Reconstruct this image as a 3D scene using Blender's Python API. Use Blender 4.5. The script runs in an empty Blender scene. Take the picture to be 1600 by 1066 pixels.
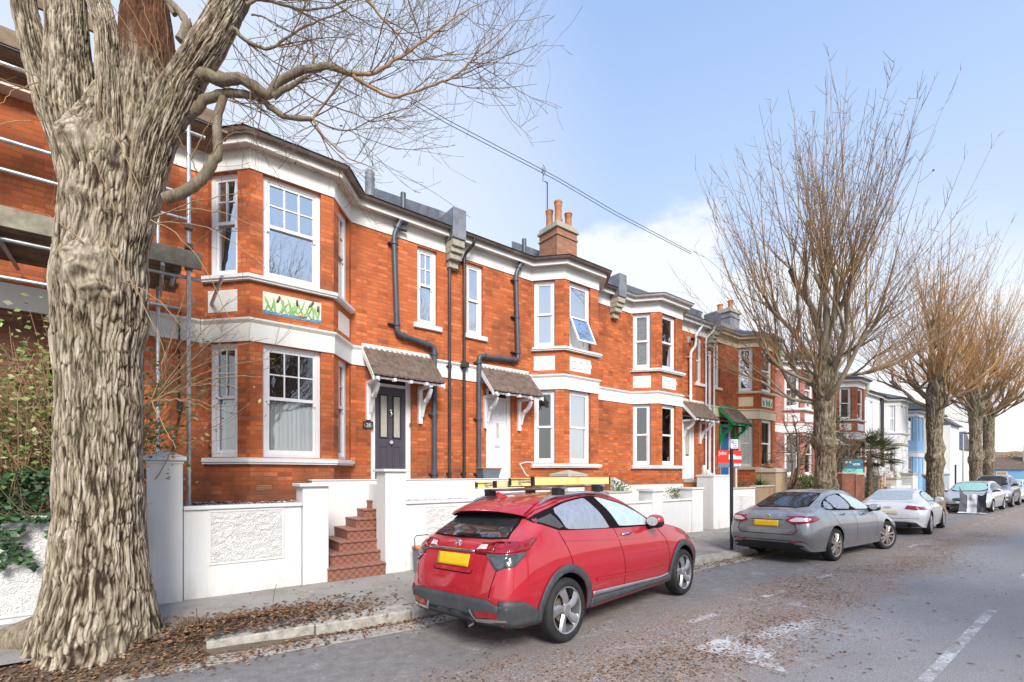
import bpy, bmesh, math, random
import numpy as np
from mathutils import Vector, Matrix, noise
from mathutils.bvhtree import BVHTree
from mathutils.geometry import delaunay_2d_cdt

R = math.radians
rnd = random.Random(7)
scene = bpy.context.scene
COL = scene.collection

# ------------------------------------------------------------------ survey frame
# +X runs along the street, +Y towards the terrace, Z up; the camera stands on the crown of the road.
FOC, EYE, HOR, VPX = 740.0, 1.68, 741.0, 1753.0
TH = math.atan((VPX - 800) / FOC); SN, CS = math.sin(TH), math.cos(TH)
def PY(x, y, Y):            # survey sighting -> point on the vertical plane at distance Y from the road axis
    u = (x - 800) / FOC; D = Y / (SN - u * CS)
    return Vector((D * (CS + u * SN), Y, EYE - (y - HOR) / FOC * D))
def PD(x, y, D):            # survey sighting -> point at range D
    u = (x - 800) / FOC
    return Vector((D * (CS + u * SN), D * (SN - u * CS), EYE - (y - HOR) / FOC * D))
def XY(x, Y): return PY(x, 0, Y).x
def road_z(Y):
    a = max(0.0, Y - 0.9)
    return -0.035 * a if Y < 6.2 else -0.035 * 5.3

# ------------------------------------------------------------------ node helpers
def new_mat(name):
    m = bpy.data.materials.new(name); m.use_nodes = True
    nt = m.node_tree
    return m, nt, nt.nodes['Principled BSDF']
def setin(nt, node, key, val):
    s = node.inputs[key]
    if isinstance(val, bpy.types.NodeSocket): nt.links.new(val, s)
    elif isinstance(val, (tuple, list)) and s.type == 'RGBA' and len(val) == 3: s.default_value = (*val, 1)
    else: s.default_value = val
def N(nt, typ, ins=None, **props):
    n = nt.nodes.new(typ)
    for k, v in props.items(): setattr(n, k, v)
    for k, v in (ins or {}).items(): setin(nt, n, k, v)
    return n
def noise_t(nt, vec, scale, detail=4, rough=0.55, dist=0.0):
    return N(nt, 'ShaderNodeTexNoise', {'Vector': vec, 'Scale': scale, 'Detail': detail, 'Roughness': rough, 'Distortion': dist}).outputs[0]
def ramp(nt, fac, stops, interp='LINEAR'):
    n = N(nt, 'ShaderNodeValToRGB', {'Fac': fac}); n.color_ramp.interpolation = interp
    e = n.color_ramp.elements
    while len(e) < len(stops): e.new(0.5)
    for i, (p, c) in enumerate(stops):
        e[i].position = p; e[i].color = (*c, 1) if len(c) == 3 else c
    return n.outputs[0]
def g(v): return (v, v, v)
def mixc(nt, fac, a, b, mode='MIX'):
    n = N(nt, 'ShaderNodeMix', data_type='RGBA', blend_type=mode)
    setin(nt, n, 0, fac); setin(nt, n, 6, a); setin(nt, n, 7, b)
    return n.outputs[2]
def mth(nt, op, a, b=0.0, clamp=False):
    n = N(nt, 'ShaderNodeMath', operation=op, use_clamp=clamp); setin(nt, n, 0, a); setin(nt, n, 1, b)
    return n.outputs[0]
def mrange(nt, v, a, b, c=0.0, d=1.0, smooth=False):
    n = N(nt, 'ShaderNodeMapRange', {'Value': v, 'From Min': a, 'From Max': b, 'To Min': c, 'To Max': d})
    if smooth: n.interpolation_type = 'SMOOTHSTEP'
    return n.outputs[0]
def coord(nt, kind='pos'):
    if kind == 'pos': return N(nt, 'ShaderNodeNewGeometry').outputs['Position']
    if kind == 'uv': return N(nt, 'ShaderNodeTexCoord').outputs['UV']
    if kind == 'obj': return N(nt, 'ShaderNodeTexCoord').outputs['Object']
def scaled(nt, vec, s):
    return N(nt, 'ShaderNodeMapping', {'Vector': vec, 'Scale': s}).outputs[0]
def sep(nt, vec):
    return N(nt, 'ShaderNodeSeparateXYZ', {0: vec}).outputs
def bump(nt, bsdf, h, strength=0.3, dist=0.01):
    b = N(nt, 'ShaderNodeBump', {'Strength': strength, 'Distance': dist, 'Height': h})
    nt.links.new(b.outputs[0], bsdf.inputs['Normal'])

# ------------------------------------------------------------------ materials
def m_plain(name, c, rough=0.6, metal=0.0, var=0.12, scale=3.0, spec=0.4, coat=0.0, dirt=None, bumpy=0.0):
    m, nt, b = new_mat(name)
    p = coord(nt, 'pos')
    n1 = noise_t(nt, p, scale, 5, 0.6)
    lo = tuple(max(0, x * (1 - var)) for x in c); hi = tuple(min(1, x * (1 + var)) for x in c)
    col = mixc(nt, mrange(nt, n1, 0.3, 0.7), lo, hi)
    if dirt:
        n2 = noise_t(nt, scaled(nt, p, (1, 1, 0.35)), 1.7, 6, 0.65)
        col = mixc(nt, mrange(nt, n2, 0.52, 0.75, 0, dirt[1]), col, dirt[0])
    setin(nt, b, 'Base Color', col); b.inputs['Roughness'].default_value = rough
    b.inputs['Metallic'].default_value = metal; b.inputs['Specular IOR Level'].default_value = spec
    b.inputs['Coat Weight'].default_value = coat; b.inputs['Coat Roughness'].default_value = 0.05
    if bumpy: bump(nt, b, noise_t(nt, p, 60, 3), bumpy, 0.004)
    return m

def m_brick(name, c1, c2, mortar, row=0.078, width=0.228, weather=(0.10, 0.035, 0.02), gain=1.0):
    m, nt, b = new_mat(name)
    uv = coord(nt, 'uv'); p = coord(nt, 'pos')
    wob = noise_t(nt, p, 9, 2)
    uvw = N(nt, 'ShaderNodeVectorMath', {0: uv, 1: N(nt, 'ShaderNodeCombineXYZ', {0: mrange(nt, wob, 0, 1, -0.004, 0.004), 1: mrange(nt, wob, 0, 1, 0.004, -0.004)}).outputs[0]}, operation='ADD').outputs[0]
    br = N(nt, 'ShaderNodeTexBrick', {'Vector': uvw, 'Color1': c1, 'Color2': c2, 'Mortar': mortar, 'Scale': 1.0, 'Mortar Size': 0.0065,
                                     'Mortar Smooth': 0.25, 'Bias': 0.0, 'Brick Width': width, 'Row Height': row})
    # second, offset brick field picks out odd burnt and pale bricks
    br2 = N(nt, 'ShaderNodeTexBrick', {'Vector': uvw, 'Color1': g(0.0), 'Color2': g(1.0), 'Mortar': g(0.5), 'Scale': 1.0, 'Mortar Size': 0.0, 'Brick Width': width, 'Row Height': row})
    wn = N(nt, 'ShaderNodeTexWhiteNoise', noise_dimensions='3D')
    fl = N(nt, 'ShaderNodeVectorMath', {0: scaled(nt, uvw, (1 / width, 1 / row, 1))}, operation='FLOOR').outputs[0]
    nt.links.new(fl, wn.inputs['Vector'])
    odd = wn.outputs['Value']
    col = mixc(nt, mrange(nt, odd, 0.80, 0.97, 0, 0.5), br.outputs['Color'], tuple(min(1, x * 1.5 + 0.03) for x in c1))
    col = mixc(nt, mrange(nt, odd, 0.14, 0.02, 0, 0.6), col, tuple(x * 0.55 for x in c2))
    big = noise_t(nt, p, 0.9, 6, 0.62)
    col = mixc(nt, mrange(nt, big, 0.47, 0.70, 0, 0.68), col, weather)
    orange_patch = noise_t(nt, p, 2.3, 4, 0.6)  # brighter orange patches scattered at random over the brick
    col = mixc(nt, mrange(nt, orange_patch, 0.56, 0.75, 0, 0.4), col, tuple(min(1, x * 1.35) for x in c1))
    col = mixc(nt, br.outputs['Fac'], col, mixc(nt, mrange(nt, big, 0.3, 0.7), mortar, tuple(x * 0.55 for x in mortar)))
    streak = noise_t(nt, scaled(nt, p, (6, 6, 0.4)), 1.0, 5, 0.65)
    col = mixc(nt, mrange(nt, streak, 0.55, 0.78, 0, 0.32), col, weather)
    # pale salts and splashes
    salt = noise_t(nt, p, 5.5, 8, 0.75)
    col = mixc(nt, mrange(nt, salt, 0.67, 0.76, 0, 0.35), col, (0.55, 0.36, 0.28))
    oi = N(nt, 'ShaderNodeObjectInfo').outputs['Random']
    col = mixc(nt, mrange(nt, oi, 0, 1, 0.0, 0.22), col, weather)
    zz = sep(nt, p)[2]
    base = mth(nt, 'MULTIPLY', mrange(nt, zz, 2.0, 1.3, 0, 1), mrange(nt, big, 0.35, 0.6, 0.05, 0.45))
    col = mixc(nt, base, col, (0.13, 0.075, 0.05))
    setin(nt, b, 'Base Color', col); b.inputs['Roughness'].default_value = 0.85; b.inputs['Specular IOR Level'].default_value = 0.25
    h = mth(nt, 'ADD', mth(nt, 'MULTIPLY', br.outputs['Fac'], -1.0), mth(nt, 'MULTIPLY', noise_t(nt, p, 45, 4, 0.7), 0.5))
    h = mth(nt, 'ADD', h, mth(nt, 'MULTIPLY', odd, 0.35))
    bump(nt, b, h, 0.7, 0.008)
    return m

def m_paint(name, c=(0.78, 0.78, 0.77), dirt=(0.42, 0.40, 0.36), amt=0.35, rough=0.55, bmp=0.15):
    m, nt, b = new_mat(name); p = coord(nt, 'pos')
    n = noise_t(nt, scaled(nt, p, (1, 1, 0.4)), 2.2, 7, 0.68)
    col = mixc(nt, mrange(nt, n, 0.5, 0.8, 0, amt), c, dirt)
    streak = noise_t(nt, scaled(nt, p, (9, 9, 0.5)), 1.0, 3, 0.6)
    col = mixc(nt, mrange(nt, streak, 0.58, 0.78, 0, amt * 0.6), col, dirt)
    setin(nt, b, 'Base Color', col); b.inputs['Roughness'].default_value = rough; b.inputs['Specular IOR Level'].default_value = 0.3
    bump(nt, b, noise_t(nt, p, 35, 4, 0.6), bmp, 0.004)
    return m

def m_render_wall(name, c=(0.755, 0.745, 0.72)):
    m, nt, b = new_mat(name); p = coord(nt, 'pos')
    n = noise_t(nt, p, 1.1, 6, 0.6)
    col = mixc(nt, mrange(nt, n, 0.4, 0.75, 0, 0.22), c, (0.60, 0.62, 0.66))
    z = sep(nt, p)[2]
    spl = mth(nt, 'MULTIPLY', mrange(nt, z, 0.42, 0.02, 0, 1), mrange(nt, noise_t(nt, scaled(nt, p, (3, 3, 1)), 2.0, 6, 0.7), 0.38, 0.7, 0, 0.6))
    col = mixc(nt, spl, col, (0.36, 0.34, 0.31))
    streak = noise_t(nt, scaled(nt, p, (11, 11, 0.45)), 1.0, 4, 0.65)
    col = mixc(nt, mrange(nt, streak, 0.56, 0.82, 0, 0.4), col, (0.52, 0.51, 0.47))
    setin(nt, b, 'Base Color', col); b.inputs['Roughness'].default_value = 0.7; b.inputs['Specular IOR Level'].default_value = 0.2
    h = mth(nt, 'ADD', noise_t(nt, p, 14, 5, 0.6), mth(nt, 'MULTIPLY', noise_t(nt, p, 90, 2), 0.25))
    bump(nt, b, h, 0.22, 0.01)
    return m

def m_rough_panel(name, c=(0.74, 0.73, 0.705)):
    m, nt, b = new_mat(name); p = coord(nt, 'pos')
    v = N(nt, 'ShaderNodeTexVoronoi', {'Vector': N(nt, 'ShaderNodeVectorMath', {0: p, 1: N(nt, 'ShaderNodeTexNoise', {'Vector': p, 'Scale': 5.0}).outputs[1]}, operation='ADD').outputs[0], 'Scale': 11.0}, feature='DISTANCE_TO_EDGE')
    f = mth(nt, 'ADD', mrange(nt, v.outputs['Distance'], 0.0, 0.25, 0, 1), mth(nt, 'MULTIPLY', noise_t(nt, p, 18, 4, 0.6), 0.5))
    setin(nt, b, 'Base Color', mixc(nt, mrange(nt, v.outputs['Distance'], 0.0, 0.05, 0.12, 0), c, (0.6, 0.6, 0.62)))
    b.inputs['Roughness'].default_value = 0.65
    bump(nt, b, f, 0.5, 0.03)
    return m

def m_glass(name, refl=0.45, tint=(0.9, 0.95, 1.0), rough=0.0, frost=None):
    m, nt, b = new_mat(name); nt.nodes.remove(b)
    out = nt.nodes['Material Output']
    tr = N(nt, 'ShaderNodeBsdfTransparent', {'Color': (0.9, 0.93, 0.93)})
    gl = N(nt, 'ShaderNodeBsdfGlossy', {'Color': tint, 'Roughness': rough})
    # hand-drawn sheets are never quite flat
    p = coord(nt, 'pos')
    bm = N(nt, 'ShaderNodeBump', {'Strength': 0.10, 'Distance': 0.02, 'Height': noise_t(nt, p, 1.6, 2)})
    nt.links.new(bm.outputs[0], gl.inputs['Normal'])
    fr = N(nt, 'ShaderNodeLayerWeight', {'Blend': 0.35}).outputs['Fresnel']
    fac = mth(nt, 'ADD', mth(nt, 'MULTIPLY', fr, 1.0 - refl), refl, True)
    mx = N(nt, 'ShaderNodeMixShader', {0: fac, 1: tr.outputs[0], 2: gl.outputs[0]})
    last = mx.outputs[0]
    if frost:
        df = N(nt, 'ShaderNodeBsdfDiffuse', {'Color': frost[0]})
        n = noise_t(nt, scaled(nt, p, (6, 6, 1.5)), 3.0, 6, 0.7)
        mx2 = N(nt, 'ShaderNodeMixShader', {0: mrange(nt, n, 0.2, 0.8, frost[1] - 0.25, frost[1] + 0.25), 1: last, 2: df.outputs[0]})
        last = mx2.outputs[0]
    nt.links.new(last, out.inputs[0])
    return m

def m_carpaint(name, c, frost=0.35, frostcol=(0.75, 0.72, 0.75), metal=0.25, flake=0.15, rough=0.32):
    m, nt, b = new_mat(name); p = coord(nt, 'obj')
    nrm = sep(nt, N(nt, 'ShaderNodeNewGeometry').outputs['Normal'])[2]
    n = noise_t(nt, p, 3.0, 6, 0.65)
    fine = noise_t(nt, p, 40, 4, 0.7)
    up = mrange(nt, nrm, 0.05, 0.75)
    msk = mth(nt, 'MULTIPLY', up, mrange(nt, mth(nt, 'ADD', n, mth(nt, 'MULTIPLY', fine, 0.35)), 0.5, 0.95, 0.1, 1.0))
    col = mixc(nt, mth(nt, 'MULTIPLY', msk, frost), c, frostcol)
    zz = sep(nt, p)[2]
    grime = mth(nt, 'MULTIPLY', mrange(nt, zz, 0.75, 0.25), mrange(nt, noise_t(nt, p, 5, 6, 0.7), 0.35, 0.75, 0.0, 0.45))
    col = mixc(nt, grime, col, (0.10, 0.085, 0.075))
    setin(nt, b, 'Base Color', col); b.inputs['Specular IOR Level'].default_value = 0.25
    b.inputs['Metallic'].default_value = metal
    setin(nt, b, 'Roughness', mixc(nt, msk, g(rough), g(0.55)))
    b.inputs['Coat Weight'].default_value = 1.0; b.inputs['Coat IOR'].default_value = 1.65; setin(nt, b, 'Coat Roughness', mrange(nt, msk, 0, 1, 0.03, 0.3))
    bump(nt, b, fine, 0.03, 0.003)
    return m

def m_bark(name, light=(0.40, 0.35, 0.28), dark=(0.07, 0.05, 0.035), scale=1.0):
    m, nt, b = new_mat(name); p = coord(nt, 'obj')
    at = N(nt, 'ShaderNodeAttribute', attribute_name='cav').outputs['Fac']
    st = scaled(nt, p, (1, 1, 0.10))
    n = noise_t(nt, st, 26 * scale, 8, 0.72, 0.6)
    n2 = noise_t(nt, p, 2.2 * scale, 5, 0.6)
    n3 = noise_t(nt, scaled(nt, p, (1, 1, 0.5)), 85 * scale, 5, 0.75)
    fl = N(nt, 'ShaderNodeTexVoronoi', {'Vector': scaled(nt, p, (1, 1, 0.3)), 'Scale': 34 * scale, 'Randomness': 1.0}).outputs['Color']
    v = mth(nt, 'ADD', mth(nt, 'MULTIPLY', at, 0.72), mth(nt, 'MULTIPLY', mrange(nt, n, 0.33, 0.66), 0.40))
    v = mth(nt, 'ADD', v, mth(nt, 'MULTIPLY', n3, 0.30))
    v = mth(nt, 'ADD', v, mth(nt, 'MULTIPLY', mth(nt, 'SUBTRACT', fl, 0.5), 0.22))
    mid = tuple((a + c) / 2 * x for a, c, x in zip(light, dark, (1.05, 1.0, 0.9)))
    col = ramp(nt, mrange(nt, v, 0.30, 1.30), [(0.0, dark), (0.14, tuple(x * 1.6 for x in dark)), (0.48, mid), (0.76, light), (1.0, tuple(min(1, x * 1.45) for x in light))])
    col = mixc(nt, mrange(nt, n2, 0.52, 0.72, 0, 0.4), col, (0.20, 0.19, 0.10))
    pal = noise_t(nt, p, 1.3 * scale, 6, 0.65)
    col = mixc(nt, mrange(nt, pal, 0.54, 0.70, 0, 0.35), col, tuple(min(1, x * 1.35) for x in light))
    col = mixc(nt, mrange(nt, pal, 0.42, 0.30, 0, 0.4), col, tuple(x * 1.9 for x in dark))
    rot = N(nt, 'ShaderNodeAttribute', attribute_name='rot').outputs['Fac']
    col = mixc(nt, rot, col, mixc(nt, mrange(nt, n, 0.3, 0.7), (0.03, 0.015, 0.01), (0.22, 0.10, 0.055)))
    setin(nt, b, 'Base Color', col); b.inputs['Roughness'].default_value = 0.92; b.inputs['Specular IOR Level'].default_value = 0.15
    bump(nt, b, v, 0.8, 0.02)
    return m

def m_attr(name, rough=0.7, trans=0.0, spec=0.3):
    m, nt, b = new_mat(name)
    a = N(nt, 'ShaderNodeAttribute', attribute_name='Col').outputs['Color']
    setin(nt, b, 'Base Color', a); b.inputs['Roughness'].default_value = rough; b.inputs['Specular IOR Level'].default_value = spec
    return m

M = {}
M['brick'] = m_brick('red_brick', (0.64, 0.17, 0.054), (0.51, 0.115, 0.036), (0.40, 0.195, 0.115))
M['brick_far'] = m_brick('red_brick_aged', (0.54, 0.18, 0.08), (0.43, 0.125, 0.06), (0.36, 0.2, 0.13))
M['brick_shade'] = m_brick('shaded_brick', (0.24, 0.10, 0.06), (0.17, 0.07, 0.045), (0.14, 0.09, 0.07))  # brick colour darkened to stand for the shade under the scaffold
M['brick_wall'] = m_brick('garden_brick', (0.36, 0.12, 0.06), (0.26, 0.08, 0.045), (0.28, 0.2, 0.15))
M['brick_chim'] = m_brick('chimney_brick', (0.42, 0.16, 0.08), (0.33, 0.12, 0.06), (0.45, 0.38, 0.30), weather=(0.30, 0.2, 0.14))
M['brick_pink'] = m_brick('pink_painted_brick', (0.52, 0.22, 0.17), (0.48, 0.19, 0.14), (0.40, 0.2, 0.16))
M['white'] = m_paint('white_joinery_paint', (0.80, 0.80, 0.80), amt=0.12, bmp=0.04, rough=0.4)
M['trim'] = m_paint('cream_trim_paint', (0.80, 0.785, 0.73), (0.40, 0.36, 0.28), 0.35)
M['trim_white'] = m_paint('white_trim_paint', (0.78, 0.78, 0.77), (0.42, 0.40, 0.36), 0.3)
M['trim_cream'] = m_paint('warm_cream_paint', (0.72, 0.60, 0.42), (0.42, 0.34, 0.22), 0.3)
M['render'] = m_render_wall('white_rendered_wall')
M['render_cool'] = m_render_wall('white_house_render', (0.72, 0.73, 0.76))
M['render_grey'] = m_render_wall('grey_house_render', (0.62, 0.62, 0.61))
M['render_cream'] = m_render_wall('cream_house_render', (0.74, 0.70, 0.58))
M['render_blue'] = m_render_wall('blue_house_render', (0.24, 0.46, 0.74))
M['panel'] = m_rough_panel('textured_plaster')
M['pebble'] = m_paint('pebbledash', (0.62, 0.61, 0.60), (0.25, 0.24, 0.22), 0.9, 0.9, 1.0)
M['brownwall'] = m_paint('brown_roughcast', (0.33, 0.22, 0.15), (0.16, 0.11, 0.08), 0.8, 0.9, 0.9)
M['sand'] = m_paint('sandstone', (0.42, 0.31, 0.19), (0.16, 0.12, 0.07), 0.8, 0.9, 0.7)
M['cap_stone'] = m_paint('weathered_coping', (0.50, 0.45, 0.36), (0.22, 0.2, 0.15), 0.7, 0.85, 0.5)
M['stone'] = m_paint('weathered_stone', (0.42, 0.39, 0.31), (0.12, 0.11, 0.09), 0.85, 0.9, 0.6)
M['lead'] = m_plain('lead_grey', (0.20, 0.21, 0.24), 0.55, 0.0, 0.3, 4, dirt=((0.4, 0.4, 0.4), 0.5))
M['pipe'] = m_plain('grey_plastic_pipe', (0.07, 0.08, 0.10), 0.4, 0, 0.2, 6, 0.5)
M['pipe_black'] = m_plain('black_iron_pipe', (0.03, 0.028, 0.03), 0.4, 0, 0.3, 6, 0.5, dirt=((0.2, 0.15, 0.12), 0.4))
M['pipe_white'] = m_plain('white_plastic_pipe', (0.75, 0.75, 0.76), 0.35, 0, 0.06, 3)
M['gutter'] = m_plain('brown_gutter', (0.16, 0.12, 0.10), 0.5, 0, 0.3, 5, dirt=((0.35, 0.3, 0.24), 0.5))
M['gutter_white'] = m_plain('pale_gutter', (0.62, 0.60, 0.56), 0.5, 0, 0.15, 5, dirt=((0.3, 0.26, 0.2), 0.5))
M['soffit'] = m_paint('stained_soffit', (0.66, 0.60, 0.50), (0.22, 0.18, 0.13), 0.8)
M['slate'] = m_plain('roof_slate', (0.10, 0.10, 0.115), 0.6, 0, 0.35, 8, dirt=((0.22, 0.21, 0.18), 0.6))
M['tile'] = m_plain('canopy_tile', (0.15, 0.105, 0.08), 0.8, 0, 0.4, 9, dirt=((0.30, 0.26, 0.21), 0.55), bumpy=0.4)
M['terracotta'] = m_plain('terracotta', (0.48, 0.20, 0.09), 0.75, 0, 0.25, 6, dirt=((0.25, 0.13, 0.08), 0.5))
M['door_grey'] = m_plain('dark_grey_door_paint', (0.075, 0.065, 0.085), 0.35, 0, 0.12, 4, 0.5)
M['door_blue'] = m_plain('blue_door_paint', (0.02, 0.16, 0.36), 0.4, 0, 0.1, 4, 0.5)
M['door_white'] = m_plain('white_door', (0.76, 0.76, 0.79), 0.35, 0, 0.04, 3)
M['green'] = m_plain('green_paint', (0.01, 0.30, 0.10), 0.45, 0, 0.12, 4)
M['glass'] = m_glass('window_glass', 0.68)
M['glass_lo'] = m_glass('window_glass_clear', 0.17)
M['glass_door'] = m_glass('obscure_door_glass', 0.3, (1, 0.95, 0.85), 0.15, frost=((0.52, 0.50, 0.42), 0.75))
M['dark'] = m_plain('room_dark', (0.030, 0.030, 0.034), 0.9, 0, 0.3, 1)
M['curtain'] = m_plain('net_curtain', (0.86, 0.87, 0.87), 0.9, 0, 0.05, 3)
M['blind'] = m_plain('white_blind', (0.78, 0.80, 0.82), 0.9, 0, 0.05, 3)
M['patterned'] = m_plain('ochre_patterned_net', (0.46, 0.42, 0.32), 0.9, 0, 0.6, 22)
M['chrome'] = m_plain('chrome', (0.72, 0.72, 0.74), 0.15, 1.0, 0.05, 5)
M['steel'] = m_plain('galvanised_tube', (0.50, 0.53, 0.55), 0.42, 0.7, 0.25, 9, dirt=((0.3, 0.25, 0.2), 0.5))
M['plank'] = m_plain('scaffold_board', (0.30, 0.27, 0.20), 0.85, 0, 0.35, 7, dirt=((0.14, 0.11, 0.08), 0.7), bumpy=0.5)
M['plank_dark'] = m_plain('brown_board', (0.23, 0.165, 0.11), 0.85, 0, 0.35, 6, dirt=((0.09, 0.065, 0.045), 0.7), bumpy=0.5)
M['yellow_tape'] = m_plain('yellow_sleeve', (0.75, 0.5, 0.02), 0.6)
M['bark'] = m_bark('furrowed_bark', (0.52, 0.445, 0.345), (0.040, 0.027, 0.018))
M['bark_far'] = m_bark('street_tree_bark', (0.33, 0.275, 0.20), (0.05, 0.038, 0.026), 0.8)
M['limb'] = m_bark('limb_bark', (0.36, 0.31, 0.24), (0.09, 0.065, 0.05), 1.5)
M['twig'] = m_plain('twig_bark', (0.19, 0.13, 0.08), 0.85, 0, 0.3, 2)
M['shoot'] = m_plain('young_shoot_bark', (0.34, 0.215, 0.11), 0.8, 0, 0.35, 1.5)
M['shoot_sunlit'] = m_plain('sun_tinted_shoot', (0.40, 0.22, 0.085), 0.8, 0, 0.45, 0.35)  # orange of low sun on the crowns, put into the shoot colour
M['leaf'] = m_attr('leaf', 0.55)
M['litter'] = m_attr('leaf_litter', 0.85, spec=0.1)
M['soil'] = m_plain('dark_soil', (0.13, 0.095, 0.065), 0.95, 0, 0.4, 8, bumpy=0.8)
M['gravel'] = m_attr('slate_chippings', 0.6)
M['rubber'] = m_plain('tyre_rubber', (0.022, 0.022, 0.024), 0.75, 0, 0.3, 10, 0.3, dirt=((0.09, 0.08, 0.07), 0.5))
M['black'] = m_plain('black_plastic', (0.018, 0.018, 0.02), 0.5, 0, 0.2, 6, 0.4)
M['clad'] = m_plain('grey_cladding', (0.055, 0.06, 0.068), 0.55, 0, 0.2, 8, 0.4, dirt=((0.12, 0.105, 0.09), 0.5))
M['well'] = m_plain('wheel_well', (0.008, 0.008, 0.008), 0.95, 0, 0.1, 3, 0.1)
M['seam'] = m_plain('panel_gap', (0.012, 0.008, 0.009), 0.8, 0, 0.1, 3, 0.1)
M['rim'] = m_plain('alloy_rim', (0.42, 0.42, 0.44), 0.33, 0.75, 0.12, 6)
M['rim_bronze'] = m_plain('machined_alloy', (0.46, 0.40, 0.36), 0.33, 0.75, 0.12, 6)
M['plate'] = m_plain('yellow_number_plate', (0.80, 0.47, 0.015), 0.45, 0, 0.1, 5)
M['plate_pale'] = m_plain('pale_number_plate', (0.66, 0.60, 0.42), 0.45, 0, 0.06, 5)
M['lamp_red'] = m_plain('red_lamp_lens', (0.27, 0.004, 0.010), 0.12, 0, 0.35, 9, 0.6, 1.0)
M['lamp_pale'] = m_plain('clear_lamp_lens', (0.72, 0.58, 0.58), 0.12, 0, 0.15, 20, 0.6, 1.0)
M['lamp_smoke'] = m_plain('smoked_lamp_lens', (0.06, 0.068, 0.072), 0.12, 0, 0.4, 25, 0.6, 1.0)
M['headlamp'] = m_plain('headlamp_lens', (0.62, 0.64, 0.66), 0.08, 0.3, 0.2, 20, 0.6, 1.0)
M['paint_red'] = m_carpaint('red_car_paint', (0.42, 0.002, 0.015), 0.18, (0.80, 0.42, 0.46), 0.0, rough=0.35)
M['paint_grey'] = m_carpaint('grey_car_paint', (0.20, 0.205, 0.22), 0.85, (0.66, 0.68, 0.75), 0.45)
M['paint_white'] = m_carpaint('white_car_paint', (0.76, 0.76, 0.78), 0.3, (0.8, 0.82, 0.85), 0.0)
M['paint_silver'] = m_carpaint('silver_car_paint', (0.56, 0.57, 0.60), 0.5, (0.78, 0.8, 0.84), 0.35)
M['paint_dark'] = m_carpaint('dark_car_paint', (0.06, 0.06, 0.08), 0.9, (0.6, 0.62, 0.7), 0.3)
M['cg_dark'] = m_glass('dark_car_glass', 0.30, (0.9, 0.95, 1.0), 0.02, frost=((0.05, 0.055, 0.06), 0.45))
M['cg_rear'] = m_glass('hazy_rear_glass', 0.22, (0.85, 0.92, 1.0), 0.12, frost=((0.34, 0.38, 0.46), 0.70))
M['cg_front'] = m_glass('frosted_side_glass', 0.2, (0.85, 0.95, 0.97), 0.2, frost=((0.50, 0.62, 0.62), 0.85))
M['cg_pale'] = m_glass('frosted_rear_glass', 0.2, (0.85, 0.95, 0.97), 0.2, frost=((0.52, 0.58, 0.63), 0.8))
M['cg_screen'] = m_glass('frosted_windscreen', 0.2, (0.8, 0.95, 0.95), 0.2, frost=((0.36, 0.60, 0.58), 0.85))
M['ladder'] = m_plain('yellow_fibreglass', (0.83, 0.68, 0.24), 0.5, 0, 0.16, 5, dirt=((0.74, 0.70, 0.55), 0.7))
M['alu'] = m_plain('aluminium', (0.6, 0.6, 0.62), 0.35, 0.8, 0.1, 6)
M['bin_grey'] = m_plain('grey_bin_plastic', (0.14, 0.16, 0.18), 0.5, 0, 0.12, 4)
M['orange'] = m_plain('orange_plastic', (0.75, 0.20, 0.02), 0.45, 0, 0.1, 4)
M['sign_red'] = m_plain('red_sign_board', (0.72, 0.035, 0.018), 0.4, 0, 0.05, 3)
M['sign_slate'] = m_plain('slate_sign_board', (0.12, 0.20, 0.25), 0.4, 0, 0.05, 3)
M['sign_teal'] = m_plain('teal_sign_board', (0.035, 0.16, 0.25), 0.4, 0, 0.08, 3)
M['sign_mint'] = m_plain('mint_sign_band', (0.14, 0.55, 0.47), 0.4, 0, 0.05, 3)
M['ink_white'] = m_plain('white_lettering', (0.80, 0.80, 0.80), 0.5, 0, 0.02, 3)
M['ink_blue'] = m_plain('blue_lettering', (0.05, 0.16, 0.5), 0.5, 0, 0.02, 3)
M['bronze'] = m_plain('bronze_plaque', (0.06, 0.05, 0.035), 0.45, 0.3, 0.2, 8)
M['post'] = m_plain('dark_post', (0.022, 0.024, 0.03), 0.4, 0, 0.2, 5)
M['post_grey'] = m_plain('pale_grey_post', (0.45, 0.5, 0.55), 0.45, 0, 0.1, 3)
M['timber'] = m_plain('pale_timber_post', (0.62, 0.5, 0.42), 0.7, 0, 0.15, 5)
M['fence'] = m_plain('orange_fence_panel', (0.44, 0.25, 0.11), 0.75, 0, 0.25, 4)
M['cover_sil'] = m_plain('silver_cover_cloth', (0.66, 0.66, 0.70), 0.8, 0.0, 0.1, 5)
M['cover_drk'] = m_plain('charcoal_cover_cloth', (0.09, 0.095, 0.11), 0.9, 0, 0.15, 6)
M['tilegreen'] = m_plain('green_glaze', (0.25, 0.48, 0.16), 0.25, 0, 0.35, 12, 0.5)
M['tileblue'] = m_plain('blue_glaze', (0.10, 0.30, 0.55), 0.25, 0, 0.35, 12, 0.5)
M['tilebrown'] = m_plain('brown_glaze', (0.09, 0.05, 0.04), 0.25, 0, 0.2, 12, 0.5)
M['tileochre'] = m_plain('ochre_glaze', (0.52, 0.32, 0.10), 0.25, 0, 0.2, 12, 0.5)
M['tilecream'] = m_plain('cream_glaze', (0.74, 0.73, 0.60), 0.3, 0, 0.06, 9, 0.5)
M['hill'] = m_plain('wooded_hill', (0.24, 0.16, 0.085), 0.95, 0, 0.5, 0.06)

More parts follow.
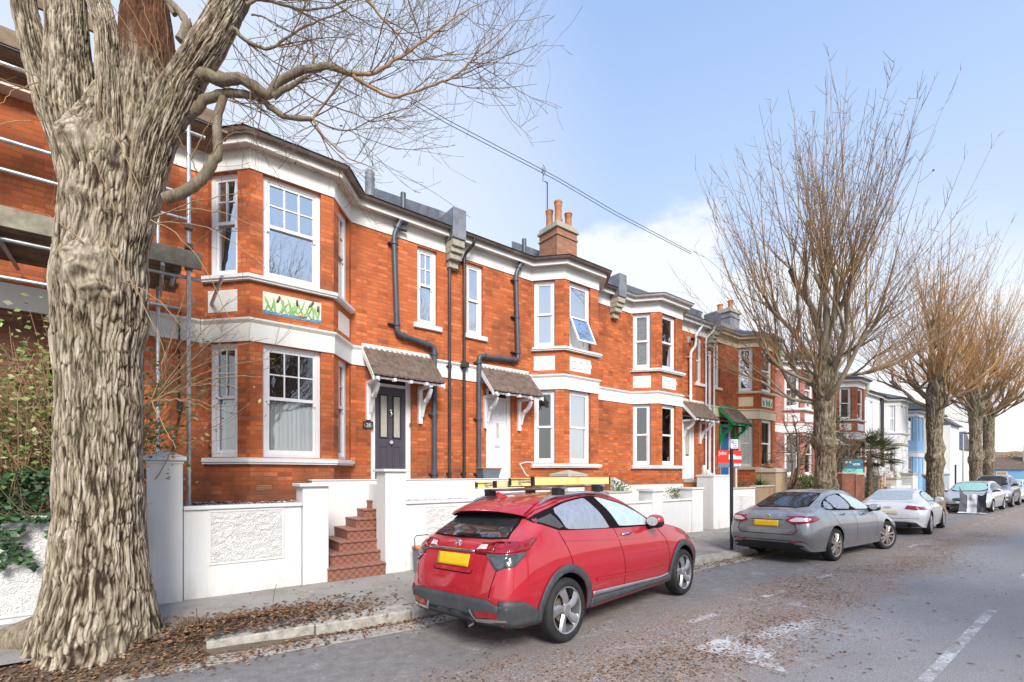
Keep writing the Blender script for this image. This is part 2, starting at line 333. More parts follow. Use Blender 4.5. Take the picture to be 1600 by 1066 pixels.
def m_steps():
    m, nt, b = new_mat('quarry_tile_steps'); uv = coord(nt, 'uv'); p = coord(nt, 'pos')
    ck = N(nt, 'ShaderNodeTexChecker', {'Vector': N(nt, 'ShaderNodeVectorMath', {0: uv, 1: (0.013, 0.017, 0.0)}, operation='ADD').outputs[0], 'Color1': (0.40, 0.115, 0.055), 'Color2': (0.15, 0.075, 0.06), 'Scale': 1 / 0.058})
    br = N(nt, 'ShaderNodeTexBrick', {'Vector': uv, 'Color1': g(1), 'Color2': g(1), 'Mortar': g(0), 'Scale': 1.0, 'Mortar Size': 0.004, 'Brick Width': 0.058, 'Row Height': 0.058}, offset=0.0)
    n = noise_t(nt, p, 7, 5, 0.65)
    col = mixc(nt, br.outputs['Fac'], ck.outputs[0], (0.16, 0.11, 0.09))
    col = mixc(nt, mrange(nt, n, 0.45, 0.75, 0, 0.6), col, (0.24, 0.12, 0.08))
    nz = sep(nt, N(nt, 'ShaderNodeNewGeometry').outputs['Normal'])[2]
    col = mixc(nt, mth(nt, 'MULTIPLY', mrange(nt, nz, 0.5, 0.9), 0.8), col, (0.34, 0.18, 0.14))
    setin(nt, b, 'Base Color', col); b.inputs['Roughness'].default_value = 0.6
    return m
M['steps'] = m_steps()

def m_road():
    m, nt, b = new_mat('worn_asphalt'); p = coord(nt, 'pos'); s = sep(nt, p)
    fine = noise_t(nt, p, 95, 4, 0.75); mid = noise_t(nt, p, 7, 6, 0.65); big = noise_t(nt, scaled(nt, p, (0.5, 1, 1)), 0.9, 5, 0.6)
    col = ramp(nt, mrange(nt, fine, 0.3, 0.72), [(0, (0.14, 0.134, 0.13)), (0.5, (0.335, 0.318, 0.308)), (1, (0.68, 0.655, 0.64))])
    col = mixc(nt, mrange(nt, big, 0.35, 0.7, 0, 0.5), col, (0.225, 0.212, 0.205), 'MIX')
    # damp dark parking lane by the kerb
    lane = mrange(nt, s[1], 2.9, 4.0, 0, 1, True)
    col = mixc(nt, mth(nt, 'MULTIPLY', lane, mrange(nt, mid, 0.3, 0.7, 0.25, 0.75)), col, (0.15, 0.138, 0.13))
    # crushed leaf band outside the parked cars
    yy = mth(nt, 'ADD', s[1], mth(nt, 'MULTIPLY', mth(nt, 'SUBTRACT', noise_t(nt, scaled(nt, p, (0.6, 1, 1)), 0.8, 4), 0.5), 1.6))
    band = mth(nt, 'MULTIPLY', mrange(nt, yy, 1.75, 2.5, 0, 1, True), mrange(nt, yy, 4.1, 3.1, 0, 1, True))
    crumb = mrange(nt, noise_t(nt, p, 48, 4, 0.7), 0.42, 0.54)
    crumb2 = mrange(nt, noise_t(nt, p, 3.0, 5, 0.7), 0.28, 0.50, 0.15, 1)
    leaf = ramp(nt, noise_t(nt, p, 34, 3, 0.7), [(0.30, (0.09, 0.05, 0.03)), (0.46, (0.30, 0.185, 0.115)), (0.58, (0.46, 0.33, 0.24)), (0.70, (0.78, 0.68, 0.60))])
    col = mixc(nt, mth(nt, 'MULTIPLY', mth(nt, 'MULTIPLY', band, crumb2), mth(nt, 'MULTIPLY', crumb, 0.95)), col, leaf)
    # frost dusting
    fr = mth(nt, 'MULTIPLY', mrange(nt, noise_t(nt, p, 2.4, 8, 0.78), 0.56, 0.70), mrange(nt, noise_t(nt, p, 45, 4, 0.8), 0.42, 0.6))
    fz = mth(nt, 'MULTIPLY', fr, mrange(nt, yy, 1.2, 2.6, 0.2, 0.8))
    col = mixc(nt, fz, col, (0.74, 0.72, 0.74))
    setin(nt, b, 'Base Color', col); setin(nt, b, 'Roughness', mrange(nt, mid, 0.3, 0.7, 0.62, 0.92)); b.inputs['Specular IOR Level'].default_value = 0.3
    bump(nt, b, mth(nt, 'ADD', fine, mth(nt, 'MULTIPLY', crumb, mth(nt, 'MULTIPLY', band, 0.8))), 0.55, 0.012)
    return m
M['road'] = m_road()

def m_pave():
    m, nt, b = new_mat('tarmac_pavement'); p = coord(nt, 'pos')
    fine = noise_t(nt, p, 70, 5, 0.75); big = noise_t(nt, p, 1.2, 6, 0.65); mid = noise_t(nt, p, 9, 6, 0.7)
    col = mixc(nt, mrange(nt, fine, 0.3, 0.7), (0.20, 0.183, 0.165), (0.44, 0.41, 0.375))
    col = mixc(nt, mrange(nt, big, 0.45, 0.65, 0, 0.6), col, (0.20, 0.17, 0.13))
    col = mixc(nt, mth(nt, 'MULTIPLY', mrange(nt, mid, 0.56, 0.66), mrange(nt, big, 0.4, 0.6, 0.1, 0.6)), col, (0.13, 0.075, 0.045))
    fr = mth(nt, 'MULTIPLY', mrange(nt, noise_t(nt, p, 1.9, 8, 0.8), 0.60, 0.68), mrange(nt, noise_t(nt, p, 40, 3, 0.8), 0.42, 0.58))
    col = mixc(nt, mth(nt, 'MULTIPLY', fr, 0.8), col, (0.66, 0.66, 0.7))
    setin(nt, b, 'Base Color', col); b.inputs['Roughness'].default_value = 0.85
    bump(nt, b, mth(nt, 'ADD', fine, mth(nt, 'MULTIPLY', mid, 0.8)), 0.5, 0.012)
    return m
M['pave'] = m_pave()
M['kerb'] = m_plain('granite_kerb', (0.38, 0.355, 0.31), 0.85, 0, 0.35, 14, dirt=((0.12, 0.12, 0.06), 0.7), bumpy=0.6)
M['ground'] = m_plain('far_ground', (0.16, 0.14, 0.12), 0.95, 0, 0.3, 0.5)

def m_mark():
    m, nt, b = new_mat('worn_road_paint'); p = coord(nt, 'pos')
    out = nt.nodes['Material Output']
    n = mth(nt, 'ADD', noise_t(nt, p, 22, 8, 0.8), mth(nt, 'MULTIPLY', noise_t(nt, p, 2.5, 4), 0.7))
    b.inputs['Base Color'].default_value = (0.80, 0.79, 0.78, 1); b.inputs['Roughness'].default_value = 0.8
    tr = N(nt, 'ShaderNodeBsdfTransparent')
    mx = N(nt, 'ShaderNodeMixShader', {0: mrange(nt, n, 0.75, 0.99, 0.0, 0.78), 1: tr.outputs[0], 2: b.outputs[0]})
    nt.links.new(mx.outputs[0], out.inputs[0])
    return m
M['mark'] = m_mark()

# ------------------------------------------------------------------ mesh builder
ORG = {}
class MB:
    def __init__(s): s.v = []; s.f = []; s.m = []; s.mats = []; s.col = []; s.att = {}
    def mi(s, mat):
        mat = M[mat] if isinstance(mat, str) else mat
        if mat not in s.mats: s.mats.append(mat)
        return s.mats.index(mat)
    def face(s, pts, mat, col=None):
        k = len(s.v); s.v += [Vector(p) for p in pts]; s.f.append(tuple(range(k, k + len(pts)))); s.m.append(s.mi(mat)); s.col.append(col)
    def grid(s, rows, mat, closed=False, flip=False):     # rows of equal length
        k = len(s.v); n = len(rows[0]); i = s.mi(mat)
        for r in rows: s.v += [Vector(p) for p in r]
        for a in range(len(rows) - 1):
            for b in range(n if closed else n - 1):
                c = (b + 1) % n
                q = (k + a * n + b, k + a * n + c, k + (a + 1) * n + c, k + (a + 1) * n + b)
                s.f.append(q[::-1] if flip else q); s.m.append(i); s.col.append(None)
    def lbox(s, fr, a0, a1, b0, b1, c0, c1, mat):          # fr = (origin, a, b, c)
        o, A, B, C = fr
        P = lambda a, b, c: o + A * a + B * b + C * c
        v = [P(a0, b0, c0), P(a1, b0, c0), P(a1, b1, c0), P(a0, b1, c0), P(a0, b0, c1), P(a1, b0, c1), P(a1, b1, c1), P(a0, b1, c1)]
        k = len(s.v); s.v += v; i = s.mi(mat)
        fs = [(0, 3, 2, 1), (4, 5, 6, 7), (0, 1, 5, 4), (1, 2, 6, 5), (2, 3, 7, 6), (3, 0, 4, 7)]
        if A.cross(B).dot(C) * (a1 - a0) * (b1 - b0) * (c1 - c0) < 0: fs = [f[::-1] for f in fs]
        for f in fs: s.f.append(tuple(k + q for q in f)); s.m.append(i); s.col.append(None)
    def box(s, x0, x1, y0, y1, z0, z1, mat):
        s.lbox((Vector((0, 0, 0)), Vector((1, 0, 0)), Vector((0, 1, 0)), Vector((0, 0, 1))), x0, x1, y0, y1, z0, z1, mat)
    def tube(s, pts, rad, mat, n=8, cap=True):
        pts = [Vector(p) for p in pts]; m = len(pts)
        if not hasattr(rad, '__len__'): rad = [rad] * m
        rows = []; ref = None
        for i, p in enumerate(pts):
            d = (pts[min(i + 1, m - 1)] - pts[max(i - 1, 0)])
            if d.length < 1e-9: d = Vector((0, 0, 1))
            d.normalize()
            if ref is None:
                ref = d.cross(Vector((0.31, 0.17, 0.93)))
                if ref.length < 0.1: ref = d.cross(Vector((1, 0, 0)))
            a = (ref - d * ref.dot(d)); a.normalize(); ref = a; b = d.cross(a)
            rows.append([p + (a * math.cos(t) + b * math.sin(t)) * rad[i] for t in [2 * math.pi * k / n for k in range(n)]])
        s.grid(rows, mat, True)
        if cap:
            s.face(rows[0][::-1], mat); s.face(rows[-1], mat)
    def lathe(s, base, prof, mat, n=20, axis=None):
        rows = [[Vector(base) + Vector((r * math.cos(t), r * math.sin(t), z)) for t in [2 * math.pi * k / n for k in range(n)]] for r, z in prof]
        s.grid(rows, mat, True)
        s.face(rows[0][::-1], mat); s.face(rows[-1], mat)
    def prism(s, pts, off, mat):                            # planar polygon + offset vector
        pts = [Vector(p) for p in pts]; q = [p + Vector(off) for p in pts]
        s.face(pts[::-1], mat); s.face(q, mat)
        for i in range(len(pts)):
            j = (i + 1) % len(pts); s.face([pts[i], pts[j], q[j], q[i]], mat)
    def build(s, name, parent=None, smooth=False, bevel=0.0, fixn=False, angle=None):
        o0 = ORG.get(parent.name, Vector((0, 0, 0))) if parent else Vector((0, 0, 0))
        me = bpy.data.meshes.new(name)
        me.from_pydata([v - o0 for v in s.v], [], s.f)
        for m in s.mats: me.materials.append(m)
        me.polygons.foreach_set('material_index', s.m)
        if any(c is not None for c in s.col):
            ca = me.color_attributes.new('Col', 'FLOAT_COLOR', 'CORNER')
            arr = []
            for f, c in zip(s.f, s.col): arr += list((*(c or (0.5, 0.5, 0.5)), 1.0)) * len(f)
            ca.data.foreach_set('color', arr)
        if fixn:
            bm = bmesh.new(); bm.from_mesh(me); bmesh.ops.remove_doubles(bm, verts=bm.verts, dist=1e-5)
            bmesh.ops.recalc_face_normals(bm, faces=bm.faces); bm.to_mesh(me); bm.free()
        # world-scale UVs
        uv = me.uv_layers.new(name='UVMap')
        arr = np.empty(len(me.loops) * 2)
        co = np.array([c for v in me.vertices for c in v.co]).reshape(-1, 3) + np.array(o0)
        li = np.empty(len(me.loops), dtype=int); me.loops.foreach_get('vertex_index', li)
        for p in me.polygons:
            nx, ny, nz = p.normal
            idx = li[p.loop_start:p.loop_start + p.loop_total]
            q = co[idx]
            if abs(nz) > 0.8: u, v = q[:, 0], q[:, 1]
            else:
                l = math.hypot(nx, ny) or 1
                u = q[:, 0] * (-ny / l) + q[:, 1] * (nx / l); v = q[:, 2]
            arr[2 * p.loop_start:2 * (p.loop_start + p.loop_total):2] = u
            arr[2 * p.loop_start + 1:2 * (p.loop_start + p.loop_total):2] = v
        uv.data.foreach_set('uv', arr)
        for an, vals in s.att.items():
            a = me.attributes.new(an, 'FLOAT', 'POINT'); a.data.foreach_set('value', (list(vals) + [0.6] * len(me.vertices))[:len(me.vertices)])
        if smooth: me.polygons.foreach_set('use_smooth', [True] * len(me.polygons))
        ob = bpy.data.objects.new(name, me); COL.objects.link(ob)
        if smooth and angle:
            md = ob.modifiers.new('es', 'EDGE_SPLIT'); md.split_angle = R(angle)
        if bevel:
            md = ob.modifiers.new('bevel', 'BEVEL'); md.width = bevel; md.segments = 2; md.limit_method = 'ANGLE'; md.angle_limit = R(40); md.harden_normals = False
        if parent:
            ob.parent = parent; ORG[ob.name] = o0
        return ob

def tag(o, label=None, cat=None, group=None, kind=None):
    if label: o['label'] = label
    if cat: o['category'] = cat
    if group: o['group'] = group
    if kind: o['kind'] = kind
    return o
def thing(name, label, cat, loc=(0, 0, 0), group=None):
    o = bpy.data.objects.new(name, None); COL.objects.link(o); o.empty_display_size = 0.3
    o.location = loc; ORG[o.name] = Vector(loc)
    return tag(o, label, cat, group)
def copy_tree(o, parent=None):
    c = o.copy(); COL.objects.link(c); c.parent = parent
    for ch in list(o.children): copy_tree(ch, c)
    return c
def text_part(txt, parent, origin, xdir, updir, size, mat, name='lettering', align='LEFT', squash=1.0, bold=0.0):
    cu = bpy.data.curves.new(name, 'FONT'); cu.body = txt; cu.size = size; cu.extrude = 0.002; cu.align_x = align; cu.offset = bold
    cu.resolution_u = 3
    tmp = bpy.data.objects.new('tmp_text', cu); COL.objects.link(tmp)
    dg = bpy.context.evaluated_depsgraph_get(); dg.update()
    me = bpy.data.meshes.new_from_object(tmp.evaluated_get(dg))
    bpy.data.objects.remove(tmp); bpy.data.curves.remove(cu)
    o0 = ORG.get(parent.name, Vector((0, 0, 0)))
    X = Vector(xdir).normalized(); U = Vector(updir).normalized(); Z = X.cross(U)
    for v in me.vertices:
        c = v.co.copy(); v.co = Vector(origin) - o0 + X * c.x * squash + U * c.y + Z * c.z
    me.materials.clear(); me.materials.append(M[mat])
    for p in me.polygons: p.material_index = 0
    ob = bpy.data.objects.new(name, me); COL.objects.link(ob); ob.parent = parent; ORG[ob.name] = o0
    return ob

# plan-path offsetting for trims that run round a bay
def offset_path(path, d):
    out = []
    for i, p in enumerate(path):
        p = Vector(p)
        ns = []
        if i > 0:
            e = (p - Vector(path[i - 1])).normalized(); ns.append(Vector((e.y, -e.x)))
        if i < len(path) - 1:
            e = (Vector(path[i + 1]) - p).normalized(); ns.append(Vector((e.y, -e.x)))
        if len(ns) == 1: out.append(p + ns[0] * d)
        else:
            b = (ns[0] + ns[1]).normalized(); out.append(p + b * (d / max(0.3, b.dot(ns[0]))))
    return out
def trim(mb, path, prof, mat):                              # prof: closed list of (out, z)
    rows = []
    for (o, z) in prof: rows.append([Vector((q.x, q.y, z)) for q in offset_path(path, o)])
    n = len(rows)
    for a in range(n):
        b = (a + 1) % n
        for i in range(len(path) - 1): mb.face([rows[a][i], rows[a][i + 1], rows[b][i + 1], rows[b][i]], mat)
    mb.face([r[0] for r in rows], mat); mb.face([r[-1] for r in rows][::-1], mat)
def trim_box(mb, path, o0, o1, z0, z1, mat): trim(mb, path, [(o0, z0), (o1, z0), (o1, z1), (o0, z1)], mat)

def wall_panel(mb, p0, p1, z0, z1, opens, mat, reveal=0.10, rmat=None):
    p0 = Vector((p0[0], p0[1], 0)); p1 = Vector((p1[0], p1[1], 0)); L = (p1 - p0).length; t = (p1 - p0) / L
    nin = Vector((-t.y, t.x, 0))                            # towards the house
    xs = sorted({0.0, L, *[o[0] for o in opens], *[o[1] for o in opens]}); zs = sorted({z0, z1, *[o[2] for o in opens], *[o[3] for o in opens]})
    P = lambda a, z, d=0.0: p0 + t * a + nin * d + Vector((0, 0, z))
    for i in range(len(xs) - 1):
        for j in range(len(zs) - 1):
            a, b, c, d = xs[i], xs[i + 1], zs[j], zs[j + 1]
            if any(o[0] - 1e-6 <= a and b <= o[1] + 1e-6 and o[2] - 1e-6 <= c and d <= o[3] + 1e-6 for o in opens): continue
            mb.face([P(a, c), P(b, c), P(b, d), P(a, d)], mat)
    for (a, b, c, d) in opens:
        r = rmat or mat
        mb.face([P(a, c), P(a, d), P(a, d, reveal), P(a, c, reveal)], r); mb.face([P(b, c, reveal), P(b, d, reveal), P(b, d), P(b, c)], r)
        mb.face([P(a, d), P(b, d), P(b, d, reveal), P(a, d, reveal)], r); mb.face([P(a, c, reveal), P(b, c, reveal), P(b, c), P(a, c)], r)
# ------------------------------------------------------------------ houses
ZF = 1.50
def window(parent, p0, p1, a0, a1, z0, z1, style, glass='glass', back=None, setb=0.075, fmat='white', curtain=None, vent=False):
    """a sash or casement set into the opening a0..a1, z0..z1 of the wall run p0->p1"""
    p0 = Vector((p0[0], p0[1], 0)); p1 = Vector((p1[0], p1[1], 0)); t = (p1 - p0).normalized(); n = Vector((-t.y, t.x, 0))
    fr = (p0 + t * a0 + Vector((0, 0, z0)), t, n, Vector((0, 0, 1)))
    w = a1 - a0; h = z1 - z0; mb = MB(); d0, d1 = setb, setb + 0.07
    F = min(0.075, w * 0.16); S = min(0.045, w * 0.1)
    mb.lbox(fr, 0, F, d0, d1, 0, h, fmat); mb.lbox(fr, w - F, w, d0, d1, 0, h, fmat)
    mb.lbox(fr, F, w - F, d0, d1, h - F * 0.9, h, fmat); mb.lbox(fr, F, w - F, d0, d1, 0, F * 0.8, fmat)
    mid = h * (0.53 if style.startswith('sash') else 0.5)
    if vent: mid = h * 0.48
    # upper sash sits in front of the lower one
    u0, u1 = d0 + 0.012, d0 + 0.05; l0, l1 = d0 + 0.035, d0 + 0.075
    mb.lbox(fr, F, w - F, u0 - 0.004, l1, mid - 0.03, mid + 0.025, fmat)
    mb.lbox(fr, F, F + S, u0, u1, mid + 0.025, h - F * 0.9, fmat); mb.lbox(fr, w - F - S, w - F, u0, u1, mid + 0.025, h - F * 0.9, fmat)
    mb.lbox(fr, F + S, w - F - S, u0, u1, h - F * 0.9 - S, h - F * 0.9, fmat)
    mb.lbox(fr, F, F + S, l0, l1, F * 0.8, mid - 0.03, fmat); mb.lbox(fr, w - F - S, w - F, l0, l1, F * 0.8, mid - 0.03, fmat)
    mb.lbox(fr, F + S, w - F - S, l0, l1, F * 0.8, F * 0.8 + S * 1.5, fmat)
    if style.startswith('sash'):                            # horns
        for a in (F, w - F - S): mb.lbox(fr, a, a + S, u0 - 0.003, u1 - 0.005, mid - 0.10, mid - 0.03, fmat)
    nx, ny = {'sash6': (3, 2), 'sash4': (2, 2)}.get(style, (1, 1))
    x0, x1, y0, y1 = F + S, w - F - S, mid + 0.025, h - F * 0.9 - S
    for i in range(1, nx):
        c = x0 + (x1 - x0) * i / nx; mb.lbox(fr, c - 0.011, c + 0.011, u0 + 0.002, u1 - 0.004, y0, y1, fmat)
    for j in range(1, ny):
        c = y0 + (y1 - y0) * j / ny; mb.lbox(fr, x0, x1, u0 + 0.004, u1 - 0.006, c - 0.011, c + 0.011, fmat)
    win = mb.build('window', parent)
    gb = MB()
    P = lambda a, b, c: fr[0] + fr[1] * a + fr[2] * b + fr[3] * c
    dg = u0 + 0.022
    gb.face([P(x0, dg, y0), P(x1, dg, y0), P(x1, dg, y1), P(x0, dg, y1)], glass)
    dl = l0 + 0.022; yb = F * 0.8 + S * 1.5; yt = mid - 0.03
    if not vent: gb.face([P(x0, dl, yb), P(x1, dl, yb), P(x1, dl, yt), P(x0, dl, yt)], glass)
    gb.build('pane', win)
    if vent:                                                # top-hung light pushed open
        vb = MB(); ang = R(24); vy = Vector((0, 0, -1)) * math.cos(ang) - n * math.sin(ang); vn = t.cross(vy)
        vf = (P(F * 0.8, d0 - 0.01, mid), t, vy, vn); W2 = w - F * 1.6; H2 = mid - F * 0.6
        vb.lbox(vf, 0, 0.05, 0, H2, -0.02, 0.02, fmat); vb.lbox(vf, W2 - 0.05, W2, 0, H2, -0.02, 0.02, fmat)
        vb.lbox(vf, 0.05, W2 - 0.05, 0, 0.05, -0.02, 0.02, fmat); vb.lbox(vf, 0.05, W2 - 0.05, H2 - 0.05, H2, -0.02, 0.02, fmat)
        o = vf[0]; vb.face([o + t * 0.05 + vy * 0.05, o + t * (W2 - 0.05) + vy * 0.05, o + t * (W2 - 0.05) + vy * (H2 - 0.05), o + t * 0.05 + vy * (H2 - 0.05)], glass)
        tag(vb.build('opening_light', win), 'top-hung light propped open')
    # blind behind the glass, else a dark sheet standing in for the unlit room
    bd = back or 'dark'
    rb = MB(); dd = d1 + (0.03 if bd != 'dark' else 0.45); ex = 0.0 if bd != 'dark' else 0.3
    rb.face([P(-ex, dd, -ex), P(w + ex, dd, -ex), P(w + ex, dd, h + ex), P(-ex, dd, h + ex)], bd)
    rb.build('blind' if bd != 'dark' else 'unlit_room_sheet', win)
    if curtain:
        cb = MB(); c0, c1 = curtain
        m = 60; rows = [[], []]
        for i in range(m + 1):
            a = F + (w - 2 * F) * i / m; f = 0.034 * math.sin(i * 1.15 + 0.8 * math.sin(i * .31)) + 0.018 * math.sin(i * 2.3 + 1)
            rows[0].append(P(a + 0.01 * math.sin(i * 0.5), d1 + 0.06 + f * 1.4, 0.04)); rows[1].append(P(a, d1 + 0.06 + f, h * c1))
        cb.grid(rows, 'curtain'); cb.build('curtain', win, smooth=True)
    return win

def panel_door(parent, x0, x1, z0, z1, Y, mat, kind):
    fr = (Vector((x0, Y, z0)), Vector((1, 0, 0)), Vector((0, 1, 0)), Vector((0, 0, 1))); w = x1 - x0; h = z1 - z0
    mb = MB(); mb.lbox(fr, 0, w, 0.02, 0.06, 0, h, mat)
    def ring(a0, a1, c0, c1, wd=0.022, pr=0.012, m=mat):
        mb.lbox(fr, a0, a1, 0.02 - pr, 0.02, c0, c0 + wd, m); mb.lbox(fr, a0, a1, 0.02 - pr, 0.02, c1 - wd, c1, m)
        mb.lbox(fr, a0, a0 + wd, 0.02 - pr, 0.02, c0 + wd, c1 - wd, m); mb.lbox(fr, a1 - wd, a1, 0.02 - pr, 0.02, c0 + wd, c1 - wd, m)
    gl = []
    if kind == 'two_light':
        for a in (0.10, w / 2 + 0.05):
            b = a + w / 2 - 0.15
            ring(a, b, h * 0.46, h * 0.92, 0.03, 0.016, 'post'); gl.append((a + 0.03, b - 0.03, h * 0.46 + 0.03, h * 0.92 - 0.03))
            ring(a, b, 0.16, h * 0.38); mb.lbox(fr, a + 0.05, b - 0.05, 0.01, 0.02, 0.21, h * 0.38 - 0.05, mat)
    elif kind == 'twelve_panel':
        for i in range(3):
            for j in range(4):
                a = 0.06 + i * (w - 0.12) / 3 + 0.015; b = a + (w - 0.12) / 3 - 0.03; c = 0.14 + j * (h - 0.22) / 4 + 0.02; d = c + (h - 0.22) / 4 - 0.05
                if i == 1 and j == 2: gl.append((a + 0.02, b - 0.02, c + 0.03, d - 0.03)); ring(a, b, c, d, 0.02, 0.014); continue
                ring(a, b, c, d, 0.015, 0.010); mb.lbox(fr, a + 0.035, b - 0.035, 0.012, 0.02, c + 0.035, d - 0.035, mat)
    elif kind == 'arched_light':
        gl.append((w * 0.25, w * 0.75, h * 0.45, h * 0.88)); ring(w * 0.22, w * 0.78, h * 0.43, h * 0.90, 0.03, 0.015); ring(0.10, w - 0.10, 0.15, h * 0.36)
    else:
        for a in (0.08, w / 2 + 0.03):
            ring(a, a + w / 2 - 0.11, 0.15, h * 0.4); ring(a, a + w / 2 - 0.11, h * 0.47, h * 0.9)
    d = mb.build('door', parent, bevel=0.003)
    if gl:
        gb = MB()
        for (a, b, c, e) in gl: gb.lbox(fr, a, b, 0.010, 0.019, c, e, 'glass_door')
        gb.build('door_light', d)
    hb = MB(); o = Vector((x0, Y, z0))
    if kind == 'two_light':
        hb.tube([o + Vector((w / 2, 0.02, h * 0.42)), o + Vector((w / 2, -0.02, h * 0.42)), o + Vector((w / 2, -0.05, h * 0.42))], [0.018, 0.02, 0.04], 'chrome', 12)
        hb.build('door_knob', d, smooth=True)
        kb = MB(); q = o + Vector((w / 2, 0.0, h * 0.72))
        kb.tube([q + Vector((0.02 * math.cos(a), -0.012, 0.07 + 0.022 * math.sin(a))) for a in [i * 0.7 for i in range(10)]], 0.009, 'chrome', 6)
        kb.tube([q + Vector((0, -0.012, 0.05)), q + Vector((0.012, -0.03, 0)), q + Vector((0, -0.012, -0.06))], [0.012, 0.022, 0.014], 'chrome', 8)
        kb.build('door_knocker', d, smooth=True)
    else:
        hb.lbox(fr, w * 0.35, w * 0.65, 0.004, 0.02, h * 0.415, h * 0.44, 'chrome' if kind != 'arched_light' else 'black'); hb.build('letter_plate', d)
    return d

def canopy(parent, x0, x1, Y, zt, zb, out, timber='white', bx=None, board='trim'):
    mb = MB(); rows = []; n = int((x1 - x0) / 0.02)
    nrow = 4
    for r in range(nrow):                                    # pantile courses, each lapping the next
        a = r / nrow; b = (r + 1) / nrow + 0.03
        for (f, lift) in ((a, 0.03 + 0.006), (b, 0.045)):
            rows.append([Vector((x0 + (x1 - x0) * i / n, Y - out * f, zt + (zb - zt) * f + lift + 0.022 * (abs(math.sin(i * 0.02 * math.pi / 0.115)) ** 0.6) + 0.004 * noise.noise(Vector((i * 0.3, r * 3, x0))))) for i in range(n + 1)])
        rows.append([p - Vector((0, -0.004, 0.026)) for p in rows[-1]])
    mb.grid(rows, 'tile', flip=True)
    c = mb.build('canopy', parent, smooth=True, angle=35)
    tb = MB()
    sl = Vector((0, -out, zb - zt)); up = Vector((0, 0, 0.03))
    for x in (x0 - 0.012, x1 - 0.02):                        # bargeboards
        tb.prism([Vector((x, Y, zt + 0.03)), Vector((x, Y, zt - 0.11)), Vector((x, Y - out, zb - 0.09)), Vector((x, Y - out, zb + 0.03))], (0.034, 0, 0), timber if timber != 'white' else board)
    tb.box(x0 + 0.024, x1 - 0.022, Y - out + 0.05, Y - out + 0.09, zb - 0.04, zb + 0.02, timber)
    tb.prism([Vector((x0 + 0.024, Y - 0.004, zt - 0.02)), Vector((x0 + 0.024, Y - out + 0.05, zb + 0.0)), Vector((x0 + 0.024, Y - out + 0.05, zb + 0.02)), Vector((x0 + 0.024, Y - 0.004, zt + 0.005))], (x1 - x0 - 0.048, 0, 0), timber)
    k = 5
    for i in range(k):
        x = x0 + 0.05 + (x1 - x0 - 0.16) * i / (k - 1); tb.box(x, x + 0.06, Y - out - 0.04, Y - out + 0.05, zb - 0.075, zb - 0.015, timber)
    tb.box(x0 - 0.01, x1 + 0.01, Y - 0.035, Y - 0.002, zt + 0.0, zt + 0.075, board)
    tb.build('canopy_frame', c)
    for x in (bx or (x0 + 0.11, x1 - 0.27)):
        b = MB(); zq = zb - 0.02
        b.box(x - 0.045, x + 0.045, Y - 0.075, Y - 0.001, zq - 0.80, zq - 0.06, timber)
        b.box(x - 0.04, x + 0.04, Y - out + 0.06, Y - 0.002, zq - 0.06, zq + 0.0, timber)
        pts = []
        for i in range(9):
            a = i / 8; pts.append(Vector((x, Y - 0.07 - (out - 0.20) * (a ** 1.0), zq - 0.62 + 0.54 * (a ** 0.75) + 0.05 * math.sin(a * math.pi * 2))))
        for i in range(8):
            p, q = pts[i], pts[i + 1]; w = Vector((0, 0.03, 0.03))
            b.prism([p - w, q - w, q + w, p + w], (0.0, 0, 0) if False else (0.06, 0, 0), timber)
        b.box(x - 0.02, x + 0.08, Y - 0.07 - (out - 0.2) * 0.45 - 0.03, Y - 0.07 - (out - 0.2) * 0.45 + 0.03, zq - 0.35, zq - 0.29, timber)
        b.build('bracket', c)
    return c

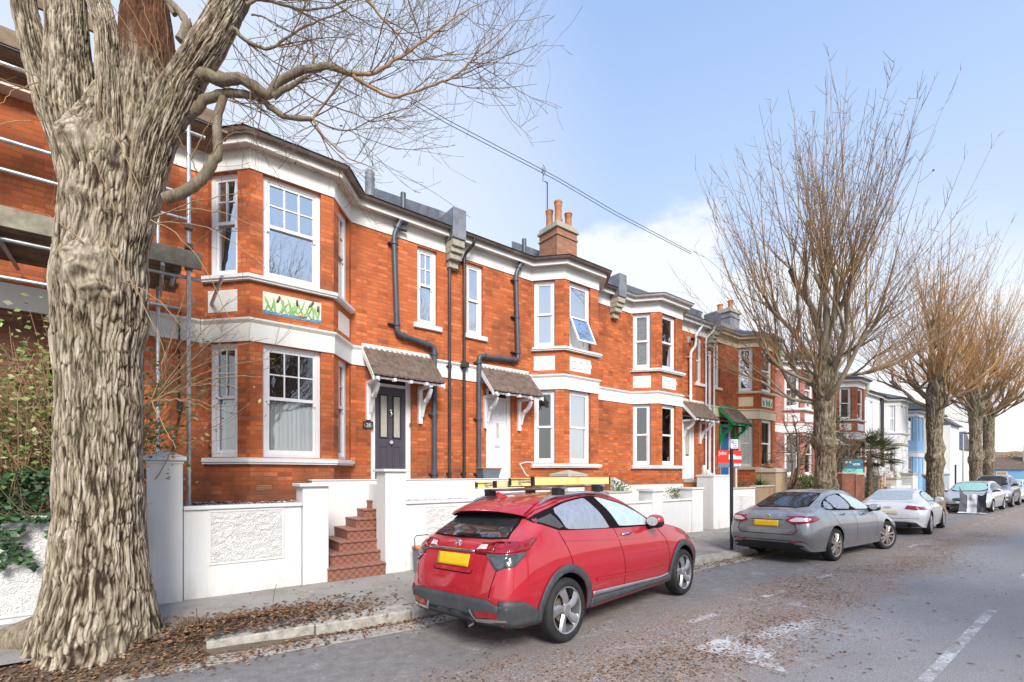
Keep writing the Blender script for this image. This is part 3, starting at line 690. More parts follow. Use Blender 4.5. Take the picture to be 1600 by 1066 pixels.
def house(label, XL, XR, bay, door, small, Yf=9.6, Yb=8.95, dz=0.0, wall='brick', tr='trim', tiles=None, sash=True, door_mat='door_grey', door_kind='two_light',
          canopy_x=None, canopy_mat='white', front_win=None, cant_t=(0.2, 0.75), gut='gutter', opts=None, roof=True, lowwall=None, group='terraced brick houses on the left side of the street', box_bay=False, name='terraced_house', with_canopy=True, sills=None):
    opts = opts or {}
    h = thing(name, label, 'house', (XL, Yf, 0), group)
    j0, c0, c1, j1 = bay
    segs = [((XL, Yf), (j0, Yf)), ((j0, Yf), (c0, Yb)), ((c0, Yb), (c1, Yb)), ((c1, Yb), (j1, Yf)), ((j1, Yf), (XR, Yf))]
    zs0, zh0, zs1, zh1 = 1.97 + dz, 3.905 + dz, 5.045 + dz, 6.79 + dz
    fw = front_win or (c0 + 0.2, c1 - 0.22)
    op = [[] for _ in segs]; wins = []
    for si, key in ((1, 'cl'), (3, 'cr')):
        a, b = Vector(segs[si][0]), Vector(segs[si][1]); L = (b - a).length
        f0, f1 = cant_t if si == 1 else (1 - cant_t[1], 1 - cant_t[0])
        for lo, hi, lv in ((zs0, zh0, 0), (zs1, zh1, 1)):
            op[si].append((L * f0, L * f1, lo, hi)); wins.append((si, L * f0, L * f1, lo, hi, key, lv))
    fws = [fw] if not isinstance(fw[0], tuple) else list(fw)
    for q in fws:
        for lo, hi, lv in ((zs0, zh0, 0), (zs1, zh1, 1)):
            op[2].append((q[0] - c0, q[1] - c0, lo, hi)); wins.append((2, q[0] - c0, q[1] - c0, lo, hi, 'fr', lv))
    flat = 4 if (door and door[0] > j1) or (small and small[0] > j1) else 0
    fx = segs[flat][0][0]
    if door: op[flat].append((door[0] - 0.11 - fx, door[1] + 0.11 - fx, ZF + dz, 3.80 + dz))
    if small: op[flat].append((small[0] - fx, small[1] - fx, 5.045 + dz, 6.76 + dz)); wins.append((flat, small[0] - fx, small[1] - fx, 5.045 + dz, 6.76 + dz, 'sm', 1))
    mb = MB()
    if 'plain' in opts:
        for s, o in zip(segs, op): wall_panel(mb, s[0], s[1], -0.3, 7.25 + dz, o, wall)
    else:
        for s, o in zip(segs, op): wall_panel(mb, s[0], s[1], -0.3, 7.25 + dz, o, wall, rmat=opts.get('reveal'))
    # gables and back close the shell
    DB = 9.5
    mb.face([(XL, Yf, -0.3), (XL, Yf, 7.25 + dz), (XL, Yf + DB, 7.25 + dz), (XL, Yf + DB, -0.3)], wall)
    mb.face([(XR, Yf, 7.25 + dz), (XR, Yf, -0.3), (XR, Yf + DB, -0.3), (XR, Yf + DB, 7.25 + dz)], wall)
    mb.face([(XL, Yf + DB, -0.3), (XL, Yf + DB, 7.25 + dz), (XR, Yf + DB, 7.25 + dz), (XR, Yf + DB, -0.3)], wall)
    w = mb.build('wall', h)
    for (si, a, b, lo, hi, key, lv) in wins:
        st = opts.get((key, lv), opts.get(key, None)) or ('sash6' if key == 'fr' else 'sash4') if sash else opts.get((key, lv), 'case')
        if isinstance(st, str): st = {'style': st}
        st = dict(st); style = st.pop('style', 'sash6' if (sash and key == 'fr') else 'sash4' if sash else 'case')
        st.setdefault('glass', 'glass' if lv else 'glass_lo')
        window(h, segs[si][0], segs[si][1], a, b, lo, hi, style, **st)
    # ---- trims
    path = [(XL + 0.002, Yf), (j0, Yf), (c0, Yb), (c1, Yb), (j1, Yf), (XR - 0.002, Yf)]
    bayp = [(j0 - 0.02, Yf - 0.0), (j0, Yf), (c0, Yb), (c1, Yb), (j1, Yf), (j1 + 0.02, Yf)]
    if sills != 'none':
        for z in (1.85 + dz, 4.925 + dz):
            t_ = MB(); trim(t_, bayp, [(-0.05, z), (0.075, z), (0.075, z + 0.028), (0.10, z + 0.034), (0.10, z + 0.088), (-0.05, z + 0.12)], tr if tr != 'trim' else 'trim_white'); t_.build('window_sill', h, bevel=0.006)
    if 'stringcourse' in opts:
        t_ = MB(); trim(t_, path, [(-0.03, 4.18 + dz), (0.06, 4.18 + dz), (0.10, 4.30 + dz), (-0.03, 4.36 + dz)], opts['stringcourse']); t_.build('string_course', h)
    else:
        t_ = MB(); trim(t_, path, [(-0.03, 3.91 + dz), (0.022, 3.91 + dz), (0.022, 4.215 + dz), (0.04, 4.235 + dz), (0.065, 4.265 + dz), (0.065, 4.295 + dz), (-0.03, 4.32 + dz)], tr); t_.build('string_course', h)
    t_ = MB(); trim_box(t_, path, -0.03, 0.02, 6.795 + dz, 7.13 + dz, tr); t_.build('frieze', h)
    t_ = MB(); trim_box(t_, path, -0.02, 0.185, 7.132 + dz, 7.15 + dz, opts.get('soffit', 'soffit')); trim(t_, path, [(0.186, 7.10 + dz), (0.212, 7.10 + dz), (0.212, 7.285 + dz), (0.186, 7.285 + dz)], tr); t_.build('fascia', h)
    gp = [(a - 0.05, b + dz) for a, b in [(0.268, 7.275), (0.275, 7.235), (0.30, 7.205), (0.335, 7.20), (0.36, 7.215), (0.38, 7.245), (0.382, 7.28), (0.372, 7.28), (0.355, 7.24), (0.30, 7.235), (0.278, 7.275)]]
    t_ = MB(); trim(t_, path, gp, gut); t_.build('gutter', h)
    if small and sills != 'none':
        t_ = MB(); x0, x1 = small; t_.box(x0 - 0.10, x1 + 0.10, Yf - 0.07, Yf + 0.06, 4.93 + dz, 5.035 + dz, tr if tr != 'trim' else 'trim_white'); t_.build('window_sill', h, bevel=0.006)
    # ---- panels under the upper bay lights
    if 'nopanel' not in opts:
        for si in (1, 2, 3):
            a, b = Vector((*segs[si][0], 0)), Vector((*segs[si][1], 0)); t = (b - a).normalized(); L = (b - a).length; n = Vector((-t.y, t.x, 0))
            o = next(q for q in op[si] if q[2] > 4); fr = (a + t * o[0], t, n, Vector((0, 0, 1))); wd = o[1] - o[0]
            if si == 2 and len(fws) > 1: wd = fws[-1][1] - fws[0][0]
            p_ = MB()
            if si == 2 and tiles:
                p_.lbox(fr, 0, wd, -0.004, 0.02, 4.42 + dz, 4.79 + dz, 'tilecream')
                pn = p_.build('tile_panel', h)
                tiles_art(pn, fr, wd, 4.42 + dz, 0.37, tiles)
            else:
                m_ = opts.get('panel', 'trim_white' if si == 2 else ('trim' if tr == 'trim' else tr))
                p_.lbox(fr, 0, wd, -0.006, 0.02, 4.42 + dz, 4.79 + dz, m_)
                if si == 2 and opts.get('moulded'):
                    for k in range(3):
                        cx = wd * (0.2 + 0.3 * k)
                        p_.tube([fr[0] + t * (cx + 0.10 * math.cos(q)) + Vector((0, 0, 4.605 + dz + 0.10 * math.sin(q))) - n * 0.008 for q in [i * 0.35 for i in range(17)]], 0.022, m_, 6)
                        p_.tube([fr[0] + t * (cx + 0.13 + 0.05 * math.cos(q)) + Vector((0, 0, 4.58 + dz + 0.12 * math.sin(q))) - n * 0.008 for q in [i * 0.35 for i in range(10)]], 0.016, m_, 6)
                p_.build('plaster_panel', h)
    # ---- roof
    if roof:
        rb = MB(); e = Yf - 0.36; ze = 7.27 + dz; rise = 0.58; yr = Yf + 4.7
        Z = lambda y: ze + (y - e) * rise
        rb.face([(XL, e, ze), (XR, e, ze), (XR, yr, Z(yr)), (XL, yr, Z(yr))], 'slate')
        rb.face([(XL, yr, Z(yr)), (XR, yr, Z(yr)), (XR, Yf + DB, 7.25 + dz), (XL, Yf + DB, 7.25 + dz)], 'slate')
        rb.face([(XL, e, ze), (XL, yr, Z(yr)), (XL, Yf + DB, 7.25 + dz)], wall); rb.face([(XR, yr, Z(yr)), (XR, e, ze), (XR, Yf + DB, 7.25 + dz)], wall)
        ob = offset_path(path, 0.36); apx = Vector(((c0 + c1) / 2, Yf + 0.95, Z(Yf + 0.95) + 0.004))
        q = [Vector((v.x, v.y, ze + 0.004)) for v in ob[1:5]]
        for i in range(3): rb.face([q[i], q[i + 1], apx], 'slate')
        rb.face([q[1], q[2], apx], 'slate')
        rb.build('roof', h)
    # ---- door
    if door:
        d0, d1 = door; f_ = MB(); zt = 3.55 + dz
        f_.box(d0 - 0.11, d0, Yf + 0.05, Yf + 0.14, ZF + dz, 3.80 + dz, 'white'); f_.box(d1, d1 + 0.11, Yf + 0.05, Yf + 0.14, ZF + dz, 3.80 + dz, 'white')
        f_.box(d0, d1, Yf + 0.05, Yf + 0.14, zt, zt + 0.06, 'white'); f_.box(d0, d1, Yf + 0.05, Yf + 0.14, 3.765 + dz, 3.80 + dz, 'white')
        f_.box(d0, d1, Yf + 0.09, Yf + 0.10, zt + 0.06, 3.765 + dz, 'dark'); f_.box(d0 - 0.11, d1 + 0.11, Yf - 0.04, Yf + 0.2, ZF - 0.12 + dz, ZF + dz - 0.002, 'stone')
        fo = f_.build('door_frame', h)
        panel_door(h, d0 + 0.004, d1 - 0.004, ZF + 0.01 + dz, zt - 0.004, Yf + 0.06, door_mat, door_kind)
        if with_canopy:
            cx = canopy_x or (d0 - 0.30, d1 + 0.58)
            canopy(h, cx[0], cx[1], Yf, 4.30 + dz, 3.62 + dz, 0.62, canopy_mat, opts.get('brackets'), board=tr if canopy_mat == 'white' else canopy_mat)
    if 'vents' in opts:
        v = MB()
        for (vx, vy) in opts['vents']:
            v.box(vx, vx + 0.22, vy - 0.008, vy + 0.02, 1.42, 1.49, 'terracotta')
            for i in range(7):
                for j in range(2): v.box(vx + 0.012 + i * 0.029, vx + 0.03 + i * 0.029, vy - 0.0095, vy, 1.432 + j * 0.028, 1.45 + j * 0.028, 'dark')
        v.build('air_brick', h)
    return h

def tiles_art(pn, fr, w, z0, hh, kind):
    o, t, n, u = fr; P = lambda a, c, d=-0.008: o + t * a + n * d + u * (z0 + c)
    r_ = random.Random(3)
    water = MB(); m = 30
    if kind == 'reeds':
        rows = [[P(w * i / m, 0.002) for i in range(m + 1)], [P(w * i / m, 0.045 + 0.012 * math.sin(i * 1.3) + 0.008 * math.sin(i * 0.5)) for i in range(m + 1)]]
        water.grid(rows, 'tileblue'); water.build('water_motif', pn)
    lv = MB(); cols = ['tilegreen']
    def blade(a, b, wd, mat='tilegreen', c0=0.05, bend=0.0, dd=-0.010):
        pts = []
        for k in range(9):
            f = k / 8; cx = a[0] + (b[0] - a[0]) * f + bend * math.sin(f * math.pi); cz = a[1] + (b[1] - a[1]) * f
            ww = wd * (0.35 + 0.65 * math.sin(min(1, f * 1.4 + 0.25) * math.pi * 0.55)) * (1 - f ** 4)
            pts.append((cx, cz, ww))
        rows = [[P(min(w - .004, max(.004, x - ww)), min(hh - 0.006, z), dd) for x, z, ww in pts], [P(min(w - .004, max(.004, x)), min(hh - 0.006, z), dd - 0.008) for x, z, ww in pts], [P(min(w - .004, max(.004, x + ww)), min(hh - 0.006, z), dd) for x, z, ww in pts]]
        lv.grid(rows, mat)
    if kind == 'reeds':
        for (a, b, bd) in [(0.02, 0.06, .03), (0.16, 0.03, -.02), (0.10, 0.17, .02), (0.20, 0.17, 0), (0.26, 0.33, .03), (0.30, 0.42, -.02), (0.36, 0.48, .04), (0.44, 0.40, .03), (0.47, 0.52, 0), (0.5, 0.62, -.03), (0.55, 0.7, .02), (0.58, 0.5, 0), (0.66, 0.78, .03), (0.72, 0.6, -.03), (0.7, 0.84, .02), (0.82, 0.72, -.02), (0.85, 0.82, .02), (0.92, 0.97, .01), (0.96, 0.88, -.02), (0.40, 0.30, -.02)]:
            blade((a * w, 0.045), (b * w, hh * r_.uniform(0.62, 0.97)), 0.020, bend=bd)
        lv.build('reed_motif', pn, smooth=True)
        bl = MB()
        for (a, c, sl) in [(0.24, 0.22, .03), (0.57, 0.22, 0.0), (0.80, 0.25, .05), (0.94, 0.19, .0)]:
            bl.tube([P(a * w - sl * .7, c), P(a * w, c + 0.02), P(a * w + sl, c + 0.10), P(a * w + sl * 1.1, c + 0.125)], [0.006, 0.019, 0.019, 0.005], 'tilebrown', 8)
        bl.build('bulrush_motif', pn, smooth=True)
        dk = MB(); c = P(0.66 * w, 0.065)
        dk.tube([c - t * 0.09, c - t * 0.05, c, c + t * 0.05, c + t * 0.085], [0.004, 0.022, 0.03, 0.02, 0.004], 'tileochre', 8); dk.tube([c - t * 0.055 + u * 0.01, c - t * 0.075 + u * 0.045, c - t * 0.11 + u * 0.04], [0.012, 0.014, 0.005], 'tileochre', 6)
        dk.build('bird_motif', pn, smooth=True)
    else:
        for (a, b, bd) in [(0.1, 0.2, .05), (0.25, 0.1, -.03), (0.4, 0.55, .06), (0.5, 0.4, 0), (0.6, 0.75, .05), (0.8, 0.65, -.06), (0.85, 0.95, .02), (0.7, 0.72, .0)]:
            blade((a * w, 0.06), (b * w, hh * r_.uniform(0.6, 0.95)), 0.045, 'green', bend=bd)
        lv.build('leaf_motif', pn, smooth=True)

def pipe(parent, pts, r, mat, name='downpipe', sockets=True):
    # rounded elbows
    P = [Vector(p) for p in pts]; out = [P[0]]
    for i in range(1, len(P) - 1):
        a, b, c = P[i - 1], P[i], P[i + 1]; k = min(0.11, (a - b).length * 0.45, (c - b).length * 0.45)
        s, e = b + (a - b).normalized() * k, b + (c - b).normalized() * k
        for q in range(6):
            f = q / 5; out.append(s * (1 - f) ** 2 + b * 2 * f * (1 - f) + e * f * f)
    out.append(P[-1])
    mb = MB(); mb.tube(out, r, mat, 12)
    if sockets:
        for i in range(len(P) - 1):
            a, b = P[i], P[i + 1]; L = (b - a).length
            if L > 0.5:
                d = (b - a).normalized()
                for s in ([0.16, L - 0.2] if L < 2.2 else [0.16, L * 0.5, L - 0.2]):
                    mb.tube([a + d * (s - 0.035), a + d * (s + 0.035)], r * 1.28, mat, 12)
                    if abs(d.z) > 0.9: mb.box(a.x - r * 1.9, a.x + r * 1.9, a.y, a.y + r * 1.6, (a + d * s).z - 0.012, (a + d * s).z + 0.012, mat)
    return mb.build(name, parent, smooth=True, angle=50)

def corbel(parent, X, Yf=9.6, dz=0.0, w=0.17, mat='stone', top='lead'):
    mb = MB(); z = lambda v: v + dz
    mb.box(X - w, X + w, Yf - 0.40, Yf + 0.3, z(7.02), z(7.70), top)
    mb.build('parapet_block', parent, bevel=0.01)
    mb = MB(); mb.box(X - w + .012, X + w - .012, Yf - 0.36, Yf, z(6.86), z(7.018), mat); mb.box(X - w + .012, X + w - .012, Yf - 0.30, Yf, z(6.74), z(6.858), mat)
    mb.box(X - w + .02, X + w - .02, Yf - 0.24, Yf, z(6.60), z(6.738), mat); mb.box(X - w + .05, X + w - .05, Yf - 0.14, Yf, z(6.44), z(6.598), mat)
    mb.build('corbel', parent, bevel=0.012)
    mb = MB(); y0, y1 = Yf + 0.3, Yf + 4.9
    mb.prism([Vector((X - w * 0.8, y0, z(7.1))), Vector((X - w * 0.8, y0, z(7.93))), Vector((X - w * 0.8, y1, z(10.72))), Vector((X - w * 0.8, y1, z(9.6)))], (w * 1.6, 0, 0), top)
    mb.build('party_parapet', parent)

def chimney(parent, x0, x1, y0, y1, zb, zt, mat, pots, capmat='stone', potmat='terracotta', skirt=None):
    mb = MB(); mb.box(x0, x1, y0, y1, zb, zt, mat)
    c = mb.build('chimney', parent)
    mb = MB(); mb.box(x0 - 0.035, x1 + 0.035, y0 - 0.035, y1 + 0.035, zt - 0.26, zt - 0.2, mat); mb.box(x0 - 0.06, x1 + 0.06, y0 - 0.06, y1 + 0.06, zt + 0.001, zt + 0.10, capmat); mb.box(x0 - 0.01, x1 + 0.01, y0 - 0.01, y1 + 0.01, zt + 0.101, zt + 0.22, capmat)
    mb.build('chimney_cap', c, bevel=0.015)
    if skirt:
        mb = MB(); mb.prism([Vector((x0 - 0.03, y0 - 0.08, zb)), Vector((x1 + 0.03, y0 - 0.08, zb)), Vector((x1 + 0.03, y0 - 0.012, zb + skirt * 0.5)), Vector(((x0 + x1) / 2, y0 - 0.012, zb + skirt * 0.7)), Vector((x0 - 0.03, y0 - 0.012, zb + skirt))], (0, 0.01, 0), 'lead')
        mb.prism([Vector((x0 - 0.03, y0, zb)), Vector((x0 - 0.03, y1, zb)), Vector((x0 - 0.03, y1, zb + 0.35)), Vector((x0 - 0.03, y0, zb + skirt))], (0.02, 0, 0), 'cap_stone'); mb.build('flashing', c)
    for (px, py, ph, pr) in pots:
        p = MB(); p.lathe((px, py, zt + 0.18), [(pr * 0.95, 0), (pr, 0.04), (pr * 0.9, 0.10), (pr * 0.86, ph * 0.78), (pr * 0.98, ph * 0.82), (pr * 0.90, ph * 0.88), (pr * 1.08, ph * 0.93), (pr * 1.05, ph), (pr * 0.8, ph), (pr * 0.78, ph * 0.8)], potmat, 18); p.build('chimney_pot', c, smooth=True, angle=40)
    return c

WF = 'glass'
def H(*a, **k): return house(*a, **k)
h1 = H('brick terraced house with bulrush tile panel and dark grey front door, nearest whole house', 0.0, 5.65, (0.80, 1.40, 2.77, 3.31), (3.84, 4.54), (4.79, 5.285), tiles='reeds', front_win=(1.59, 2.545), canopy_x=(3.54, 5.13), cant_t=(0.10, 0.73),
       opts={('cl', 0): {'style': 'sash4', 'curtain': (0, 0.52)}, ('fr', 0): {'style': 'sash6', 'curtain': (0, 0.52)}, ('cr', 0): {'style': 'sash4', 'curtain': (0, 0.52)}, ('sm', 1): {'style': 'sash4', 'back': 'blind'}, 'brackets': (3.66, 4.84), 'vents': [(1.50, 8.95), (2.25, 8.95)]})
h2 = H('brick terraced house with white panelled door and an upper bay light propped open', 5.65, 11.38, (8.10, 8.68, 10.0, 10.55), (6.76, 7.33), (6.085, 6.555), sash=False, front_win=(8.88, 9.68), door_mat='door_white', door_kind='twelve_panel', tr='trim_white', canopy_x=(6.42, 7.97), cant_t=(0.08, 0.72),
       opts={('cl', 1): {'back': 'blind'}, ('fr', 1): {'style': 'case', 'back': 'blind', 'vent': True}, ('fr', 0): {'style': 'case', 'back': 'blind', 'glass': 'glass'}, ('sm', 1): {'back': 'blind'}, 'brackets': (6.60, 7.66), 'moulded': True})
h3 = H('brick terraced house with ochre patterned upper bay glass and arched white door', 11.38, 16.87, (12.25, 12.80, 14.11, 14.66), (15.25, 15.86), (16.03, 16.44), sash=False, front_win=(12.99, 13.73), door_mat='door_white', door_kind='arched_light', tr='trim_white', canopy_x=(14.95, 16.5), gut='gutter_white', cant_t=(0.08, 0.72),
       opts={('cl', 1): {'back': 'patterned', 'glass': 'glass_lo'}, 'moulded': True, 'vents': [(13.45, 8.95)]})
h4 = H('brick terraced house with cream trim, green canopy and blue door', 16.87, 22.4, (18.98, 19.53, 20.97, 21.5), (17.86, 18.5), (17.35, 17.70), sash=False, front_win=(19.75, 20.7), door_mat='door_blue', door_kind='four', tr='trim_cream', tiles='leaves', canopy_x=(17.55, 19.0), canopy_mat='green', gut='gutter_white', cant_t=(0.10, 0.74),
       opts={('cl', 0): {'style': 'case', 'back': 'patterned'}, 'brackets': (17.66, 18.72)})
h5 = H('pinkish brick house with white bay bands behind the bare garden tree', 22.4, 28.2, (23.2, 23.8, 25.2, 25.75), (26.4, 27.05), (27.3, 27.7), dz=-0.32, wall='brick_pink', tr='trim_white', sash=False, gut='gutter', door_mat='door_white', door_kind='four', cant_t=(0.12, 0.85),
       opts={'moulded': True, ('cl', 1): {'back': 'blind'}, 'panel': 'trim_white'})
h6 = H('orange brick bay house beside the white rendered houses', 28.2, 33.9, (30.3, 30.9, 32.3, 32.85), (29.2, 29.85), (28.6, 29.0), dz=-0.32, wall='brick_far', tr='trim_white', sash=False, door_mat='door_white', door_kind='four', cant_t=(0.05, 0.72),
       opts={('cl', 1): {'back': 'blind'}, ('cl', 0): {'back': 'blind'}})
w1 = H('flat white rendered house with a single narrow upper window in view', 33.9, 37.65, (33.95, 33.97, 33.98, 34.0), None, (35.6, 36.15), Yb=9.59, dz=-0.55, wall='render_cool', tr='render_cool', sash=True, front_win=(33.973, 33.978), gut='pipe_black', name='rendered_house', group='pale rendered houses further down the street', sills='none',
       opts={'stringcourse': 'stone', 'nopanel': 1, 'sm': {'style': 'sash1'}, 'reveal': 'render_cool'})
w2 = H('grey and white rendered house with paired sash lights in a canted bay', 37.65, 42.6, (38.6, 39.2, 41.2, 41.8), (42.0, 42.4), None, dz=-0.6, wall='render_grey', tr='render_grey', sash=True, front_win=((39.45, 39.95), (40.35, 40.85)), gut='pipe_black', name='rendered_house', group='pale rendered houses further down the street', with_canopy=False, cant_t=(0.3, 0.7),
       opts={'stringcourse': 'stone', 'nopanel': 1, 'fr': {'style': 'sash1'}, 'cl': {'style': 'sash1'}, 'cr': {'style': 'sash1'}, 'reveal': 'render_cool'})
w3 = H('bright blue house with white bay lights', 42.6, 47.6, (43.0, 43.4, 45.4, 45.8), (46.3, 47.0), None, dz=-1.0, wall='render_blue', tr='render_cool', sash=True, front_win=((43.6, 44.1), (44.6, 45.1)), gut='pipe_black', name='rendered_house', group='pale rendered houses further down the street', with_canopy=False, cant_t=(0.3, 0.7), sills='none',
       opts={'nopanel': 1, 'fr': {'style': 'sash1'}, 'cl': {'style': 'sash1'}, 'cr': {'style': 'sash1'}})
w4 = H('cream house standing beyond the blue one', 47.6, 54.5, (48.6, 49.2, 51.2, 51.8), (52.6, 53.3), None, dz=-0.9, wall='render_cream', tr='render_cream', sash=True, front_win=((49.4, 50.0), (50.4, 51.0)), gut='pipe_black', name='rendered_house', group='pale rendered houses further down the street', with_canopy=False, cant_t=(0.3, 0.7), sills='none',
       opts={'nopanel': 1, 'fr': {'style': 'sash1'}, 'cl': {'style': 'sash1'}, 'cr': {'style': 'sash1'}})
# nearest house: flat brick run under the scaffold
def left_house():
    h = thing('terraced_house', 'brick house behind the scaffolding at the left edge', 'house', (-5.65, 9.6, 0), 'terraced brick houses on the left side of the street')
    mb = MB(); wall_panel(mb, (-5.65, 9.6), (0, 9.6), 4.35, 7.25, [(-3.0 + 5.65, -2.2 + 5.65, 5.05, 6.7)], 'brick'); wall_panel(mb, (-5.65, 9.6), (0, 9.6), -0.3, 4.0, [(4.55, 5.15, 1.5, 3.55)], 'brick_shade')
    mb.face([(-5.65, 9.6, -0.3), (-5.65, 9.6, 7.25), (-5.65, 19, 7.25), (-5.65, 19, -0.3)], 'brick'); mb.build('wall', h)
    mb = MB(); mb.box(-5.65, -0.002, 9.55, 9.62, 3.998, 4.352, 'trim'); mb.build('string_course', h)
    mb = MB(); mb.box(-1.16, -1.1, 9.64, 9.72, 1.5, 3.55, 'white'); mb.box(-0.5, -0.44, 9.64, 9.72, 1.5, 3.55, 'white'); mb.box(-1.1, -0.5, 9.66, 9.7, 1.5, 3.55, 'dark'); mb.build('door', h)
    window(h, (-5.65, 9.6), (0, 9.6), 2.65, 3.45, 5.05, 6.7, 'sash1')
    mb = MB(); mb.box(-5.65, -0.002, 9.36, 9.60, 7.0, 7.27, 'soffit'); mb.build('fascia', h)
    rb = MB(); rb.face([(-5.65, 9.24, 7.27), (0, 9.24, 7.27), (0, 14.3, 10.2), (-5.65, 14.3, 10.2)], 'slate'); rb.face([(-5.65, 14.3, 10.2), (0, 14.3, 10.2), (0, 19, 7.2), (-5.65, 19, 7.2)], 'slate'); rb.build('roof', h)
    return h
h0 = left_house()

# pipes, corbels, chimneys ------------------------------------------------
pipe(h1, [PY(630, 302, 9.45), PY(630, 336, 9.45), PY(615.5, 368, 9.50), (4.27, 9.50, 4.68), (5.165, 9.50, 4.55), (5.165, 9.50, 1.5)], 0.058, 'pipe', 'soil_pipe')
pipe(h1, [(5.50, 9.28, 7.22), (5.50, 9.3, 7.08), (5.574, 9.53, 6.85), (5.574, 9.53, 1.5)], 0.036, 'pipe_black')
pipe(h2, [(6.10, 9.28, 7.22), (6.10, 9.3, 7.08), (5.97, 9.53, 6.85), (5.97, 9.53, 1.5)], 0.036, 'pipe_black')
_m = MB(); _m.box(5.88, 6.06, 9.45, 9.595, 4.20, 4.32, 'pipe_black'); _m.build('hopper', h2)
pipe(h2, [PY(819, 374, 9.45), PY(819, 404, 9.45), PY(806, 428, 9.5), (7.577, 9.50, 4.60), (6.371, 9.50, 4.53), (6.371, 9.50, 1.5)], 0.058, 'pipe', 'soil_pipe')
pipe(h3, [PY(1098, 490, 9.42), PY(1097, 510, 9.42), PY(1087, 524, 9.5), PY(1087, 540, 9.5), PY(1079, 551, 9.5), PY(1079, 628, 9.5)], 0.052, 'pipe_white', 'soil_pipe')
pipe(h3, [(16.72, 9.25, 7.2), (16.72, 9.3, 7.0), (16.55, 9.52, 6.75), (16.55, 9.52, 3.2), (16.55, 9.52, 1.5)], 0.036, 'pipe_white')
pipe(h3, [(16.80, 9.52, 6.3), (16.80, 9.52, 1.5)], 0.045, 'pipe_white')
pipe(h4, [(17.1, 9.25, 7.2), (17.1, 9.3, 7.0), (17.12, 9.52, 6.75), (17.12, 9.52, 1.5)], 0.036, 'pipe_white')
pipe(w1, [(37.55, 9.5, 6.6), (37.55, 9.5, 0.3)], 0.06, 'pipe_black'); pipe(w2, [(37.85, 9.5, 6.6), (37.85, 9.5, 0.3)], 0.05, 'pipe_black')
pipe(h4, [(22.2, 9.25, 7.2), (22.2, 9.52, 6.9), (22.2, 9.52, 1.5)], 0.036, 'pipe_black')
corbel(h1, 5.65); corbel(h2, 11.38); corbel(h3, 16.87); corbel(h4, 22.4, dz=-0.1, top='stone'); corbel(h6, 33.9, dz=-0.4, top='stone')
_p = PY(1080, 530, 9.5); _m = MB(); _m.tube([_p, _p + Vector((0, -0.12, -0.02))], [0.05, 0.07], 'black', 10); _m.box(_p.x - .11, _p.x + .11, 9.58, 9.61, _p.z - .12, _p.z + .12, 'stone'); _m.build('flue', h3)
chimney(h2, 10.92, 11.86, 11.6, 12.5, 8.3, 9.98, 'brick_chim', [(11.12, 12.2, 0.66, 0.13), (11.14, 11.78, 0.80, 0.135), (11.62, 11.78, 0.55, 0.13), (11.62, 12.25, 0.55, 0.12)], skirt=0.55)
chimney(h4, 22.35, 23.25, 11.6, 12.7, 7.8, 9.55, 'lead', [(22.7, 12.3, 0.4, 0.14), (22.95, 11.9, 0.55, 0.13)], skirt=None)
chimney(h6, 28.0, 29.0, 11.9, 12.8, 7.8, 9.2, 'stone', [(28.3, 12.2, 0.3, 0.13)]); chimney(w1, 33.6, 34.4, 12.2, 14.4, 8.2, 9.5, 'sand', [(34.0, 12.6, 0.25, 0.12), (34.0, 13.2, 0.25, 0.12), (34.0, 13.8, 0.25, 0.12)], 'sand'); chimney(w2, 42.3, 43.1, 12.6, 14.0, 7.6, 8.9, 'sand', [(42.7, 12.9, 0.25, 0.12)], 'sand')
_m = MB(); _q = Vector((11.2, 12.4, 9.9)); _m.tube([_q, _q + Vector((0, 0, 2.05))], 0.02, 'post', 6)
_t = _q + Vector((0, 0, 2.0)); _m.tube([_t, _t + Vector((-0.1, 0, 0.05)), _t + Vector((-0.2, 0, 0.0)), _t + Vector((-0.2, 0, 0.42))], 0.014, 'post', 6)
for _k in range(3): _m.tube([_t + Vector((-0.36 + .04 * _k, -0.1, 0.30 + 0.1 * _k)), _t + Vector((-0.06 + 0.04 * _k, 0.1, 0.30 + 0.1 * _k))], 0.010, 'post', 5)
_o = _m.build('roof_aerial'); tag(_o, 'thin television aerial on a pole above the brick chimney', 'aerial')
_m = MB(); _m.lathe((5.1, 13.2, 9.6), [(0.14, 0), (0.13, 0.5), (0.15, 0.55), (0.12, 0.62), (0.14, 0.7), (0.11, 0.75)], 'lead', 14); _m.build('vent_cowl', h1, smooth=True)
# number plaque
_m = MB(); _m.box(3.555, 3.776, 9.575, 9.601, 2.622, 2.776, 'bronze'); pl = _m.build('house_number', h1, bevel=0.005)
_m = MB(); _m.tube([(3.665 + 0.085 * math.cos(a), 9.571, 2.70 + 0.055 * math.sin(a)) for a in [i * math.pi / 16 for i in range(33)]], 0.006, 'chrome', 6); _m.build('oval_border', pl)
text_part('28', pl, (3.668, 9.570, 2.668), (1, 0, 0), (0, 0, 1), 0.092, 'chrome', align='CENTER', bold=0.003)
_m = MB(); _m.box(4.615, 4.65, 9.635, 9.652, 2.72, 2.80, 'chrome'); _m.build('doorbell', h1)
# wall box and cable by the bay
_m = MB(); _m.box(0.42, 0.50, 9.53, 9.6, 2.72, 2.90, 'black'); _m.tube([(0.46, 9.56, 4.2), (0.45, 9.57, 2.9)], 0.012, 'black', 6); _m.tube([(0.46, 9.56, 2.72), (0.42, 9.57, 2.4), (0.36, 9.57, 2.1), (0.36, 9.57, 1.3)], 0.012, 'black', 6); _m.build('cable_box', h1)
# window box at the cream house
_m = MB(); _m.box(19.85, 20.65, 8.72, 8.90, 1.96, 2.12, 'terracotta'); _o = _m.build('window_box'); tag(_o, 'terracotta window box of greenery on the cream bay sill', 'window box'); WBOX = _o
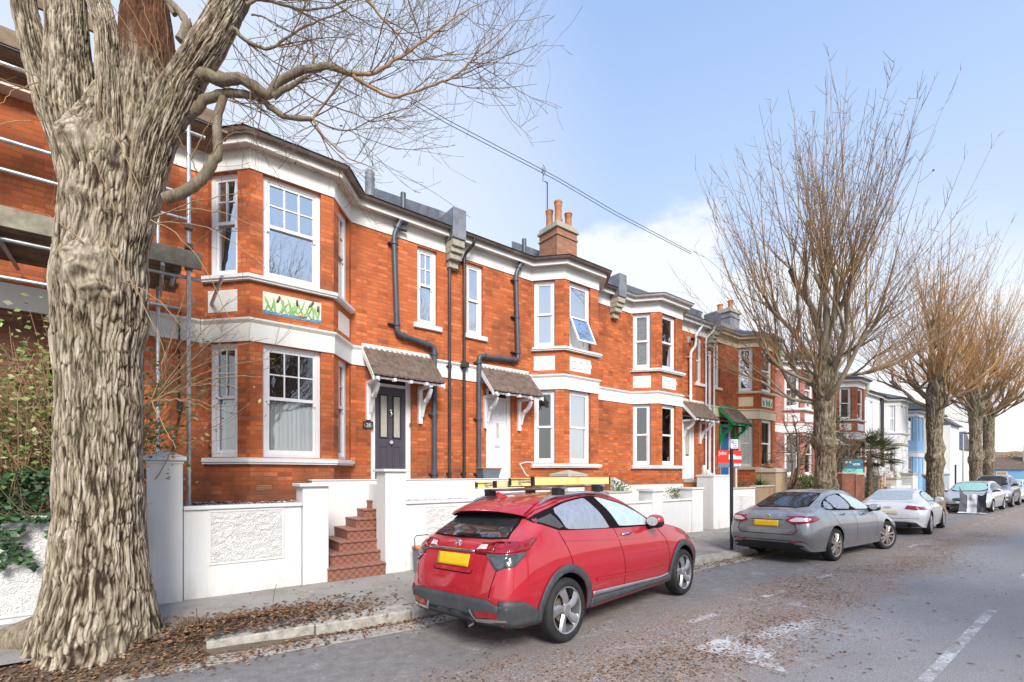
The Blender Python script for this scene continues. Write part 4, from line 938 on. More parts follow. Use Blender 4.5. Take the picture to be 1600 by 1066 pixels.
# ------------------------------------------------------------------ ground, road, kerb, pavement
KERB = [(-40, 6.0), (-6, 6.0), (0.0, 5.76), (0.6, 5.70), (2.8, 5.46), (6.5, 5.28), (10.5, 5.13), (20, 5.1), (60, 5.1), (120, 5.1)]
def kerb_y(x):
    for (a, b), (c, d) in zip(KERB, KERB[1:]):
        if a <= x <= c: return b + (d - b) * (x - a) / (c - a)
    return 5.1
def kerb_top(x): return -0.04
def strip(name, xs, ys_fn, z_fn, mat, kind='structure'):
    mb = MB(); rows = []
    for x in xs: rows.append([Vector((x, y, z_fn(x, y))) for y in ys_fn(x)])
    mb.grid(rows, mat, flip=True); return tag(mb.build(name, fixn=False, smooth=True), kind=kind)
XS = [-40, -25, -15, -10, -6, -4, -3, -2] + [-1 + 0.5 * i for i in range(50)] + [25 + 4 * i for i in range(25)]
_m = MB(); _m.face([(-900, -900, -0.6), (1500, -900, -0.6), (1500, 1200, -0.6), (-900, 1200, -0.6)], 'ground'); tag(_m.build('ground'), kind='structure')
strip('road', XS, lambda x: [-7.0 + 0.5 * i for i in range(16)] + [0.9, 1.4, 1.9, 2.4, 2.9, 3.4, 3.9, 4.4, 4.8, kerb_y(x) - 0.0], lambda x, y: road_z(y) if y > 0 else -0.02 * max(0, -y - 0.9), 'road')
def pave_z(x, y): return -0.035 + 0.045 * (y - 5.4) + 0.006 * noise.noise(Vector((x * 1.3, y * 1.7, 0)))
_xp = [x for x in XS if x < 0.4] + [0.5 + 0.25 * i for i in range(60)] + [x for x in XS if x > 15.5]
strip('pavement', _xp, lambda x: [kerb_y(x) + 0.27 + (7.75 - kerb_y(x) - 0.27) * i / 8 for i in range(9)], pave_z, 'pave')
_m = MB(); _m.box(-45, 125, -7.2, -7.0, -0.5, 0.0, 'kerb'); _m.box(-45, 125, -12, -7.2, -0.5, -0.02, 'pave'); tag(_m.build('far_pavement'), kind='structure')
# kerb stones: each a separate length of granite, a little out of line
km = MB(); x = 0.50; r_ = random.Random(5)
while x < 60:
    L = r_.uniform(0.85, 1.15) if x < 16 else 3.0; x1 = x + L - 0.012
    ya, yb = kerb_y(x) + r_.uniform(-.012, .012), kerb_y(x1) + r_.uniform(-.012, .012); za = -0.036 + r_.uniform(-.010, .010); zb = za + r_.uniform(-.008, .008); D = 0.29
    P = [Vector((x, ya, -0.4)), Vector((x1, yb, -0.4)), Vector((x1, yb + D, -0.4)), Vector((x, ya + D, -0.4)), Vector((x, ya, za)), Vector((x1, yb, zb)), Vector((x1, yb + D, zb + 0.012)), Vector((x, ya + D, za + 0.012))]
    k = len(km.v); km.v += P
    for f in [(0, 3, 2, 1), (4, 5, 6, 7), (0, 1, 5, 4), (1, 2, 6, 5), (2, 3, 7, 6), (3, 0, 4, 7)]: km.f.append(tuple(k + q for q in f)); km.m.append(km.mi('kerb')); km.col.append(None)
    x += L
tag(km.build('kerb', bevel=0.014), kind='structure')
# channel blocks in the gutter
gm = MB(); x = -1.3
while x < 14:
    L = r_.uniform(0.5, 1.3); y0 = kerb_y(x + L / 2) - 0.30 + r_.uniform(-.04, .03); dy = (kerb_y(x + L) - kerb_y(x)); z = road_z(y0 + .1) + 0.008
    if not (0.9 < x < 1.2): gm.prism([Vector((x, y0, z - 0.05)), Vector((x + L - .03, y0 + dy, z - 0.05)), Vector((x + L - .05, y0 + dy + 0.25, z - 0.05)), Vector((x, y0 + 0.26, z - 0.05))], (0, 0, 0.05 + r_.uniform(0, 0.012)), 'kerb')
    x += L
tag(gm.build('gutter_stones', bevel=0.01), kind='structure')
# road markings, worn
def sheet(mb, pts, mat, dz=0.004):
    # subdivided so that it follows the crown of the road
    a, b, c, d = [Vector((p[0], p[1], 0)) for p in pts]; n = 8; rows = []
    for i in range(n + 1):
        p, q = a.lerp(b, i / n), d.lerp(c, i / n); rows.append([Vector((w.x, w.y, road_z(w.y) + dz)) for w in [p.lerp(q, j / 4) for j in range(5)]])
    mb.grid(rows, mat)
mk = MB()
for x0 in (4.3, 11.2, 17.2, 23.2, 29.2): sheet(mk, [(x0, 0.94), (x0 + 4.0, 0.94), (x0 + 4.0, 1.03), (x0, 1.03)], 'mark')
for (x0, L) in ((5.1, 0.55), (7.0, 0.6), (9.0, 0.7), (14.5, 0.7), (16.2, .5), (22.6, .8), (24.4, .8), (26.2, .8), (28.0, .8), (30, .8), (32, .8), (34, .8), (36, .8)): sheet(mk, [(x0, 3.10), (x0 + L, 3.08), (x0 + L, 3.17), (x0, 3.19)], 'mark')
_o = mk.build('lane_markings'); tag(_o, kind='structure')
mk = MB(); sheet(mk, [(4.35, 2.28), (6.3, 2.20), (6.3, 2.26), (4.95, 2.62)], 'mark', 0.005); sheet(mk, [(4.35, 1.75), (4.95, 2.28), (4.75, 2.62), (4.32, 2.62)], 'mark', 0.0065); sheet(mk, [(4.35, 2.0), (6.15, 2.12), (6.3, 2.20), (4.35, 2.30)], 'mark', 0.008); tag(mk.build('road_arrow'), kind='structure')

# fallen leaves ---------------------------------------------------------
def leaf_quad(mb, p, s, col, up=None, mat='litter', rr=rnd):
    a = rr.uniform(0, 6.283); t = Vector((math.cos(a), math.sin(a), rr.uniform(-.25, .25))); n = up or Vector((rr.uniform(-.4, .4), rr.uniform(-.4, .4), 1)); n.normalize()
    t = (t - n * t.dot(n)).normalized(); b = n.cross(t); w = s * rr.uniform(0.5, 0.75); c = n * s * rr.uniform(-.1, .25)
    mb.face([p - t * s, p - b * w * 0.9 + c * .6, p + t * s * 1.1 + c, p + b * w + c * .4], mat, col)
def litter_col(rr):
    c = rr.choice([(0.22, 0.11, 0.06), (0.28, 0.15, 0.085), (0.14, 0.075, 0.05), (0.36, 0.22, 0.14), (0.25, 0.14, 0.09), (0.40, 0.24, 0.11), (0.10, 0.06, 0.042)]); k = rr.uniform(0.75, 1.2); return tuple(x * k for x in c)
def soil_z(a, y):
    f = max(0.0, min(1.0, (y - 5.42) / .62)); f = f * f * (3 - 2 * f)
    return -0.165 + 0.115 * f + 0.04 * math.exp(-((y - 6.1) / .35) ** 2) * math.exp(-((a - .6) / 1.1) ** 2) + 0.016 * noise.noise(Vector((a * 4, y * 4, 1)))
lm = MB(); rr = random.Random(21)
for i in range(5200):                                        # drift along the gutter
    x = rr.uniform(-2, 14) if rr.random() < 0.8 else rr.uniform(14, 40); y = kerb_y(x) - abs(rr.gauss(0, 0.22)) - 0.01
    if x < 0.7 and rr.random() < .3: continue
    leaf_quad(lm, Vector((x, y, road_z(y) + 0.012 + rr.uniform(0, 0.02))), rr.uniform(0.010, 0.028), tuple(c * .85 for c in litter_col(rr)), rr=rr)
for i in range(15000):                                       # crushed band in the carriageway
    x = 1.6 + 18 * rr.random() ** 1.3; y = 2.75 + rr.gauss(0, 0.42) + 0.25 * math.sin(x * 0.9)
    if noise.noise(Vector((x * 0.7, y * 1.1, 4))) < -0.05 and rr.random() < 0.8: continue
    leaf_quad(lm, Vector((x, y, road_z(y) + 0.008)), rr.uniform(0.006, 0.019), litter_col(rr), Vector((rr.uniform(-.2, .2), rr.uniform(-.2, .2), 1)), rr=rr)
for i in range(3600):                                        # heap in the tree pit
    a = rr.gauss(0.95, 0.75); y = rr.gauss(6.05, 0.26)
    if a < -0.1 or a > 2.9 or y > 6.75: continue
    z = max(pave_z(a, y), -0.03) + 0.01 + 0.11 * math.exp(-((a - .9) / .75) ** 2 - ((y - 6.0) / .3) ** 2) * rr.uniform(0.2, 1)
    if y < kerb_y(a): z = road_z(y) + 0.02
    leaf_quad(lm, Vector((a, y, z)), rr.uniform(0.012, 0.034), tuple(c * .8 for c in litter_col(rr)), rr=rr)
for i in range(600):
    x = rr.uniform(0.8, 16); y = rr.uniform(5.4, 7.35); leaf_quad(lm, Vector((x, y, pave_z(x, y) + 0.012)), rr.uniform(0.009, 0.026), litter_col(rr), rr=rr)
for i in range(3300):
    x = rr.uniform(-1.8, 1.3); y = rr.gauss(5.70, .22); leaf_quad(lm, Vector((x, y, soil_z(x, y) + .012 + .02 * rr.random() if x < .50 or y > kerb_y(x) + .28 else road_z(y) + .015)), rr.uniform(0.010, 0.028), litter_col(rr), rr=rr)
for i in range(260):
    x = rr.uniform(2, 14); y = rr.uniform(-.5, 2.4); leaf_quad(lm, Vector((x, y, road_z(y) + 0.008)), rr.uniform(0.01, 0.03), litter_col(rr), rr=rr)
tag(lm.build('fallen_leaves'), kind='stuff')
# tree pit soil mound
mb = MB(); rows = []
for i in range(25):
    a = -1.9 + 4.2 * i / 24; rows.append([Vector((a, y, soil_z(a, y))) for y in [5.40 + 0.075 * k for k in range(21)]])
mb.grid(rows, 'soil', flip=True); tag(mb.build('tree_pit_soil', smooth=True), kind='structure')

# ------------------------------------------------------------------ garden walls
WY = 7.4
def pillar(mb, x0, x1, y0, y1, zt, mat='render', cap=0.04, capmat=None, peak=0.0, capover=0.03):
    mb.box(x0, x1, y0, y1, -0.3, zt - cap, mat)
    c = capmat or mat
    mb.box(x0 - capover, x1 + capover, y0 - capover, y1 + capover, zt - cap + 0.001, zt, c)
    if peak:
        mb.box(x0 - 0.012, x1 + 0.012, y0 - 0.012, y1 + 0.012, zt - cap - 0.04, zt - cap - 0.001, c)
        ap = Vector(((x0 + x1) / 2, (y0 + y1) / 2, zt + peak)); q = [Vector((x0 - capover, y0 - capover, zt + .001)), Vector((x1 + capover, y0 - capover, zt + .001)), Vector((x1 + capover, y1 + capover, zt + .001)), Vector((x0 - capover, y1 + capover, zt + .001))]
        for i in range(4): mb.face([q[i], q[(i + 1) % 4], ap], c)
def garden_wall(label, x0, x1, zt, pan=None, mat='render', th=0.16, pillars=(), cap=True, panmat='panel', returns=(), capmat=None, y=WY):
    t = thing('garden_wall', label, 'garden wall', (x0, y, 0), 'front garden walls')
    mb = MB(); mb.box(x0, x1, y, y + th, -0.3, zt - 0.05, mat); mb.build('wall', t, bevel=0.008)
    if cap: mb = MB(); mb.box(x0 - 0.001, x1 + 0.001, y - 0.035, y + th + 0.03, zt - 0.049, zt, capmat or mat); mb.build('coping', t, bevel=0.012)
    if pan:
        a, b, c, d = pan; mb = MB(); n = 70; m = 40
        rows = [[Vector((a + (b - a) * i / n, y - 0.004 - (0.020 * max(0, noise.voronoi(Vector(((a + (b - a) * i / n) * 9.0 + 1.2 * noise.noise(Vector((i * .12, j * .12, 3))), (c + (d - c) * j / m) * 11.0, 2.0)))[0][1] - noise.voronoi(Vector(((a + (b - a) * i / n) * 9.0 + 1.2 * noise.noise(Vector((i * .12, j * .12, 3))), (c + (d - c) * j / m) * 11.0, 2.0)))[0][0]) ** 0.6 if 0 < i < n and 0 < j < m else 0), c + (d - c) * j / m)) for i in range(n + 1)] for j in range(m + 1)]
        mb.grid(rows, panmat); mb.build('textured_panel', t, smooth=True)
        mb = MB()
        for (p, q, r, s) in ((a - 0.03, b + 0.03, c - 0.03, c), (a - 0.03, b + 0.03, d, d + 0.03), (a - 0.03, a, c, d), (b, b + 0.03, c, d)): mb.box(p, q, y - 0.014, y + 0.01, r, s, mat)
        mb.build('panel_border', t, bevel=0.006)
    for p in pillars:
        mb = MB(); pillar(mb, *p[:5], **(p[5] if len(p) > 5 else {})); mb.build('pillar', t, bevel=0.008)
    for (a, b, c, d, zz) in returns:
        mb = MB(); mb.box(a, b, c, d, -0.3, zz, mat); mb.build('return_wall', t, bevel=0.008)
    return t
x_ = lambda px: XY(px, WY)
gw1 = garden_wall('white rendered wall with a textured panel between the tall pillar and the tiled steps', 0.40, 1.83, 1.26, (0.70, 1.56, 0.50, 1.17), pillars=[(0.02, 0.39, WY - 0.03, WY + 0.36, 1.90, dict(peak=0.09, cap=0.05, capover=0.04)), (1.84, 2.21, WY - 0.02, WY + 0.36, 1.54, dict(cap=0.045, capover=0.05))], returns=[(2.05, 2.21, WY + 0.361, 8.4, 1.22)])
gw2 = garden_wall('white rendered wall with a textured panel beyond the steps and behind the red car', 3.48, 6.6, 1.22, (3.85, 5.6, 0.45, 1.10), pillars=[(3.11, 3.47, WY - 0.03, WY + 0.36, 1.765, dict(cap=0.045, capover=0.045))], returns=[(3.3, 3.46, WY + 0.361, 8.6, 1.5)])
mb = MB(); mb.box(2.3, 8.2, 8.62, 8.78, -0.3, 1.56, 'render'); mb.box(2.28, 8.2, 8.60, 8.80, 1.561, 1.585, 'render'); tag(mb.build('terrace_wall', bevel=0.01), 'upper white retaining wall in front of the two doors', 'retaining wall')
mb = MB(); mb.box(3.0, 8.2, 8.785, 9.598, -0.3, 1.48, 'stone'); tag(mb.build('door_landing'), kind='structure')
# tiled steps
st = MB(); PXS = [(513, 889), (515, 867), (530, 847), (543, 828), (556, 811), (569, 796), (579, 782), (585, 768)]; prevz = -0.3
for i, (px, py) in enumerate(PXS):
    yf = WY + 0.17 * i - (0.06 if i == 0 else 0); p = PY(px, py, yf); z = p.z; xl = p.x; xr = 3.10 if i < 2 else 3.6; yb = 8.615 - 0.002 * i
    st.box(xl, xr, yf, yb, prevz - 0.002, z - 0.03, 'steps'); st.box(xl - 0.008, xr + 0.001 * i, yf - 0.022, yb + 0.001, z - 0.0299, z, 'steps'); prevz = z - 0.03
tag(st.build('front_steps', bevel=0.006), 'flight of red and black chequered quarry tile steps between white pillars', 'steps')
# gravel beds
gm = MB(); rr = random.Random(4)
gm.box(0.40, 2.04, WY + 0.165, 9.59, 1.0, 1.17, 'soil'); gm.box(3.48, 6.6, WY + 0.165, 8.61, 1.0, 1.13, 'soil')
for i in range(5200):
    if rr.random() < 0.5: x, y, z = rr.uniform(0.42, 2.02), rr.uniform(WY + .2, 9.5), 1.20
    else: x, y, z = rr.uniform(3.5, 6.6), rr.uniform(WY + .2, 8.6), 1.15
    k = rr.choice([0.10, 0.16, 0.25, 0.45, 0.6]); leaf_quad(gm, Vector((x, y, z + rr.uniform(-.02, .025))), rr.uniform(0.02, 0.04), (k, k, k * 1.12), mat='gravel', rr=rr)
tag(gm.build('slate_chippings'), kind='stuff')
# further walls
mb = MB()
p = PY(901, 731, 7.9)
cap_p = thing('gate_pillar', 'white gate pillar with a shallow pyramid cap behind the ladders', 'pillar', (p.x, 7.9, 0)); pillar(mb, p.x - 0.27, p.x + 0.27, 7.9, 8.44, 1.68, 'render', 0.06, 'cap_stone', 0.10, 0.06); mb.build('pillar', cap_p, bevel=0.01)
gw3 = garden_wall('low white garden wall with two square pillars in front of the third bay', x_(955), x_(1080), 1.0, pillars=[(x_(1018), x_(1018) + 0.45, WY - 0.04, WY + 0.4, 1.30, dict(cap=0.07, capover=0.04, capmat='trim_white')), (x_(1080), x_(1080) + 0.55, WY - 0.04, WY + 0.45, 1.30, dict(cap=0.05, capover=0.03))], capmat='trim_white')
_a = PY(960, 746, 8.4); _b = PY(1018, 777, 8.4); mb = MB(); mb.prism([_a, Vector((_a.x, _a.y, 0)), Vector((_b.x, _b.y, 0)), _b], (0, 0.14, 0), 'render'); tag(mb.build('ramp_wall', bevel=0.008), 'sloping white stair-side wall below the third bay window', 'stair wall')
mb = MB(); _q = XY(985, 8.9); mb.box(_q, XY(1068, 8.9), 8.91, 8.949, 0.0, 1.36, 'render'); tag(mb.build('plinth'), 'white painted plinth under the third bay', 'plinth')
gw4 = garden_wall('white wall with pebbledash panel beside the tall pillar near the agent board', x_(1144), x_(1180), 1.26, (x_(1146), x_(1176), 0.0, 0.98), pillars=[(x_(1113), x_(1142), WY - 0.04, WY + 0.5, 1.66, dict(cap=0.06, capover=0.02))], panmat='pebble', capmat='cap_stone')
gw5 = garden_wall('brown roughcast wall with sloping pale coping and sandstone end pillar', x_(1180.5), x_(1209), 1.30, mat='brownwall', capmat='cap_stone', pillars=[(x_(1210), x_(1228), WY - 0.05, WY + 0.6, 1.88, dict(mat='sand', cap=0.14, capmat='cap_stone', capover=0.04))])
gw6 = garden_wall('low stone-coped wall under the bare garden tree', x_(1229), x_(1300), 1.02, mat='brownwall', capmat='cap_stone')
gw7 = garden_wall('red brick wall with twin pillars under the teal agent board', x_(1316), x_(1335), 1.75, mat='brick_wall', capmat='cap_stone', pillars=[(x_(1335.5), x_(1349), WY - 0.05, WY + 0.5, 1.75, dict(mat='brick_wall', cap=0.1, capmat='cap_stone'))])
gw8 = garden_wall('grey rendered wall with stone pillars in front of the white house', x_(1392), x_(1424), 1.15, mat='render_grey', capmat='cap_stone', pillars=[(x_(1399), x_(1407), WY - 0.05, WY + 0.5, 1.5, dict(mat='render_grey', cap=0.1, capmat='stone')), (x_(1424.5), x_(1433), WY - 0.05, WY + 0.5, 1.75, dict(mat='render_grey', cap=0.12, capmat='stone'))])
_a = PY(1372, 735, 8.6); _b = PY(1416, 757, 8.6); mb = MB(); mb.prism([_a, Vector((_a.x, 8.6, 0)), Vector((_b.x, 8.6, 0)), _b, _b + Vector((0, 0, .3)), _a + Vector((0, 0, .35))], (0, 0.3, 0), 'render_grey'); tag(mb.build('stair_wall', bevel=0.01), 'sloping grey stair wall by the white house', 'stair wall')
_a = PY(1436, 740, 8.3); _b = PY(1452, 756, 8.3); mb = MB(); mb.prism([_a, Vector((_a.x, 8.3, 0)), Vector((_b.x, 8.3, 0)), _b], (0, 0.3, 0), 'render_blue'); tag(mb.build('stair_wall'), 'sloping blue stair wall by the blue house', 'stair wall')
_a = XY(1372, 7.8); mb = MB(); mb.box(_a, XY(1391, 7.8), 7.8, 7.86, 0, 1.45, 'fence')
for k in range(5): q = _a + (XY(1391, 7.8) - _a) * k / 4; mb.box(q - .06, q + .06, 7.76, 7.9, 0, 1.6, 'timber')
tag(mb.build('panel_fence'), 'short orange timber panel fence before the white house', 'fence')
gwl = garden_wall('rough white wall under the ivy at the left edge', -5.0, 0.0, 1.22, (-4.6, -0.2, 0.15, 1.1), mat='render_cool')
p = PY(1484, 745, 7.4); mb = MB(); pillar(mb, p.x - .05, p.x + .35, 7.4, 7.9, 1.75, 'render_cool', 0.1, 'render_cool', 0.35, 0.05); tag(mb.build('gate_pillar', bevel=0.01), 'white gate pier with pointed cap right of the third street tree', 'pillar')

# bins, doorstep things ---------------------------------------------------
def caddy(label, loc, w, d, h, rz=0, handle=True, lid='orange'):
    t = thing('food_caddy', label, 'bin', loc, 'grey bins with orange lids'); L = Vector(loc); mb = MB()
    rows = []
    for (k, z) in ((0.78, 0.0), (0.82, 0.02), (0.98, h * 0.86), (1.04, h * 0.87), (1.04, h * 0.93)):
        rows.append([L + Vector((sx * w / 2 * k, sy * d / 2 * k, z)) for sx, sy in ((-1, -.85), (-.85, -1), (.85, -1), (1, -.85), (1, .85), (.85, 1), (-.85, 1), (-1, .85))])
    mb.grid(rows, 'bin_grey', True); mb.face(rows[0][::-1], 'bin_grey'); mb.face(rows[-1], 'bin_grey'); mb.build('bin_body', t, bevel=0.004)
    mb = MB(); mb.box(L.x - w * .53, L.x + w * .53, L.y - d * .53, L.y + d * .53, L.z + h * 0.931, L.z + h, lid); mb.build('lid', t, bevel=0.012)
    if handle:
        mb = MB(); mb.tube([L + Vector((-w * .52, 0, h * .85)), L + Vector((-w * .54, 0, h * 1.32)), L + Vector((-w * .40, 0, h * 1.40)), L + Vector((w * .40, 0, h * 1.40)), L + Vector((w * .54, 0, h * 1.32)), L + Vector((w * .52, 0, h * .85))], 0.008, 'black', 6); mb.build('handle', t)
caddy('grey caddy with orange lid and raised handle beside the red car', (*PY(660, 0, 7.1).xy, pave_z(3.5, 7.1)), 0.26, 0.26, 0.45)
_q = PY(764, 748, 8.9); caddy('grey recycling box with orange lid on the landing by the white panelled door', (_q.x, 8.92, 1.585), 0.52, 0.34, 0.24, handle=False)
_m = MB(); _q = XY(1100, 9.1); 
for k, (dx, h_) in enumerate(((0, .5), (.25, .34), (0.45, .22))): _m.lathe((_q + dx, 9.1, 1.5), [(.07, 0), (.1, h_ * .3), (.06, h_ * .6), (.08, h_ * .8), (.04, h_)], 'trim_white', 12)
tag(_m.build('garden_ornament', smooth=True), 'cluster of white ornaments beside the arched white door', 'ornament')
_m = MB(); _m.tube([PY(812, 725, 8.3), PY(822, 742, 8.3), PY(826, 744, 8.3)], 0.015, 'trim_white', 6); _m.tube([PY(812, 725, 8.3), PY(822, 722, 8.3), PY(840, 723, 8.3)], 0.012, 'trim_white', 6); tag(_m.build('tube_rail'), 'thin white bent rail on the landing behind the ladders', 'rail')

# ------------------------------------------------------------------ signs and posts
# parking sign on its dark post
b = Vector((11.84 * 0.955, 6.112 * 0.955, -0.05)); b = PD(1143, 855, 10.75); b.z = -0.06
t = thing('parking_sign', 'small white parking plate on a dark post by the kerb', 'sign', b)
mb = MB(); mb.tube([b, b + Vector((0, 0, 2.34))], 0.038, 'post', 12); mb.build('post', t, smooth=True)
fx = Vector((SN * .9 + .05, -CS * .9, 0)).normalized(); fn = Vector((-fx.y, fx.x, 0)) * -1
pc = b + Vector((0, 0, 2.28)) + fx * 0.03; mb = MB(); mb.lbox((pc, fx, Vector((fx.y, -fx.x, 0)), Vector((0, 0, 1))), -0.07, 0.10, 0.040, 0.046, 0.04, 0.245, 'ink_white'); sp = mb.build('sign_plate', t)
oo = pc + Vector((fx.y, -fx.x, 0)) * 0.049
mb = MB(); mb.lbox((oo, fx, Vector((fx.y, -fx.x, 0)), Vector((0, 0, 1))), -0.055, -0.005, -0.001, 0.001, 0.165, 0.225, 'ink_blue'); mb.build('symbol', sp)
text_part('P', sp, oo + fx * -0.043 + Vector((0, 0, 0.173)) + Vector((fx.y, -fx.x, 0)) * .002, fx, (0, 0, 1), 0.06, 'ink_white')
mb = MB()
for k in range(4): mb.lbox((oo, fx, Vector((fx.y, -fx.x, 0)), Vector((0, 0, 1))), -0.02 if k else 0.01, 0.07, -0.001, 0.001, 0.195 - k * 0.042 - .006, 0.195 - k * 0.042 + 0.006, 'ink_blue')
mb.build('ruled_lines', sp)
def board_sign(label, px0, px1, pyt, pyb, Y, split, top, low, postpx, texts, postmat):
    a = PY(px0, pyt, Y); c = PY(px1, pyb, Y); zt, zb = (a.z + PY(px1, pyt, Y).z) / 2, (PY(px0, pyb, Y).z + c.z) / 2
    ctr = (a + c) / 2; W = (c - a).length; fx = Vector((SN, -CS, 0)); fx = (fx * 0.55 + Vector((1, 0, 0)) * 0.45).normalized(); out = Vector((fx.y, -fx.x, 0))
    # plate width so that it spans the sighted edges at this heading
    pr = lambda p: 800 + FOC * (p.x * SN - p.y * CS) / (p.x * CS + p.y * SN)
    ctr = PY((px0 + px1) / 2, (pyt + pyb) / 2, Y); w = 0.4
    for _ in range(30): w *= (px1 - px0) / (pr(ctr + fx * w) - pr(ctr - fx * w))
    D = ctr.x * CS + ctr.y * SN; hh = (pyb - pyt) / FOC * D; z0 = ctr.z - hh / 2
    pp = PY(postpx, 0, Y); t = thing('agent_board', label, 'sign', (pp.x, pp.y, 0)); fr = (Vector((ctr.x, ctr.y, z0)), fx, out, Vector((0, 0, 1)))
    mb = MB(); mb.lbox(fr, -w, w, -0.01, 0.012, hh * split, hh, top); mb.lbox(fr, -w, w, -0.01, 0.012, 0, hh * split - 0.001, low); bd = mb.build('board', t)
    s = (postpx - (px0 + px1) / 2) / (px1 - px0) * 2 * w
    mb = MB(); mb.lbox((Vector((ctr.x, ctr.y, 0)), fx, out, Vector((0, 0, 1))), s - 0.035, s + 0.035, -0.07, -0.012, -0.1, z0 + hh * 0.9, postmat); mb.build('post', t)
    for (txt, u, v, size, mat, al, bo) in texts: text_part(txt, bd, fr[0] + fx * (u * w) + out * 0.013 + Vector((0, 0, v * hh)), fx, (0, 0, 1), size * hh, mat, align=al, bold=bo)
board_sign('red and slate letting board mounted in the garden behind the dark post', 1121.5, 1159, 704, 730.5, 8.0, 0.26, 'sign_red', 'sign_slate', 1151, [('John', -0.93, 0.74, 0.30, 'ink_white', 'LEFT', 0), ('Hilton', 0.95, 0.50, 0.36, 'ink_white', 'RIGHT', 0.012), ('LET BY', 0.95, 0.09, 0.17, 'ink_white', 'RIGHT', 0.008)], 'timber')
board_sign('teal agent board with a mint strip above the red brick wall', 1315.5, 1348, 717.5, 738.5, 7.9, 0.28, 'sign_teal', 'sign_mint', 1331, [('TAYLOR', -0.75, 0.70, 0.17, 'ink_white', 'LEFT', 0.008), ('MICHAEL', 0.72, 0.55, 0.17, 'ink_white', 'RIGHT', 0.008)], 'timber')
# plain dark pole and lamp column further on
b = PD(1493, 780, 27.5); b.z = -.05; mb = MB(); mb.tube([b, (b.x, b.y, PD(1493, 726, 27.5).z)], 0.045, 'post', 8); tag(mb.build('bollard_post'), 'plain dark post on the pavement before the far silver car', 'post')
b = PD(1505, 770, 52); b.z = -.05; t = thing('street_lamp', 'slim pale lamp column with a short arm at the end of the street', 'street lamp', b); zt = PD(1505, 678, 52).z
mb = MB(); mb.tube([b, (b.x, b.y, 2), (b.x, b.y, zt)], [0.11, 0.09, 0.06], 'post_grey', 8); mb.build('column', t); mb = MB(); q = PD(1512, 677, 52); mb.tube([(b.x, b.y, zt), (q.x, q.y, zt + 0.1)], 0.05, 'post', 6); mb.build('arm', t)
mb = MB(); q2 = PD(1514.5, 677, 52); mb.tube([q, q2], [0.1, 0.12], 'post', 8); mb.build('lantern', t)
# overhead wires
for i, (pts, r, lab) in enumerate(((((640, 152, 14), (700, 188, 15), (870, 277, 17), (960, 330, 18.5), (1080, 394, 21)), 0.011, 'upper of the two telephone wires crossing the sky'), (((640, 160, 13.9), (700, 194, 14.9), (870, 282, 16.9), (960, 335, 18.4), (1080, 397, 20.9)), 0.011, 'lower of the two telephone wires crossing the sky'), (((560, 235, 9.5), (610, 262, 10), (680, 302, 10.8), (735, 340, 11.6)), 0.004, 'faint thin wire from the big tree to the brick parapet'))):
    P = [PD(*p) for p in pts]; q = []
    for k in range(len(P) - 1):
        for s in range(4): q.append(P[k].lerp(P[k + 1], s / 4))
    q.append(P[-1]); mb = MB(); mb.tube(q, r, 'post', 5); tag(mb.build('overhead_wire'), lab, 'wire', 'telephone wires')

# ------------------------------------------------------------------ scaffold at the left
sc = thing('scaffolding', 'tube scaffolding with timber decks around the nearest house', 'scaffolding', (-1.0, 8.2, 0))
SY = 8.2
def sp(pts, r=0.026, mat='steel'): mb = MB(); mb.tube(pts, r, mat, 10); mb.build('pole', sc, smooth=True)
p = PY(295, 0, SY); pz = PY(295, 160, SY).z
sp([(p.x, SY, 1.17), (p.x, SY, pz + 1.2)], 0.028); p2 = PY(247, 0, 9.2); sp([(p2.x, 9.2, 1.17), (p2.x, 9.2, 8)], 0.028)
mb = MB(); mb.tube([(p.x, SY, 1.17), (p.x, SY, 1.24)], 0.045, 'yellow_tape', 10); mb.build('pole_sleeve', sc)
for (a, b_) in (((-3, SY, PY(40, 229, SY).z), (p.x, SY, PY(40, 229, SY).z)), ((-3, SY, PY(40, 275, SY).z), (p.x + .02, SY, PY(40, 275, SY).z)), ((-3, SY + .05, PY(40, 379, SY).z), (p.x + .15, SY + .05, PY(40, 379, SY).z)), ((-3, SY + .1, PY(40, 436, SY).z), (p.x - .1, SY + .1, PY(40, 436, SY).z)), ((-3, SY, PY(60, 120, SY).z), (p.x + 0.2, SY, PY(60, 120, SY).z))): sp([a, b_])
zd = PY(275, 405, SY).z
mb = MB(); mb.box(-3, PY(315, 0, SY - .06).x, SY - .10, SY - .06, zd - 0.11, zd + 0.13, 'plank'); mb.build('toe_board', sc, bevel=0.004)
for k in range(5): mb = MB(); y = SY + 0.0 + k * 0.235; mb.box(-3, 0.42 - 0.02 * (k % 3), y, y + 0.225, zd - 0.12, zd - 0.08, 'plank_dark'); mb.build('deck_board', sc, bevel=0.004)
for x in (-1.4, 0.2, 0.9): sp([(x, SY - 0.15, zd - 0.16), (x, 9.5, zd - 0.16)])
zt = PY(330, 190, SY).z
mb = MB(); mb.box(-3, 0.86, SY - .12, SY - .08, zt - 0.1, zt + 0.10, 'plank_dark'); mb.build('toe_board', sc, bevel=0.004)
for k in range(3): mb = MB(); y = SY - .05 + k * 0.235; mb.box(-3, 0.98 - 0.03 * (k % 3), y, y + 0.225, zt - 0.12, zt - 0.08, 'plank_dark'); mb.build('deck_board', sc, bevel=0.004)
mb = MB(); mb.box(-3, 1.0, SY - .12, SY - .08, zt + 0.5, zt + 0.72, 'plank_dark'); mb.build('guard_board', sc)
sp([PY(268, 445, SY), PY(280, 388, SY + 0.6)], 0.026)
